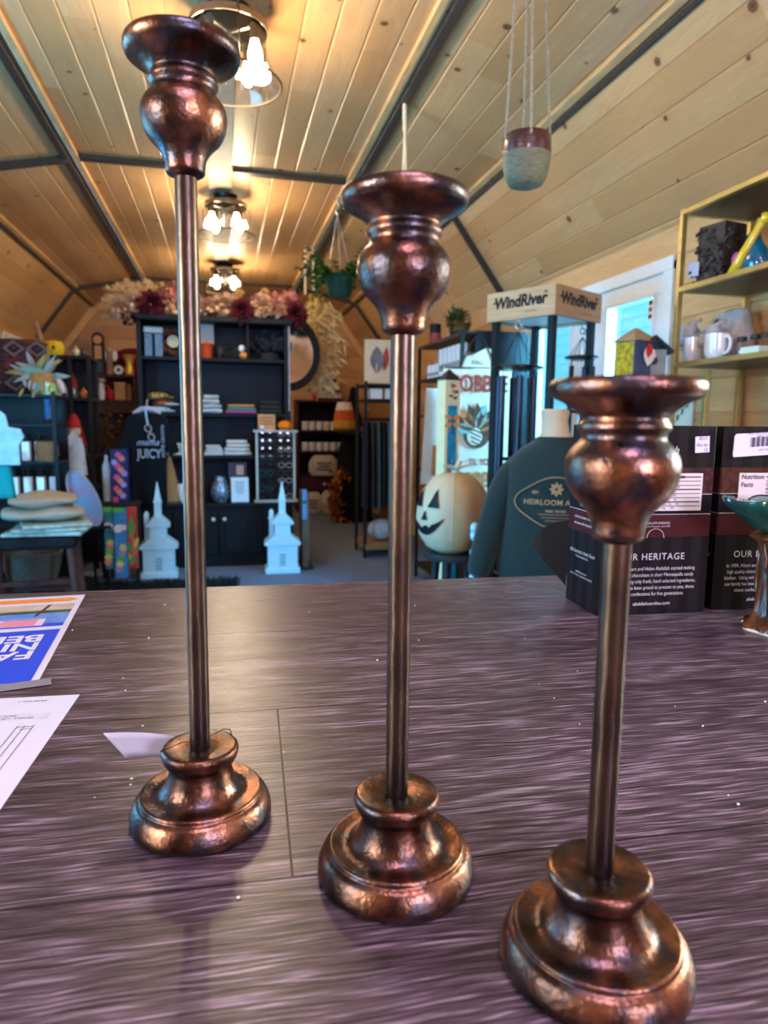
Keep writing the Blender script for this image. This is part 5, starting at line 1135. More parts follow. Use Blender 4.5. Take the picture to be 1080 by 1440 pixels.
MB().loft([ell(0, 0.02, 0.0, 0.26, 0.2, 20, .06), ell(0, 0.02, 0.5, 0.2, 0.16, 20, .06, 1), ell(0.0, 0.02, zz - 0.25, 0.17, 0.13, 20, .04), ell(0, 0.02, zz - 0.08, 0.10, 0.08, 20)]).build('robe', BCL, t)
MB().lathe([(0.25, zz), (0.24, zz + 0.015), (0.12, zz + 0.03), (0.09, zz + 0.16), (0.03, zh), (0, zh + 0.02)], 20, (0, 0.02, 0)).build('hat', BCL, t); MB().sphere((0, 0.0, zz - 0.04), (0.09, 0.09, 0.1), 12, 9).build('head', PED, t)
MB().box((-0.06, -0.26, c.z - 0.016), (0.28, 0.36, 0.03)).build('tray', PED, t)
q = MB()
for k in range(130):
    f = RD.random(); q.leaf((-0.20 - 0.05 * math.sin(4 * f) + RD.gauss(0, .04), -0.14 + RD.gauss(0, .04), 0.02 + 0.62 * f), (RD.uniform(-1, 1), RD.uniform(-1, 0), RD.uniform(-1, 1)), (0, 0, 1), 0.09, 0.05)
q.build('leaf_garland', mat('orange leaves', C(196, 120, 40), 0.8, col2=C(120, 70, 30), scale=30), t)
# round mirror behind the hutch
c = at(405, 497, 6.22); r_ = at(405, 443, 6.22).z - c.z
t = thing('round_mirror', 'round dark-framed mirror leaning out behind the right side of the black hutch', 'mirror', (c.x, 6.22, c.z)); 
MB().lathe([(r_ * .80, -0.02), (r_, -0.02), (r_, 0.02), (r_ * .78, 0.02), (r_ * .78, -0.02)], 40, M=FACE, sx=0.86).build('frame', mat('dark walnut', C(30, 15, 13), 0.5), t); m_, nt, p, o = newmat('mirror silver'); p.inputs['Base Color'].default_value = (0.8, 0.8, 0.78, 1); p.inputs['Metallic'].default_value = 1; p.inputs['Roughness'].default_value = 0.06
MB().lathe([(0, -0.004), (r_ * .80, -0.004), (r_ * .80, 0.004), (0, 0.004)], 40, M=FACE, sx=0.86).build('glass', m_, t)
MB().box((0, 0.06, -(c.z) / 2 - r_ / 2), (0.05, 0.03, c.z - r_ + 0.05)).build('stand', BLACK, t)

# ---------------------------------------------------------------- black hutch
HB = mat('black hutch paint', C(15, 17, 21), 0.5, var=0.2, bump=0.03); NAVY = mat('navy back panel', C(15, 23, 37), 0.5, var=0.15)
hx, hyy = -0.06, 5.72; HW, HBw = 0.585, 0.615
z_top = 2.02; zA, zB, zC, zBase = at(300, 503, 5.85).z, at(300, 581, 5.85).z, at(320, 641, 5.85).z, at(300, 708, 5.72).z
t = thing('hutch', 'tall black hutch with open navy-backed shelves and cupboard doors in mid shop', 'cabinet', (hx, hyy, 0)); 
MB().box((0, 0.24, 0.04), (2 * HBw - 0.04, 0.42, 0.08)).build('plinth', HB, t); MB().box((0, 0.235, (zBase - 0.03 + 0.08) / 2), (2 * HBw, 0.43, zBase - 0.03 - 0.08)).build('base_cabinet', HB, t); MB().box((0, 0.225, zBase - 0.015), (2 * HBw + 0.04, 0.49, 0.03)).build('worktop', HB, t, bevel=0.004)
xs = (-HBw + 0.02, -0.385, -0.06 + 0.06 - 0.0, 0.375, HBw - 0.02)
xs = (-HBw + 0.02, -0.36, 0.005, 0.372, HBw - 0.02)
for k in range(4):
    x0, x1 = xs[k] + 0.01, xs[k + 1] - 0.01; d_ = MB().box(((x0 + x1) / 2, 0.009, zBase * .5 + 0.02), (x1 - x0, 0.02, zBase - 0.18)).build('door', HB, t, bevel=0.004); MB().box(((x0 + x1) / 2, -0.004, zBase * .5 + 0.02), (x1 - x0 - 0.08, 0.01, zBase - 0.26)).build('door_panel', HB, d_, bevel=0.003)
    kx = x1 - 0.03 if k % 2 else x0 + 0.03; kx = (x1 - 0.03, x1 - 0.03, x0 + 0.04, x0 + 0.04)[k]
    MB().sphere((kx, -0.022, zBase - 0.13), (0.018, 0.016, 0.018), 12, 8).bar((kx, 0, zBase - 0.13), (kx, -0.02, zBase - 0.13), 0.012).build('knob', mat('crystal knob', C(220, 222, 220), 0.1, metal=0.4), d_)
for x in (-HW, HW): MB().box((x, 0.30, (zBase + z_top) / 2), (0.035, 0.30, z_top - zBase)).build('side', HB, t)
MB().box((0, 0.44, (zBase + z_top) / 2), (2 * HW, 0.02, z_top - zBase)).build('back_panel', NAVY, t)
MB().box((0, 0.29, z_top), (2 * HW + 0.1, 0.36, 0.05)).build('cornice', HB, t, bevel=0.008)
for z in (zA, zB, zC): MB().box((0, 0.30, z - 0.012), (2 * HW - 0.03, 0.28, 0.024)).build('shelf_board', HB, t)
dx_ = at(348, 470, 5.9).x - hx; MB().box((dx_, 0.3, (zA + z_top) / 2), (0.02, 0.26, z_top - zA - 0.03)).build('divider', HB, t)
MB().box((HW + 0.022, 0.152, (zB + z_top) / 2 - 0.0), (0.012, 0.012, z_top - zB - 0.05)).build('edge_strip', mat('pale edging', C(150, 156, 166), 0.4), t)
hy = hyy + 0.26
# floral garland on top of the hutch
t = thing('flower_garland', 'garland of burgundy dahlias, cream blooms and pampas lying along the top of the black hutch', 'garland', (hx, hy, z_top + 0.026))
BURG = mat('burgundy petals', C(96, 22, 40), 0.7, col2=C(54, 12, 26), scale=20); CRM = mat('cream petals', C(226, 188, 156), 0.8, col2=C(190, 140, 110), scale=20); BLUSH = mat('blush petals', C(206, 128, 116), 0.8, var=0.2, scale=20); PAMP = mat('pampas', C(196, 160, 112), 0.9, col2=C(150, 112, 72), scale=30); DKP = mat('dark purple petals', C(44, 24, 44), 0.8)
def bloom(px, py, r, m_, n, nm, y=0.0):
    c = at(px, py, hy - 0.08 + y) - Vector((hx, hy, z_top + 0.026)); q = MB()
    if nm == 'dahlia':
        for ring_ in range(5):
            ph = ring_ * 0.3
            for k in range(11 - ring_):
                a = 2 * PI * k / (11 - ring_) + ph; el = -0.3 + ring_ * 0.38; d = Vector((math.cos(a) * math.cos(el), -math.sin(el), math.sin(a) * math.cos(el)))
                q.leaf(c + d * r * 0.2, d, (0, -1, 0), r * (1 - 0.06 * ring_), r * 0.5, 0, -0.15)
    else:
        for k in range(n):
            d = Vector((RD.gauss(0, 1), RD.gauss(-.3, 1), RD.gauss(0, 1))).normalized(); q.leaf(c + d * r * 0.62, d + Vector((RD.gauss(0, .3), 0, RD.gauss(0, .3))), (RD.random(), RD.random(), 1), r * 0.5, r * 0.42, 0, 0.3)
    q.build(nm, m_, t)
for px, py, r in ((212, 428, 0.105), (340, 438, 0.10), (417, 442, 0.09)): bloom(px, py, r, BURG, 0, 'dahlia', -0.04)
for px, py, r in ((170, 432, 0.085), (193, 424, 0.08), (244, 428, 0.10), (300, 434, 0.10), (318, 428, 0.09), (366, 430, 0.10), (385, 432, 0.09), (262, 430, .09), (280, 430, .09)): bloom(px, py, r, CRM, 70, 'cream_bloom')
for px, py, r in ((245, 410, 0.10), (405, 428, 0.11), (390, 424, 0.08)): bloom(px, py, r, BLUSH, 70, 'blush_bloom', 0.05)
bloom(181, 448, 0.06, DKP, 50, 'dark_bloom', -0.05)
for k, (x0, y0, x1, y1) in enumerate(((200, 425, 150, 418), (205, 420, 150, 405), (210, 418, 165, 400), (215, 415, 188, 402), (225, 420, 212, 402), (180, 440, 147, 446), (232, 420, 228, 402), (340, 428, 333, 408), (376, 425, 372, 412), (185, 436, 158, 432), (196, 418, 178, 396), (220, 416, 205, 396), (176, 428, 146, 424))):
    a, b = [at(px, py, hy) - Vector((hx, hy, z_top + 0.026)) for px, py in ((x0, y0), (x1, y1))]; q = MB(); n = 30
    for i in range(n):
        f = i / n; p = a.lerp(b, f) + Vector((0, 0, 0.02 * math.sin(PI * f)))
        for s_ in (-1, 1): q.leaf(p, (b - a).normalized() + Vector((RD.gauss(0, .35), RD.gauss(0, .5), RD.gauss(0, .35) + s_ * 0.5)), (0, -1, 0), 0.075 * (1.1 - f * .6), 0.012, 0, 0.2)
    q.tube([a, (a + b) / 2 + Vector((0, 0, 0.02)), b], 0.003, 5); q.build('pampas_plume', PAMP, t)
q = MB(); q.tube([(-HW, -0.02, 0.02), (-.2, -0.04, 0.03), (.2, 0, 0.025), (HW, -0.03, 0.02), (HW + .04, -0.08, -0.06)], 0.02, 8); q.build('vine_stem', PED, t)

def hloc(px, py, z, dy=0.0, Y=None): c = at(px, py, Y or hy + dy); return (c.x, Y or hy + dy, z + 0.001)
# items on the hutch, top shelf
l = hloc(216, 500, zA); t = thing('denim_lantern', 'tall pale blue two-panel lantern box at the left of the top hutch shelf', 'lantern', l, 0.15); h_ = at(216, 458, hy).z - zA - 0.01
for x in (-.04, .04): MB().box((x, 0, h_ * .38), (0.06, 0.09, h_ * .76)).build('panel', mat('faded blue', C(110, 136, 166), 0.7, col2=C(78, 100, 130), scale=30), t, bevel=0.004)
MB().box((0, 0, h_ * .88), (0.15, 0.11, h_ * .2)).build('cap', mat('pale cap', C(190, 200, 204), 0.6), t, bevel=0.01)
l = hloc(243, 500, zA); t = thing('leaf_wreath', 'brown leaf wreath around a pale clock face leaning on the top hutch shelf', 'wreath', (l[0], l[1] + 0.05, l[2] + 0.135), 0.2); q = MB()
for k in range(70):
    a = RD.uniform(0, 2 * PI); q.leaf((0.075 * math.cos(a), RD.gauss(-.01, .012), 0.075 * math.sin(a)), (math.cos(a + RD.gauss(.9, .5)), RD.uniform(-.6, .1), math.sin(a + RD.gauss(.9, .5))), (0, -1, 0), 0.05, 0.028)
q.build('leaves', mat('russet leaves', C(112, 58, 42), 0.8, col2=C(60, 36, 28), scale=30), t); MB().lathe([(0, 0), (0.05, 0), (0.05, 0.02), (0, 0.02)], 20, M=FACE).build('face', mat('pale clock face', C(206, 196, 160), 0.6), t)
l = hloc(290, 500, zA); t = thing('orange_pot', 'small orange pot with a pale picture card on the top hutch shelf', 'pot', l); MB().lathe([(0, 0), (0.045, 0), (0.06, 0.11), (0.064, 0.115), (0.06, 0.125), (0, 0.11)], 20).build('pot', mat('terracotta orange', C(196, 72, 36), 0.6), t); MB().box((0, 0.02, 0.20), (0.13, 0.012, 0.18)).build('card', mat('picture card blue', C(160, 176, 186), 0.6, col2=C(196, 160, 136), scale=14), t); MB().tube([(0, 0.01, 0.1), (0, 0.015, 0.14)], 0.008, 6).build('stick', PED, t)
l = hloc(322, 500, zA); t = thing('wire_basket', 'dark crumpled wire basket on the top hutch shelf', 'basket', l); q = MB()
for k in range(26):
    a = RD.uniform(0, PI); q.tube([Vector((0.10 * math.cos(a + j * .5) * (1 - .05 * j), 0.05 * math.sin(a + j * .9), 0.012 + 0.09 * abs(math.sin(j * .6 + k)))) for j in range(6)], 0.006, 5)
q.build('wires', mat('dark wire', C(60, 56, 58), 0.4, metal=0.4), t); MB().lathe([(0, 0), (0.09, 0), (0.10, 0.02), (0, 0.018)], 20, sy=.6).build('bottom', BLACK, t)
l = hloc(343, 500, zA, -0.05); t = thing('gourd', 'small orange gourd topped by a white ball on the top hutch shelf', 'gourd', l); MB().sphere((0, 0, 0.03), (0.04, 0.04, 0.03), 16, 10).build('gourd', mat('gourd orange', C(214, 146, 76), 0.5), t); MB().sphere((-0.018, 0, 0.088), (0.028, 0.028, 0.03), 14, 9).build('ball', CER, t)
l = hloc(380, 500, zA); t = thing('feather_wreath', 'black feathery bundle in the right bay of the top hutch shelf', 'decoration', l); q = MB()
for k in range(150): q.leaf((RD.gauss(0, .06), RD.gauss(0, .03), 0.06 + abs(RD.gauss(0.04, .04))), (RD.uniform(-1, 1), RD.uniform(-.8, .2), RD.uniform(.2, 1)), (0, -1, 0), 0.09, 0.03)
q.lathe([(0, 0), (0.10, 0.0), (0.09, 0.06), (0, 0.08)], 16, sy=.6); q.build('feathers', mat('black feathers', C(26, 26, 34), 0.6), t)
# second shelf: caps and cloths
STR1 = mat('mustard stripe knit', C(190, 150, 60), 0.9, col2=C(50, 56, 80), scale=70, stretch=(1, 1, .4), thr=(.45, .55)); STR2 = mat('rust stripe knit', C(176, 96, 66), 0.9, col2=C(60, 50, 60), scale=80, stretch=(1, 1, .4), thr=(.45, .55)); PALEB = mat('pale blue knit', C(176, 196, 214), 0.9, var=0.15, scale=60)
for k, (dx, h_, m_, lab) in enumerate(((0.0, 0.0, PALEB, 'pale blue cap at the bottom of the stack on the hutch'), (0.03, 0.055, STR2, 'rust striped cap in the middle of the stack on the hutch'), (-0.01, 0.11, STR1, 'mustard striped cap at the top of the stack on the hutch'))):
    l = hloc(225, 578, zB); t = thing('cap', lab, 'cap', (l[0] + dx, l[1], l[2] + h_), 0.1 * k, 'stacked caps'); MB().lathe([(0.0, 0.0), (0.085, 0.0), (0.09, 0.012), (0.08, 0.04), (0.045, 0.054), (0, 0.055)], 20).build('crown', m_, t); MB().sphere((0.06, -0.06, 0.012), (0.07, 0.05, 0.012), 14, 8).build('brim', m_ if k != 1 else PALEB, t)
def fold(px, pyb, z, w_, h_, m_, name, lab, cat, dy=0.0, grp=None, d_=0.2, n=3):
    l = hloc(px, pyb, z, dy); t = thing(name, lab, cat, l, RD.uniform(-.1, .1), grp)
    for k in range(n):
        MB().box((RD.uniform(-.008, .008), 0, h_ * (k + .5) / n), (w_ * (1 - .08 * k), d_, h_ / n * .92)).build('fold', m_[k % len(m_)], t, bevel=h_ / n * .4, bseg=3)
fold(297, 581, zB, 0.17, 0.15, [mat('white striped cloth', C(206, 208, 212), 0.9, col2=C(130, 140, 156), scale=50, stretch=(.2, .2, 3), thr=(.45, .55))], 'folded_cloth', 'white striped folded cloth on the second hutch shelf', 'cloth', n=4)
fold(338, 581, zB, 0.26, 0.075, [mat('magenta cloth', C(176, 70, 130), 0.9), mat('teal cloth', C(40, 140, 130), 0.9), mat('dull orange cloth', C(196, 130, 80), 0.9)], 'folded_shirts', 'folded teal and magenta shirts on the second hutch shelf', 'shirts')
fold(380, 581, zB, 0.19, 0.11, [mat('dark green cloth', C(40, 54, 50), 0.9), mat('charcoal cloth', C(50, 52, 58), 0.9)], 'folded_jumper', 'dark green folded jumper with a white motif at the right of the second hutch shelf', 'jumper')
# third shelf: towels
WT = mat('white towel', C(200, 200, 200), 0.95, var=0.15, scale=40)
fold(252, 641, zC, 0.18, 0.10, [WT], 'folded_towel', 'white folded towels on the third hutch shelf, left of the tallest stem', 'towel', grp='towels', n=4); fold(300, 641, zC, 0.16, 0.085, [WT], 'folded_towel', 'smaller white folded towels on the third hutch shelf, just right of the tallest stem', 'towel', grp='towels', n=4); fold(334, 641, zC, 0.23, 0.13, [WT], 'folded_towel', 'larger white folded towels on the third hutch shelf, behind the sunglasses rack', 'towel', grp='towels', n=4)
# worktop items
WY = hyy + 0.1
def wl_(px): return (at(px, 706, WY).x, WY, zBase + 0.001)
l = wl_(240); t = thing('cone_tree', 'tall tan wooden cone tree on the hutch worktop', 'ornament', (l[0], WY, l[2])); MB().lathe([(0, 0), (0.105, 0), (0.012, 0.375), (0, 0.385)], 32).build('cone', mat('tan burlap', C(150, 112, 74), 0.9, var=0.2, scale=80, bump=0.3), t); MB().lathe([(0.103, 0.004), (0.107, 0.004), (0.103, 0.018), (0.10, 0.018)], 32).build('base_rim', PED, t)
l = wl_(258); t = thing('white_crock', 'white crock beside the tan cone tree, left of the tallest stem', 'crock', l); MB().lathe([(0, 0), (0.05, 0), (0.058, 0.02), (0.058, 0.14), (0.048, 0.16), (0, 0.16)], 20).build('body', CER, t); MB().lathe([(0.05, 0.16), (0.05, 0.172), (0, 0.18)], 20).build('lid', PED, t)
l = wl_(310); t = thing('metal_vase', 'mottled silver vase on the hutch worktop', 'vase', l); MB().lathe([(0, 0), (0.05, 0), (0.075, 0.05), (0.078, 0.10), (0.055, 0.17), (0.04, 0.20), (0.044, 0.21), (0.034, 0.21), (0.03, 0.19), (0, 0.18)], 24).build('body', mat('mottled silver', C(170, 178, 196), 0.35, metal=0.6, col2=C(70, 74, 90), scale=60, thr=(.4, .6)), t, angle=60); MB().lathe([(0, 0), (0.02, 0), (0.02, 0.003), (0, .003)], 8, (0, 0, 0.19)).build('insert', BLACK, t)
l = wl_(335); t = thing('gift_bag', 'navy patterned gift bag with a tan label behind the white tablet sign', 'bag', (l[0], WY + 0.1, l[2])); MB().box((0, 0, 0.16), (0.15, 0.06, 0.32)).build('bag', mat('navy pattern', C(40, 46, 76), 0.7, col2=C(86, 70, 84), scale=70, thr=(.5, .6)), t); MB().box((0.02, -0.032, 0.26), (0.06, 0.004, 0.08)).build('label', mat('tan label', C(190, 150, 130), 0.7), t)
l = (at(338, 706, WY - 0.06).x, WY - 0.06, zBase + 0.001); t = thing('tablet_sign', 'white framed text sign propped on the hutch worktop', 'sign', l, 0.06); M_ = RX(-0.2)
MB().box(M_ @ Vector((0, 0, 0.105)), (0.145, 0.012, 0.21), M_.to_3x3()).build('board', mat('sign white', C(206, 220, 232), 0.5, var=0.03), t, bevel=0.006)
q = MB()
for k in range(7): q.box(M_ @ Vector((0, -0.008, 0.17 - k * 0.016)), ((0.09, 0.07, 0.085, 0.06, 0.08, 0.07, 0.05)[k], 0.001, 0.005), M_.to_3x3())
q.build('text_lines', mat('sign grey print', C(110, 120, 136), 0.6), t)
# sunglasses rack
ra, rb = at(360, 706, WY - 0.04), at(416, 706, WY - 0.04); rcx, rw = (ra.x + rb.x) / 2, rb.x - ra.x; rh = at(388, 605, WY - 0.04).z - zBase
t = thing('sunglasses_rack', 'white framed tabletop rack of dark sunglasses on the hutch worktop', 'rack', (rcx, WY - 0.04, zBase + 0.001))
WG = mat('whitewashed wood', C(190, 186, 180), 0.6, var=0.15, scale=12, stretch=(1, 1, .2))
for x in (-rw / 2 + .012, rw / 2 - .012, 0): MB().box((x, 0, rh / 2), (0.018 if x else 0.01, 0.03, rh)).build('upright', WG if x else BLACK, t)
for z in (0.008, rh - 0.008): MB().box((0, 0, z), (rw + 0.03, 0.08, 0.016)).build('rail', WG, t)
MB().box((0, 0.012, rh / 2), (rw - .03, 0.004, rh - .03)).build('back_card', BLACK, t)
LENS = mat('dark lens', C(22, 24, 30), 0.08, coat=0.8); FRM = [mat('frame black', C(24, 22, 24), 0.3), mat('frame brown', C(84, 52, 40), 0.3), mat('frame teal', C(40, 80, 90), 0.3), mat('frame clear', C(170, 166, 170), 0.2)]
def glasses(loc, rz, lab, grp, fi, s_=1.0, rot=None):
    t = thing('sunglasses', lab, 'sunglasses', loc, rz, grp)
    for sx in (-1, 1):
        lens = MB().lathe([(0, 0), (0.024 * s_, 0), (0.024 * s_, 0.003), (0, 0.004)], 14, (sx * 0.032 * s_, 0, 0), M=FACE, sy=.85).build('lens', LENS, t)
        MB().ring((sx * 0.032 * s_, -0.002, 0), 0.025 * s_, 0.003 * s_, 16, M=FACE, sy=.85).build('rim', FRM[fi], t)
        MB().tube([(sx * 0.058 * s_, 0, 0.006), (sx * 0.062 * s_, 0.012, 0.006)], 0.003 * s_, 5).build('temple', FRM[fi], t)
    MB().tube([(-0.009 * s_, -0.002, 0.004), (0, -0.004, 0.008), (0.009 * s_, -0.002, 0.004)], 0.0025 * s_, 5).build('bridge', FRM[fi], t)
    return t
nr = 9
for k in range(nr):
    for j in (0, 1): glasses((rcx + (-1, 1)[j] * rw * .235, WY - 0.062, zBase + 0.05 + k * (rh - .08) / (nr - 1)), 0, ('dark sunglasses in the left column of the white framed rack', 'dark sunglasses in the right column of the white framed rack')[j], ('left column of sunglasses', 'right column of sunglasses')[j], (k * 2 + j * 3) % 4)
l = (at(375, 606, WY - .04).x, WY - .04, zBase + rh + 0.001); t = thing('orange_sign', 'orange-tan printed sign card on top of the sunglasses rack', 'sign', l); MB().box((0, 0, 0.065), (0.14, 0.03, 0.13)).build('card', mat('tan orange card', C(206, 142, 92), 0.6), t); q = MB(); [q.box((0, -0.0155, 0.10 - k * .025), (0.1, 0.001, 0.008)) for k in range(3)]; q.build('print', mat('card brown print', C(130, 80, 50), 0.6), t)
tag(MB().sphere((0, 0, 0.02), 0.02, 12, 9).build('white_ball', CER, loc=(l[0] - .04, WY - .075, l[2])), 'small white ball in front of the orange sign on the sunglasses rack', 'ornament')
l = (at(401, 606, WY - .04).x, WY - .04, zBase + rh + 0.001); t = thing('small_pumpkin', 'small orange pumpkin on the right end of the sunglasses rack', 'pumpkin', l); MB().lathe([(0, 0.004), (0.03, 0), (0.058, 0.025), (0.055, 0.06), (0.025, 0.078), (0, 0.074)], 32, wob=lambda a, k: 1 + .06 * abs(math.sin(4 * a))).build('flesh', mat('pumpkin orange', C(236, 128, 20), 0.5), t); MB().tube([(0, 0, .07), (0.004, 0, .095)], .007, 6).build('stem', PED, t)
# rustic board beside the hutch
l = at(424, 790, 5.66); t = thing('rustic_board', 'weathered grey plank stand at the right end of the hutch with blue tags', 'stand', (l.x + 0.02, 5.64, 0)); zz = at(428, 690, 5.64).z
MB().box((0, 0, zz / 2), (0.05, 0.26, zz)).build('plank', mat('weathered wood', C(112, 98, 84), 0.8, var=0.3, scale=10, stretch=(4, 4, .5)), t); MB().box((0, 0, 0.01), (0.12, 0.30, 0.02)).build('foot', PED, t)
for k, (z, h_) in enumerate(((zz - 0.02, 0.09), (zz - 0.16, 0.13))): MB().box((-0.01, -0.133, z), (0.034, 0.006, h_)).build('blue_tag', mat('blue tag', C(96, 150, 206), 0.5), t)
# T-shirt hanging at the left end of the hutch
c = at(207, 580, 5.62); t = thing('t_shirt', 'black T-shirt with a white print hanging on the left front of the hutch', 'shirt', (c.x, 5.60, 0)); zt_ = c.z
OUT = [(-.07, .0), (-.045, -.03), (0, -.042), (.045, -.03), (.07, .0), (.14, -.03), (.24, -.30), (.16, -.34), (.135, -.25), (.135, -.72), (-.135, -.72), (-.135, -.25), (-.16, -.34), (-.24, -.30), (-.14, -.03)]
MB().prism([(x * .98, zt_ + y) for x, y in OUT], 0.06, TR(0, 0.03, 0) @ FACE).build('shirt', mat('black jersey', C(14, 17, 24), 0.9, var=0.2, scale=12, bump=0.1), t, bevel=0.025, bseg=3)
hgr = MB(); hgr.tube([(-.10, 0, zt_ - .01), (-.04, 0, zt_ + .025), (0, 0, zt_ + .03), (.04, 0, zt_ + .025), (.10, 0, zt_ - .01)], [.014, .02, .02, .02, .014], 8); hgr.tube([(0, 0, zt_ + .03), (0, 0.03, zt_ + .09), (0, 0.11, zt_ + .10)], 0.005, 6); hgr.build('hanger', mat('lilac hanger', C(176, 166, 186), 0.5), t)
q = MB(); q.text('mama', 0.07, TR(0.0, -0.0335, zt_ - .23) @ FACE, 0, shear=.4); q.text('JUICY', 0.10, TR(0.01, -0.0335, zt_ - .32) @ FACE, 0, sx=.7, off=.001)
q.text('HOME GROWN', 0.035, TR(0.115, -0.0335, zt_ - .22) @ RY(-PI / 2) @ FACE, 0); q.build('shirt_print', mat('shirt print', C(170, 180, 196), 0.8), t)
MB().tube([(-.01, -.02, zt_ + .02), (0.0, -.036, zt_ - .05), (.01, -.04, zt_ - .11)], .008, 6).build('lanyard', mat('pale blue ribbon', C(150, 180, 200), 0.6), t)
g_ = glasses((c.x + 0.02, 5.555, zt_ - 0.155), 0, 'white framed sunglasses hanging from the neck of the black T-shirt', None, 3, 1.1); g_.rotation_euler = (0, rad(72), 0)
# white church lanterns
CHW = mat('white resin daylight tint', C(186, 218, 232), 0.55, var=0.04)  # cool blue daylight is mixed into the white base colour
def church(px, lab, rz):
    c = atz(px, 803, 0); s_ = 1.0; t = thing('church_lantern', lab, 'lantern', (c.x, 5.46, 0), rz, 'white church lanterns')
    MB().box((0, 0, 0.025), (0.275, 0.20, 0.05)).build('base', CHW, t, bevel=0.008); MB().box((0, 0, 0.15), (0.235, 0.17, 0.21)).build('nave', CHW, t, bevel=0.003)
    rf = [(-.15, .245), (-.145, .225), (-.055, .285), (-.055, .31), (.055, .31), (.055, .285), (.145, .225), (.15, .245), (.06, .33), (-.06, .33)]
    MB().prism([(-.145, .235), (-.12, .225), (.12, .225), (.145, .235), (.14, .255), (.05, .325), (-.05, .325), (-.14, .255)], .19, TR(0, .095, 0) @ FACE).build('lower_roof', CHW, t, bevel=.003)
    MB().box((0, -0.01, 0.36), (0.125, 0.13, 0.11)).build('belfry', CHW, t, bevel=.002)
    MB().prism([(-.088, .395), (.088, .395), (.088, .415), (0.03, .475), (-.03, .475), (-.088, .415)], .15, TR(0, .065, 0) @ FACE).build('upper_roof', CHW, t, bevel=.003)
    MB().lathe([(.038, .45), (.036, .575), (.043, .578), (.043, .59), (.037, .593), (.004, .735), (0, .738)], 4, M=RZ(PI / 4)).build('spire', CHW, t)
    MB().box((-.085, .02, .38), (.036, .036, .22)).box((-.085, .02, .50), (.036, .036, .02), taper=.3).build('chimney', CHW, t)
    q = MB(); 
    for x in (-.018, -.006, .006, .018):
        for k in range(4): q.box((x, -.0855, .075 + .026 * k), (.007, .004, .018))
    q.build('door_grille', mat('lantern grey', C(120, 140, 156), 0.6), t)
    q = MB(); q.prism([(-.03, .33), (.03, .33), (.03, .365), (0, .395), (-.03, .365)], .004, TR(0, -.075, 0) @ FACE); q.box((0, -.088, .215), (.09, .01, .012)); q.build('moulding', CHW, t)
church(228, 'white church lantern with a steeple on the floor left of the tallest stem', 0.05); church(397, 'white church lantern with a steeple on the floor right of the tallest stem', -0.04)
# ---------------------------------------------------------------- left side of the shop
l = (at(202, 706, WY).x, WY - 0.02, zBase + 0.001); t = thing('brass_trees', 'pair of small brass tree ornaments on the hutch worktop below the black T-shirt', 'ornament', l); BRS = mat('old brass', C(120, 92, 52), 0.4, metal=0.6, var=0.3)
MB().box((0, 0, .006), (.16, .07, .012)).build('base', BRS, t)
for x, h_ in ((-.04, .17), (.04, .15)): q = MB().tube([(x, 0, .01), (x, 0, h_ * .6)], .006, 6); q.sphere((x, 0, h_ * .75), (.04, .03, h_ * .28), 12, 8); q.sphere((x + .02, 0, h_ * .6), (.022, .02, .022), 10, 7); q.build('tree', BRS, t)
# small art poles on the floor by the hutch
def floorpole(x0, x1, pt, pb, Y, mats, lab, motif, zb=None):
    a, b, c_ = at(x0, pb, Y), at(x1, pb, Y), at((x0 + x1) / 2, pt, Y); zb = max(0, b.z) if zb is None else zb; w_ = b.x - a.x; h_ = c_.z - zb
    t = thing('art_pole', lab, 'garden pole', ((a.x + b.x) / 2, Y, zb), 0.0, 'small painted garden poles'); MB().box((0, w_ / 2, h_ / 2), (w_, w_, h_)).build('post', mats[0], t, bevel=.002)
    q = MB(); motif(q, w_, h_, -0.0012); q.build('painting', mats[1:], t); return t
def m_flower(q, w_, h_, f):
    for k in range(13):
        cx_, cz_ = w_ * (-.3 + .6 * ((k * 37) % 10) / 9), h_ * (.06 + .07 * k)
        for j in range(6): q.leaf((cx_, f, cz_), (math.cos(j * 1.05), 0, math.sin(j * 1.05)), (0, -1, 0), .026, .02, k % 3, 0)
def m_bird(q, w_, h_, f):
    q.sphere((-.1 * w_, f, h_ * .72), (w_ * .45, .002, h_ * .06), 14, 6, 0, M=RY(-.35)); q.leaf((.1 * w_, f - .001, h_ * .72), (.8, 0, .5), (0, -1, 0), w_ * .5, .05, 0, 0)
    for k in range(5):
        for j in range(6): q.leaf((w_ * (-.2 + .1 * k), f, h_ * (.12 + .08 * k)), (math.cos(j * 1.05), 0, math.sin(j * 1.05)), (0, -1, 0), .03, .022, (1, 2, 3)[k % 3], 0)
    for j in range(8): q.leaf((w_ * (-.4 + .1 * j), f, h_ * .95), (.3 * (-1) ** j, 0, 1), (0, -1, 0), .04, .02, 3, 0)
def m_tree(q, w_, h_, f):
    q.leaf((0, f, h_ * .52), (0, 0, 1), (0, -1, 0), h_ * .36, w_ * .7, 0, 0)
    for k in range(6): q.leaf((w_ * (-.25 + .1 * k), f, h_ * (.06 + .07 * k)), (.4 * (-1) ** k, 0, 1), (0, -1, 0), .09, .035, k % 3, 0)
PP = [mat('pole ' + n, c_, .5, var=.15, scale=20, bump=0) for n, c_ in (('navy', C(34, 40, 92)), ('pink', C(216, 90, 120)), ('lilac', C(170, 140, 200)), ('coral', C(226, 130, 100)), ('blue', C(60, 140, 200)), ('white', C(220, 232, 236)), ('yellow', C(226, 206, 110)), ('green', C(90, 190, 90)), ('red', C(206, 76, 70)))]
tp = thing('plant_table', 'low dark table at the left of the hutch carrying the tall navy floral pole', 'table', (at(170, 705, 5.3).x, 5.36, 0)); zz = at(170, 707, 5.3).z
MB().box((0, 0, zz - .012), (.25, .24, .024)).build('top', PED, tp)
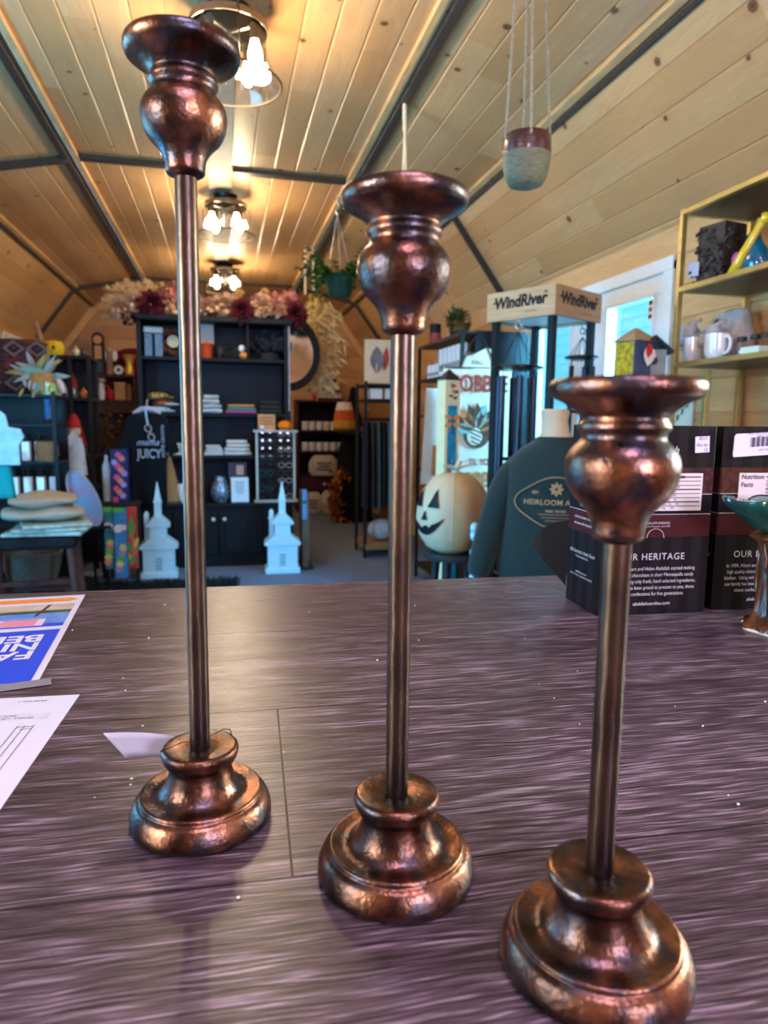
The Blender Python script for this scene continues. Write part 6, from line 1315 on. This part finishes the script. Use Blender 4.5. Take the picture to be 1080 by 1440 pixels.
for x in (-.105, .105):
    for y in (-.1, .1): MB().box((x, y, (zz - .02) / 2), (.022, .022, zz - .02)).build('leg', PED, tp)
floorpole(158, 181, 632, 706, 5.3, [PP[0], PP[1], PP[2], PP[3]], 'navy garden pole painted with pink flowers standing on the low dark table', m_flower, zz + .001)
floorpole(163, 180, 716, 812, 5.0, [PP[4], PP[5], PP[2], PP[6], PP[7]], 'blue garden pole painted with a white bird left of the church lantern', m_bird)
floorpole(149, 161, 716, 800, 5.08, [mat('pole teal', C(60, 130, 130), .5, var=.3, bump=0), PP[5], PP[3], PP[6], PP[7]], 'teal garden pole with butterflies, left of the blue bird pole', m_bird)
floorpole(181, 194, 714, 800, 5.12, [PP[8], PP[7], PP[6], PP[3]], 'red garden pole painted with a green tree, right of the blue bird pole', m_tree)
l = at(152, 650, 5.5); t = thing('white_bottle_tag', 'slim white and blue bottle hanging beside the navy floral pole', 'bottle', (l.x, 5.42, zz + .001)); MB().lathe([(0, 0), (.03, 0), (.032, .26), (.012, .31), (.012, .36), (0, .36)], 16).build('body', mat('pale blue bottle', C(190, 210, 224), .3), t); MB().lathe([(.013, .345), (.016, .345), (.016, .385), (0, .39)], 12).build('cap', BLACK, t)
# dried branches
l = at(152, 640, 6.8); t = thing('dried_branches', 'tall bundle of brown dried branches left of the black T-shirt', 'dried flowers', (l.x, 6.8, 0)); MB().lathe([(0, 0), (.12, 0), (.15, .4), (.14, .42), (0, .40)], 20).build('basket', PED, t); q = MB()
for k in range(60):
    a = RD.uniform(0, 6.28); r = RD.uniform(.02, .1); e_ = Vector((r * 2.2 * math.cos(a), r * 2 * math.sin(a), RD.uniform(.8, 1.25))); q.tube([(r * math.cos(a), r * math.sin(a), .39), e_ * .7, e_], .004, 4)
    for j in range(4): q.leaf(e_ * (1 - .12 * j), (RD.uniform(-1, 1), RD.uniform(-1, 1), RD.uniform(0, 1)), (0, 0, 1), .09, .03)
q.build('branches', mat('brown branches', C(110, 84, 50), .9, col2=C(66, 48, 30), scale=30), t)
# dark shaggy mat
q = MB(); c0 = atz(195, 822, 0)
q.box((0, 0, .008), (1.36, .42, .016))
for k in range(2600): x, y = RD.uniform(-.7, .7), RD.uniform(-.22, .22); q.leaf((x, y, .012), (RD.uniform(-1, 1), RD.uniform(-1, 1), RD.uniform(.5, 2)), (0, 0, 1), .045, .010)
tag(q.build('floor_mat', mat('black shag', C(22, 28, 32), .95, col2=C(44, 54, 60), scale=40), loc=(c0.x + .02, 4.98, 0)), 'dark shaggy mat on the carpet just beyond the counter edge', 'mat')
# chair with black seat carrying folded blankets
cw = mat('walnut chair wood', C(86, 54, 48), .5, var=.2); a0 = at(45, 752, 4.2); sz_ = a0.z
t = thing('chair', 'dark wooden chair with a black seat holding cream folded blankets at the left', 'chair', (a0.x - .02, 4.3, 0), .12)
MB().box((0, 0, sz_ - .035), (.50, .46, .07)).build('seat', mat('black seat cushion', C(24, 25, 30), .8), t, bevel=.025, bseg=3)
for sx in (-1, 1):
    for sy in (-1, 1): MB().tube([(sx * .21, sy * .18, sz_ - .06), (sx * .225, sy * .2, .28), (sx * .245, sy * .215, .0)], [.024, .022, .017], 10).build('leg', cw, t)
MB().bar((-.22, -.2, .2), (.22, -.2, .2), .022, .03).build('stretcher', cw, t); MB().bar((-.22, .2, .2), (.22, .2, .2), .022, .03).build('stretcher', cw, t)
for sx in (-1, 1): MB().tube([(-.235, sx * .19, sz_ - .05), (-.25, sx * .19, sz_ + .15), (-.30, sx * .19, sz_ + .42)], [.024, .022, .018], 10).build('back_post', cw, t)
for z in (.10, .34): MB().bar((-.265 - .05 * (z > .2), -.19, sz_ + z), (-.265 - .05 * (z > .2), .19, sz_ + z), .05, .02).build('back_rail', cw, t)
CRB = mat('cream blanket', C(180, 174, 158), .95, var=.06, scale=20); SAGE = mat('sage cloth', C(136, 150, 128), .95, col2=C(190, 206, 200), scale=24)
bl = at(58, 722, 4.2); wv_ = lambda x: .012 * math.sin(x * 19)
q = MB()
for k, (w_, h_, dy) in enumerate(((.44, .09, 0), (.36, .09, .01))):
    z = .0 + .075 * k; q.loft([[Vector((x, (.17 - 1.2 * x * x) * math.cos(a) + dy, z + h_ / 2 + (h_ / 2 + .010 * math.sin(x * 21 + k * 2)) * (1 - (abs(x) / (w_ / 2)) ** 4 * .55) * math.sin(a) + .3 * wv_(x))) for a in [2 * PI * i / 18 for i in range(18)]] for x in [-w_ / 2 + w_ * i / 14 for i in range(15)]])
tag(q.build('folded_blanket', CRB, loc=(bl.x, 4.26, sz_ + .075), rotz=.2, sub=1), 'cream folded blanket heaped on the dark wooden chair', 'blanket')
q = MB()
for k in range(3): q.box((.02 * k, -.01 * k, .012 + .024 * k), (.42 - .03 * k, .36, .022), RZ(.15 * k).to_3x3())
tag(q.build('folded_cloth', SAGE, loc=(bl.x + .02, 4.27, sz_ + .002), bevel=.009), 'sage and pale striped cloths folded under the cream blanket on the chair', 'cloth')
l = at(38, 775, 4.6); t = thing('wicker_basket', 'round grey wicker basket on the low crate behind the chair legs', 'basket', (l.x, 4.70, 0.155)); WK = mat('grey wicker', C(120, 108, 96), .85, col2=C(70, 60, 52), scale=70, stretch=(1, 1, 3), bump=.5)
MB().lathe([(0, 0), (.135, 0), (.165, .10), (.178, .2), (.168, .205), (.155, .1), (.125, .012), (0, .012)], 36).build('body', WK, t); MB().ring((0, 0, .2), .175, .011, 36).build('rim', WK, t)
t = thing('low_crate', 'low wooden crate on the floor under the wicker basket at the left', 'crate', (l.x - .05, 4.73, 0))
MB().box((0, 0, .14), (.6, .30, .025)).build('top_board', cw, t); 
for x in (-.28, .28):
    for y in (-.13, .13): MB().box((x, y, .065), (.03, .03, .13)).build('leg', cw, t)
# black bottle rack
X0, Y0_ = at(35, 690, 5.0).x, 5.0
t = thing('bottle_rack', 'black rack of white bottles at the far left behind the chair', 'shelf', (X0 - .05, 5.05, 0)); zr = [at(40, p_, 5.0).z for p_ in (697, 648, 596, 555)]
for x in (-.28, .28):
    for y in (-.16, .16): MB().box((x, y, (zr[3] + .02) / 2), (.022, .022, zr[3] + .02)).build('post', BLACK, t)
for z in zr + [.3]: MB().box((0, 0, z - .008), (.58, .34, .016)).build('shelf_board', BLACK, t)
MB().box((0, .175, zr[3] / 2), (.58, .01, zr[3])).build('back_panel', BLACK, t)
for row, n in ((0, 7), (1, 7)):
    for k in range(n):
        bt = thing('bottle', ('small white bottle with dark cap in the lower row of the far left rack', 'small white bottle with dark cap in the upper row of the far left rack')[row], 'bottle', (X0 - .05 - .24 + .08 * k, 4.98, zr[row] + .001), 0, ('lower row of left bottles', 'upper row of left bottles')[row])
        MB().box((0, 0, .065), (.055, .055, .13)).build('body', CER, bt, bevel=.008); MB().lathe([(.014, .128), (.014, .15), (.022, .152), (.022, .175), (0, .178)], 12).build('cap', BLACK, bt)
# kilim cushion
KIL = mat('kilim weave', C(84, 50, 48), .95, col2=C(46, 40, 42), scale=26, stretch=(1, 1, 2.6), thr=(.46, .54)); c = at(8, 512, 4.75)
t = thing('kilim_cushion', 'dark red diamond patterned cushion at the left edge above the bottle rack', 'cushion', (c.x - .06, 5.12, zr[3] + .001), .05); kh = at(8, 470, 4.9).z - zr[3]
q = MB(); hw2 = .22
q.loft([[Vector((x, (.075 * (1 - abs(2 * f - 1) ** 3) + .008) * s_ * (1 - (abs(x) / hw2) ** 4 * .8), kh * f)) for x, s_ in [(-hw2, -1), (-.11, -1), (0, -1), (.11, -1), (hw2, -1), (hw2, 1), (.11, 1), (0, 1), (-.11, 1), (-hw2, 1)]] for f in (0, .12, .3, .5, .7, .88, 1)])
q.build('cushion', KIL, t, sub=1); q = MB()
for k in range(3):
    cz_ = kh * (.2 + .3 * k)
    for cx_ in (-.12, .03, .17):
        for s_, mi in ((.07, 0), (.042, 1), (.02, 0)): q.add([(cx_ - s_, -.088 - .001 * (mi + (s_ < .03)), cz_), (cx_, -.088 - .001 * (mi + (s_ < .03)), cz_ - s_ * .8), (cx_ + s_, -.088 - .001 * (mi + (s_ < .03)), cz_), (cx_, -.088 - .001 * (mi + (s_ < .03)), cz_ + s_ * .8)], [(0, 1, 2, 3)], mi if k != 1 else 2 - mi)
q.build('pattern', [mat('kilim buff', C(112, 84, 80), .95), mat('kilim black', C(44, 36, 38), .95), mat('kilim red', C(132, 40, 40), .95)], t)
# dark shelf unit along the left wall
lx = -1.72; LB = mat('charcoal shelf', C(28, 28, 34), .5, var=.2)
ya, yb = 5.62, 6.55; zsh = [.35, .75, atx(100, 640, -1.55).z, 1.30, 1.62]
p1, p2 = at(95, 640, 6.0), at(95, 500, 6.0); zsh = [.3, .66, p1.z, at(100, 560, 6.0).z, at(95, 502, 6.0).z]
bx0, bx1 = at(68, 560, 5.9).x, at(128, 560, 5.9).x
t = thing('etagere', 'charcoal open shelf unit crowded with ornaments in front of the left wall', 'shelf', ((bx0 + bx1) / 2, 6.0, 0)); hw3 = (bx1 - bx0) / 2
for x in (-hw3, 0.02, hw3):
    for y in (-.15, .15): MB().box((x, y, zsh[4] / 2), (.03, .03, zsh[4])).build('post', LB, t)
for z in zsh: MB().box((0, 0, z - .012), (2 * hw3 + .04, .34, .024)).build('shelf_board', LB, t)
MB().box((0, .165, zsh[4] * .5), (2 * hw3, .01, zsh[4] - .02)).build('back_panel', LB, t)
def onsh(px, k, dy=-.05): return (at(px, 560, 6.0 + dy).x, 6.0 + dy, zsh[k] + .001)
l = onsh(79, 4); t = thing('yellow_jack_lantern', 'round yellow jack-o-lantern on top of the charcoal shelf', 'pumpkin', (l[0], l[1], l[2])); MB().lathe([(0, .005), (.06, 0), (.075, .035), (.076, .075), (.06, .11), (.02, .12), (0, .115)], 32, wob=lambda a, k: 1 + .03 * abs(math.sin(4 * a))).build('shell', mat('yellow gloss', C(214, 170, 30), .4), t); q = MB(); q.sphere((.015, -.076, .06), (.012, .006, .016), 8, 6); q.sphere((-.03, -.07, .075), (.008, .006, .01), 8, 6); q.build('face', BLACK, t)
for k, (px, z_, h_, c_, lab) in enumerate(((60, 4, .24, C(150, 110, 80), 'thin leaning twig ornament on top of the charcoal shelf'),)):
    l = onsh(px, z_); q = MB(); q.tube([(0, 0, .01), (-.03, 0, .13), (-.06, 0, .26)], [.03, .022, .012], 10); q.box((0, 0, .012), (.08, .06, .024)); tag(q.build('twig_ornament', mat('pale brown twig', c_, .8), loc=(l[0] + .04, l[1], l[2])), lab, 'ornament')
def gnome(px, k, Y, s_, lab, hat):
    l = (at(px, 560, Y).x, Y, zsh[k] + .001 if k is not None else 0); t = thing('gnome', lab, 'figurine', l); MB().lathe([(0, 0), (.05 * s_, 0), (.055 * s_, .04 * s_), (.04 * s_, .12 * s_), (0, .13 * s_)], 16).build('body', mat('gnome coat', C(86, 78, 80), .9), t); MB().lathe([(.05 * s_, .10 * s_), (.035 * s_, .18 * s_), (.008 * s_, .28 * s_), (0, .285 * s_)], 16).build('hat', hat, t); MB().leaf((0, -.048 * s_, .12 * s_), (0, -.15, -1), (0, -1, 0), .12 * s_, .075 * s_).build('beard', CER, t); MB().sphere((0, -.05 * s_, .12 * s_), .011 * s_, 8, 6).build('nose', SKIN, t)
RDH = mat('red felt', C(170, 40, 40), .9); gnome(103, 3, 5.93, .75, 'small red-hatted gnome on the upper charcoal shelf', RDH); gnome(112, 2, 5.93, .8, 'red-hatted gnome on the middle charcoal shelf, right end', RDH); gnome(99, 2, 5.92, .7, 'grey-hatted gnome on the middle charcoal shelf, left of the red one', mat('grey felt', C(110, 104, 106), .9))
l = onsh(87, 3, -.12); t = thing('white_bird', 'white hanging bird ornament in the left bay of the charcoal shelf', 'ornament', (l[0], l[1], zsh[3] + .002)); MB().sphere((0, 0, .08), (.035, .03, .075), 14, 10, M=RY(-.4)).build('body', CER, t); MB().sphere((.035, 0, .015), (.02, .02, .013), 10, 7).build('head', mat('blue glass', C(110, 150, 220), .2), t)
for k, (px, c_) in enumerate(((75, C(214, 200, 176)), (86, C(170, 166, 160)))):
    l = onsh(px, 3); t = thing('books_stack', ('stack of cream books on the upper charcoal shelf', 'stack of grey books on the middle charcoal shelf')[k], 'books', (l[0], l[1], zsh[3 - k] + .001 + 0), .1)
    for j in range(4): MB().box((.006 * (-1) ** j, 0, .016 + .032 * j), (.13, .16, .03)).build('book', mat('book %d%d' % (k, j), tuple(min(1, x * (1 - .15 * j)) for x in c_[:3]) + (1,), .7), t, bevel=.002)
l = at(103, 625, 5.3); t = thing('santa_figure', 'tall white-robed bearded figure with a red cap standing in front of the charcoal shelf', 'figure', (l.x, 5.36, 0)); zt_ = at(103, 582, 5.36).z; zb_ = at(106, 668, 5.36).z
MB().loft([ell(0, 0, zb_, .075, .06, 18, .05), ell(0, 0, zb_ + .2, .06, .05, 18, .04), ell(0, 0, zt_ - .17, .045, .04, 18)]).build('robe', mat('pale robe', C(186, 194, 206), .9), t); MB().sphere((0, 0, zt_ - .12), (.045, .045, .055), 14, 10).build('head', SKIN, t); MB().leaf((0, -.045, zt_ - .12), (0, -.1, -1), (0, -1, 0), .17, .08).build('beard', CER, t); MB().lathe([(.05, zt_ - .10), (.04, zt_ - .05), (.015, zt_), (0, zt_)], 16).build('cap', RDH, t); MB().lathe([(0, 0), (.09, 0), (.09, .02), (.02, .05), (.018, zb_ + .01), (0, zb_ + .01)], 16).build('stand', PED, t)
# oval tray
c = at(117, 702, 5.0); p_ = at(98, 664, 5.0) - c; L_ = p_.length; ang = math.atan2(p_.x, p_.z)
m_, nt, p, o = newmat('painted oval'); tc = node(nt, 'ShaderNodeTexCoord'); nz = node(nt, 'ShaderNodeTexNoise'); nz.inputs['Scale'].default_value = 5; nt.links.new(tc.outputs['Object'], nz.inputs[0]); nt.links.new(ramp(nt, nz.outputs[0], [(.35, C(206, 120, 140)), (.5, C(140, 170, 220)), (.65, C(120, 180, 226))]), p.inputs['Base Color']); p.inputs['Roughness'].default_value = .25
t = thing('oval_plaque', 'pale blue and pink oval plaque leaning on its dark easel by the chair', 'plaque', (c.x, 5.05, c.z)); RM = RY(ang) 
MB().lathe([(0, 0), (L_ * .95, 0), (L_ * .95, .012), (0, .012)], 40, M=RM @ RX(PI / 2), sx=.40).build('panel', m_, t); q = MB(); q.tube([RM @ Vector((L_ * .40 * math.cos(a), -.006, L_ * math.sin(a))) for a in [2 * PI * i / 48 for i in range(48)]], .01, 6, 0, True); q.build('rim', mat('silver rim', C(170, 186, 206), .4, metal=.3), t)
q = MB(); 
for x in (-.07, .07): q.tube([(x, .03, L_ * .6), (x * 1.8, .06, -c.z)], .01, 6)
q.tube([(0, .05, L_ * .5), (0, .30, -c.z)], .01, 6); q.bar((-.16, .0, -L_ * 1.02), (.16, .0, -L_ * 1.02), .03, .02); q.build('easel', BLACK, t)
# teal apron and white cut-out, far left edge
c = at(2, 668, 3.8); t = thing('apron_stand', 'teal apron hanging from a dark post at the left edge of the view', 'apron', (c.x - .08, 3.8, 0)); za, zb_ = at(2, 635, 3.8).z, at(2, 700, 3.8).z
MB().sheet(lambda u, v: Vector((-.10 + .23 * u + .02 * (1 - v) * u, -.02 - .012 * math.sin(9 * u), zb_ + (za - zb_) * v)), 12, 8).build('apron', mat('teal cloth apron', C(20, 130, 130), .8, var=.06), t, solid=.004)
MB().tube([(0, .02, 0), (0, .02, za + .02)], .014, 8).bar((-.1, .0, za), (.13, .0, za), .012).build('post', PED, t); MB().lathe([(0, 0), (.13, 0), (.13, .015), (0, .02)], 20).build('foot', PED, t)
q = MB(); out = [(-.09, -.10), (.075, -.10), (.075, .0), (.10, .04), (.085, .08), (.03, .09), (.02, .15), (-.03, .19), (-.09, .17)]
q.prism(out, .012, FACE); cc = at(3, 626, 3.72); tag(q.build('white_cutout', mat('white wood', C(150, 176, 184), .5), loc=(cc.x, 3.74, cc.z), bevel=.004), 'white wooden cut-out shape with wavy outline hanging on the teal apron', 'ornament')
# feather ornament with lights on the bottle rack
c = at(52, 570, 4.95); t = thing('feather_arrangement', 'spray of white and gold feathers in a woven vase near the left window', 'arrangement', (c.x + .03, 4.97, zr[3] + .001)); zt_ = at(52, 500, 5.0).z - zr[3]
MB().lathe([(0, 0), (.06, 0), (.085, .05), (.09, zt_ * .35), (.07, zt_ * .55), (0, zt_ * .55)], 24).build('vase', mat('woven tan vase', C(176, 122, 72), .8, var=.25, scale=60, bump=.4), t); q = MB(); FE = [mat('white feather', C(160, 162, 158), .6), mat('gold feather', C(160, 136, 78), .5, metal=.3), mat('mint feather', C(110, 150, 140), .6)]
for k in range(26): a = RD.uniform(-2.0, 2.0); q.leaf((RD.uniform(-.05, .05), RD.uniform(-.03, .03), zt_ * RD.uniform(.4, .6)), (math.sin(a), RD.uniform(-.9, .2), math.cos(a)), (0, -1, 0), RD.uniform(.10, .2), RD.uniform(.03, .045), k % 3, RD.uniform(-.1, .3))
for k in range(14): q.leaf((RD.uniform(-.1, .1), -.08, zt_ * RD.uniform(.1, .5)), (RD.uniform(-.5, .5), -.3, -1), (0, -1, 0), .07, .02, k % 3, 0)
q.build('feathers', FE, t)
c = at(66, 575, 4.85); t = thing('lime_candle', 'short lime green candle in a glass below the feather spray', 'candle', (c.x, 4.93, zr[3] + .001)); MB().lathe([(0, 0), (.045, 0), (.045, .07), (0, .07)], 20).build('wax', mat('lime wax', C(170, 226, 130), .5), t); MB().lathe([(.047, 0), (.049, .09)], 20).build('glass', GLASS, t)
c = at(54, 600, 4.7); t = thing('blue_twist_candle', 'blue twisted taper candle in a dark holder below the lime candle', 'candle', (c.x, 4.96, zr[2] + .001)); zz = zr[3] - zr[2] - .03
q = MB(); twist(q, (0, 0, .03), (0, 0, zz), .011, 4, 40); q.build('wax', mat('blue wax', C(70, 130, 190), .4), t); MB().lathe([(0, 0), (.03, 0), (.03, .012), (.015, .04), (0, .04)], 14).build('holder', PED, t)
# back left corner shelf with clock, vases and books
by = 9.3; xa, xb = at(131, 560, by).x, at(192, 560, by).x; DKW = mat('dark walnut shelf', C(62, 36, 26), .5, var=.2)
t = thing('corner_shelf', 'dark walnut shelf unit of vases and clocks against the back left wall', 'shelf', ((xa + xb) / 2, by, 0)); hw4 = (xb - xa) / 2; zq = [at(160, p_, by).z for p_ in (528, 563, 578)]
for x in (-hw4, hw4): MB().box((x, 0, zq[0] / 2), (.03, .34, zq[0])).build('side', DKW, t)
for z in (zq[0], zq[1], .9, .5, .1): MB().box((0, 0, z - .015), (2 * hw4 + .03, .36, .03)).build('shelf_board', DKW, t)
MB().box((0, -.15, zq[1] - .09), (2 * hw4, .03, .14)).build('apron_board', DKW, t); MB().box((0, .16, zq[0] / 2), (2 * hw4, .02, zq[0])).build('back', DKW, t)
zz = zq[0] + .001; fx = lambda px: at(px, 528, by - .05).x; hz = lambda px, p_: at(px, p_, by - .05).z - zz
t = thing('tall_clock', 'tall narrow dark clock with a cream face on the walnut shelf', 'clock', (fx(140), by - .05, zz)); h_ = hz(140, 470); MB().box((0, 0, h_ * .45), (.14, .08, h_ * .9)).lathe([(.07, 0), (.07, .08), (0, .08)], 20, M=TR(0, .04, h_ * .9) @ FACE).build('case', PED, t); MB().lathe([(0, 0), (.05, 0), (.05, .006), (0, .006)], 20, M=TR(0, -.041, h_ * .86) @ FACE).build('face', CRM, t); MB().box((0, -.042, h_ * .55), (.08, .004, h_ * .32)).build('panel', mat('clock panel', C(196, 150, 116), .6), t); MB().box((0, -.042, h_ * .2), (.09, .004, h_ * .26)).build('lower_panel', mat('clock lower panel', C(60, 84, 84), .6), t)
t = thing('angel_figure', 'white winged angel figure beside the tall dark clock', 'figurine', (fx(155), by - .05, zz)); h_ = hz(155, 487); MB().lathe([(0, 0), (.05, 0), (.035, h_ * .5), (.03, h_ * .75), (0, h_ * .8)], 14).build('robe', mat('taupe robe', C(150, 120, 104), .8), t); MB().sphere((0, 0, h_ * .85), .035, 12, 9).build('head', SKIN, t); q = MB()
for s_ in (-1, 1): q.sphere((s_ * .055, .03, h_ * .68), (.035, .012, h_ * .2), 12, 8)
q.build('wings', CER, t)
t = thing('round_clock', 'small round white clock low beside the angel figure', 'clock', (fx(168), by - .1, zz)); MB().lathe([(0, -.015), (.055, -.015), (.06, 0), (.055, .015), (0, .015)], 24, M=TR(0, 0, .062) @ FACE).build('case', CER, t); MB().lathe([(0, 0), (.02, 0), (.02, .004), (0, .004)], 16, M=TR(0, -.018, .062) @ FACE).build('hub', PED, t)
t = thing('gold_trophy', 'gold glittering vase at the right end of the walnut shelf top', 'vase', (fx(183), by - .1, zz)); h_ = hz(183, 500); MB().lathe([(0, 0), (.05, 0), (.06, h_ * .25), (.05, h_ * .42), (.04, h_ * .55), (.07, h_ * .85), (.075, h_), (.06, h_ * .9), (0, h_ * .6)], 24).build('body', mat('gold glitter', C(226, 186, 84), .3, metal=.6, var=.3, scale=90), t)
t = thing('maroon_fan', 'maroon half-round board standing behind the gold vase', 'ornament', (fx(186), by + .08, zz)); h_ = hz(180, 488); MB().lathe([(0, 0), (h_, 0), (h_, .02), (0, .02)], 40, M=FACE).build('disc', mat('maroon felt', C(110, 24, 48), .9), t)
zz = zq[1] + .001
for px, w_, h_, m_, nm, lab in ((139, .09, .24, CER, 'white_vase', 'white vase with a silver bloom at the left of the lower walnut shelf'), (155, .11, .16, mat('red gloss', C(170, 30, 36), .4), 'red_ornament', 'red round ornament between white vase and tan books'), (169, .12, .20, mat('tan book', C(176, 140, 96), .7), 'tan_box', 'tan box on the lower walnut shelf'), (181, .10, .22, mat('brown crock', C(130, 96, 76), .6), 'brown_crock', 'brown crock at the right of the lower walnut shelf')):
    t = thing(nm, lab, 'vase' if 'vase' in nm or 'crock' in nm else 'ornament', (fx(px) + (.03 if 'white' in nm else 0), by - .08, zz)); r = w_ / 2
    if nm == 'tan_box': MB().box((0, 0, h_ / 2), (w_, .12, h_)).build('body', m_, t, bevel=.004); MB().box((0, 0, h_ + .008), (w_ + .01, .13, .016)).build('lid', CRM, t)
    elif nm == 'red_ornament': MB().lathe([(0, 0), (r * .8, 0), (r * 1.2, h_ * .4), (r, h_ * .75), (0, h_ * .85)], 20).build('body', m_, t); MB().tube([(0, 0, h_ * .8), (-.05, 0, h_ * 1.15)], .014, 8).build('neck', m_, t)
    else:
        MB().lathe([(0, 0), (r * .8, 0), (r, h_ * .4), (r * .7, h_ * .85), (r * .8, h_ * .9), (0, h_ * .86)], 20).build('body', m_, t)
        if 'white' in nm: MB().sphere((0, 0, h_ * 1.02), (.062, .06, .045), 14, 9).build('bloom', mat('silver bloom', C(176, 166, 150), .4, metal=.4), t)
        else: MB().tube([(r * .7, 0, h_ * .75), (r * 1.3, 0, h_ * .6), (r * .9, 0, h_ * .3)], .01, 8).build('handle', m_, t)
# wire on the left wall
c = atx(0, 443, -1.96); q = MB(); pts = [atx(px, py, -1.97) for px, py in ((-12, 440), (2, 441), (12, 442), (20, 450), (30, 456), (38, 454), (40, 450))]
b0 = pts[0]; q.tube([p_ - b0 for p_ in pts], .006, 6); q.box(pts[-1] - b0, (.03, .05, .05)); tag(q.build('wall_cable', KH, loc=b0), 'thin dark cable sagging along the left wall above the small window', 'cable')

# more goods on and around the left shelves
for k, (px, k_, r, c_, lab) in enumerate(((80, 2, .05, C(190, 196, 206), 'round silver ornament on the middle charcoal shelf, left end'), (118, 3, .032, C(226, 140, 80), 'small orange ornament on the upper charcoal shelf, right end'), (110, 4, .03, C(210, 190, 160), 'small tan knob ornament on top of the charcoal shelf'), (120, 4, .024, C(60, 54, 60), 'tiny dark finial on top of the charcoal shelf, right corner'))):
    l = onsh(px, k_, -.09); q = MB(); q.lathe([(0, 0), (r * .5, 0), (r, r * .8), (r * .9, r * 1.5), (r * .35, r * 2), (r * .3, r * 2.5), (0, r * 2.6)], 18); tag(q.build('ornament', mat('ornament %d' % k, c_, .3, metal=.2), loc=l), lab, 'ornament')
for k, (px, c_, lab) in enumerate(((84, C(206, 200, 190), 'pale folded linens on the lower charcoal shelf'), (108, C(120, 70, 66), 'dull red folded linens on the lower charcoal shelf'))):
    l = onsh(px, 1, -.04); t = thing('folded_linens', lab, 'linens', l)
    for j in range(4): MB().box((.004 * (-1) ** j, 0, .02 + .04 * j), (.15, .2, .036)).build('fold', mat('linen %d' % k, c_, .9, var=.15), t, bevel=.012, bseg=3)
l = at(62, 640, 4.9); t = thing('woven_bag', 'tan woven bag with a round handle on the middle shelf of the bottle rack', 'bag', (X0 + .165, 4.93, zr[1] + .001)); MB().loft([[Vector((.075 * s_ * math.cos(a), .04 * s_ * math.sin(a), z)) for a in [2 * PI * i / 16 for i in range(16)]] for z, s_ in ((0, .85), (.05, 1), (.11, .95), (.13, .8))]).build('bag', mat('tan weave', C(170, 140, 104), .9, col2=C(110, 88, 64), scale=80, bump=.3), t); MB().tube([(.055 * math.cos(a), 0, .125 + .06 * math.sin(a)) for a in [PI * i / 10 for i in range(11)]], .006, 6).build('handle', PED, t)
l = at(66, 615, 5.6); t = thing('green_bottle', 'slender green glass bottle leaning beside the blue twisted candle', 'bottle', (l.x + .04, 5.52, 0)); zz = at(66, 640, 5.52).z
MB().lathe([(0, 0), (.08, 0), (.08, .015), (.012, .03), (.012, zz), (.05, zz), (.05, zz + .01), (0, zz + .01)], 16).build('stand', PED, t); MB().lathe([(0, zz + .011), (.035, zz + .011), (.036, zz + .12), (.012, zz + .18), (.012, zz + .26), (0, zz + .26)], 16).build('glass', mat('green bottle glass', C(90, 170, 120), .1, coat=.6), t)
a, b = at(124, 640, 5.55), at(142, 770, 5.45); q = MB(); t = thing('leaning_ladder', 'narrow black display ladder leaning beside the oval plaque', 'ladder', (b.x - .07, 5.47, 0)); hl = a.z
for s_ in (-1, 1): MB().bar((s_ * .09, 0, 0), (s_ * .07 - .09, .16, hl), .024, .024).build('rail', BLACK, t)
for f in (.15, .33, .51, .69, .87): MB().bar((-.09 - .09 * f + .02 * f, .16 * f, hl * f), (.09 - .09 * f - .02 * f, .16 * f, hl * f), .022, .022).build('rung', BLACK, t)
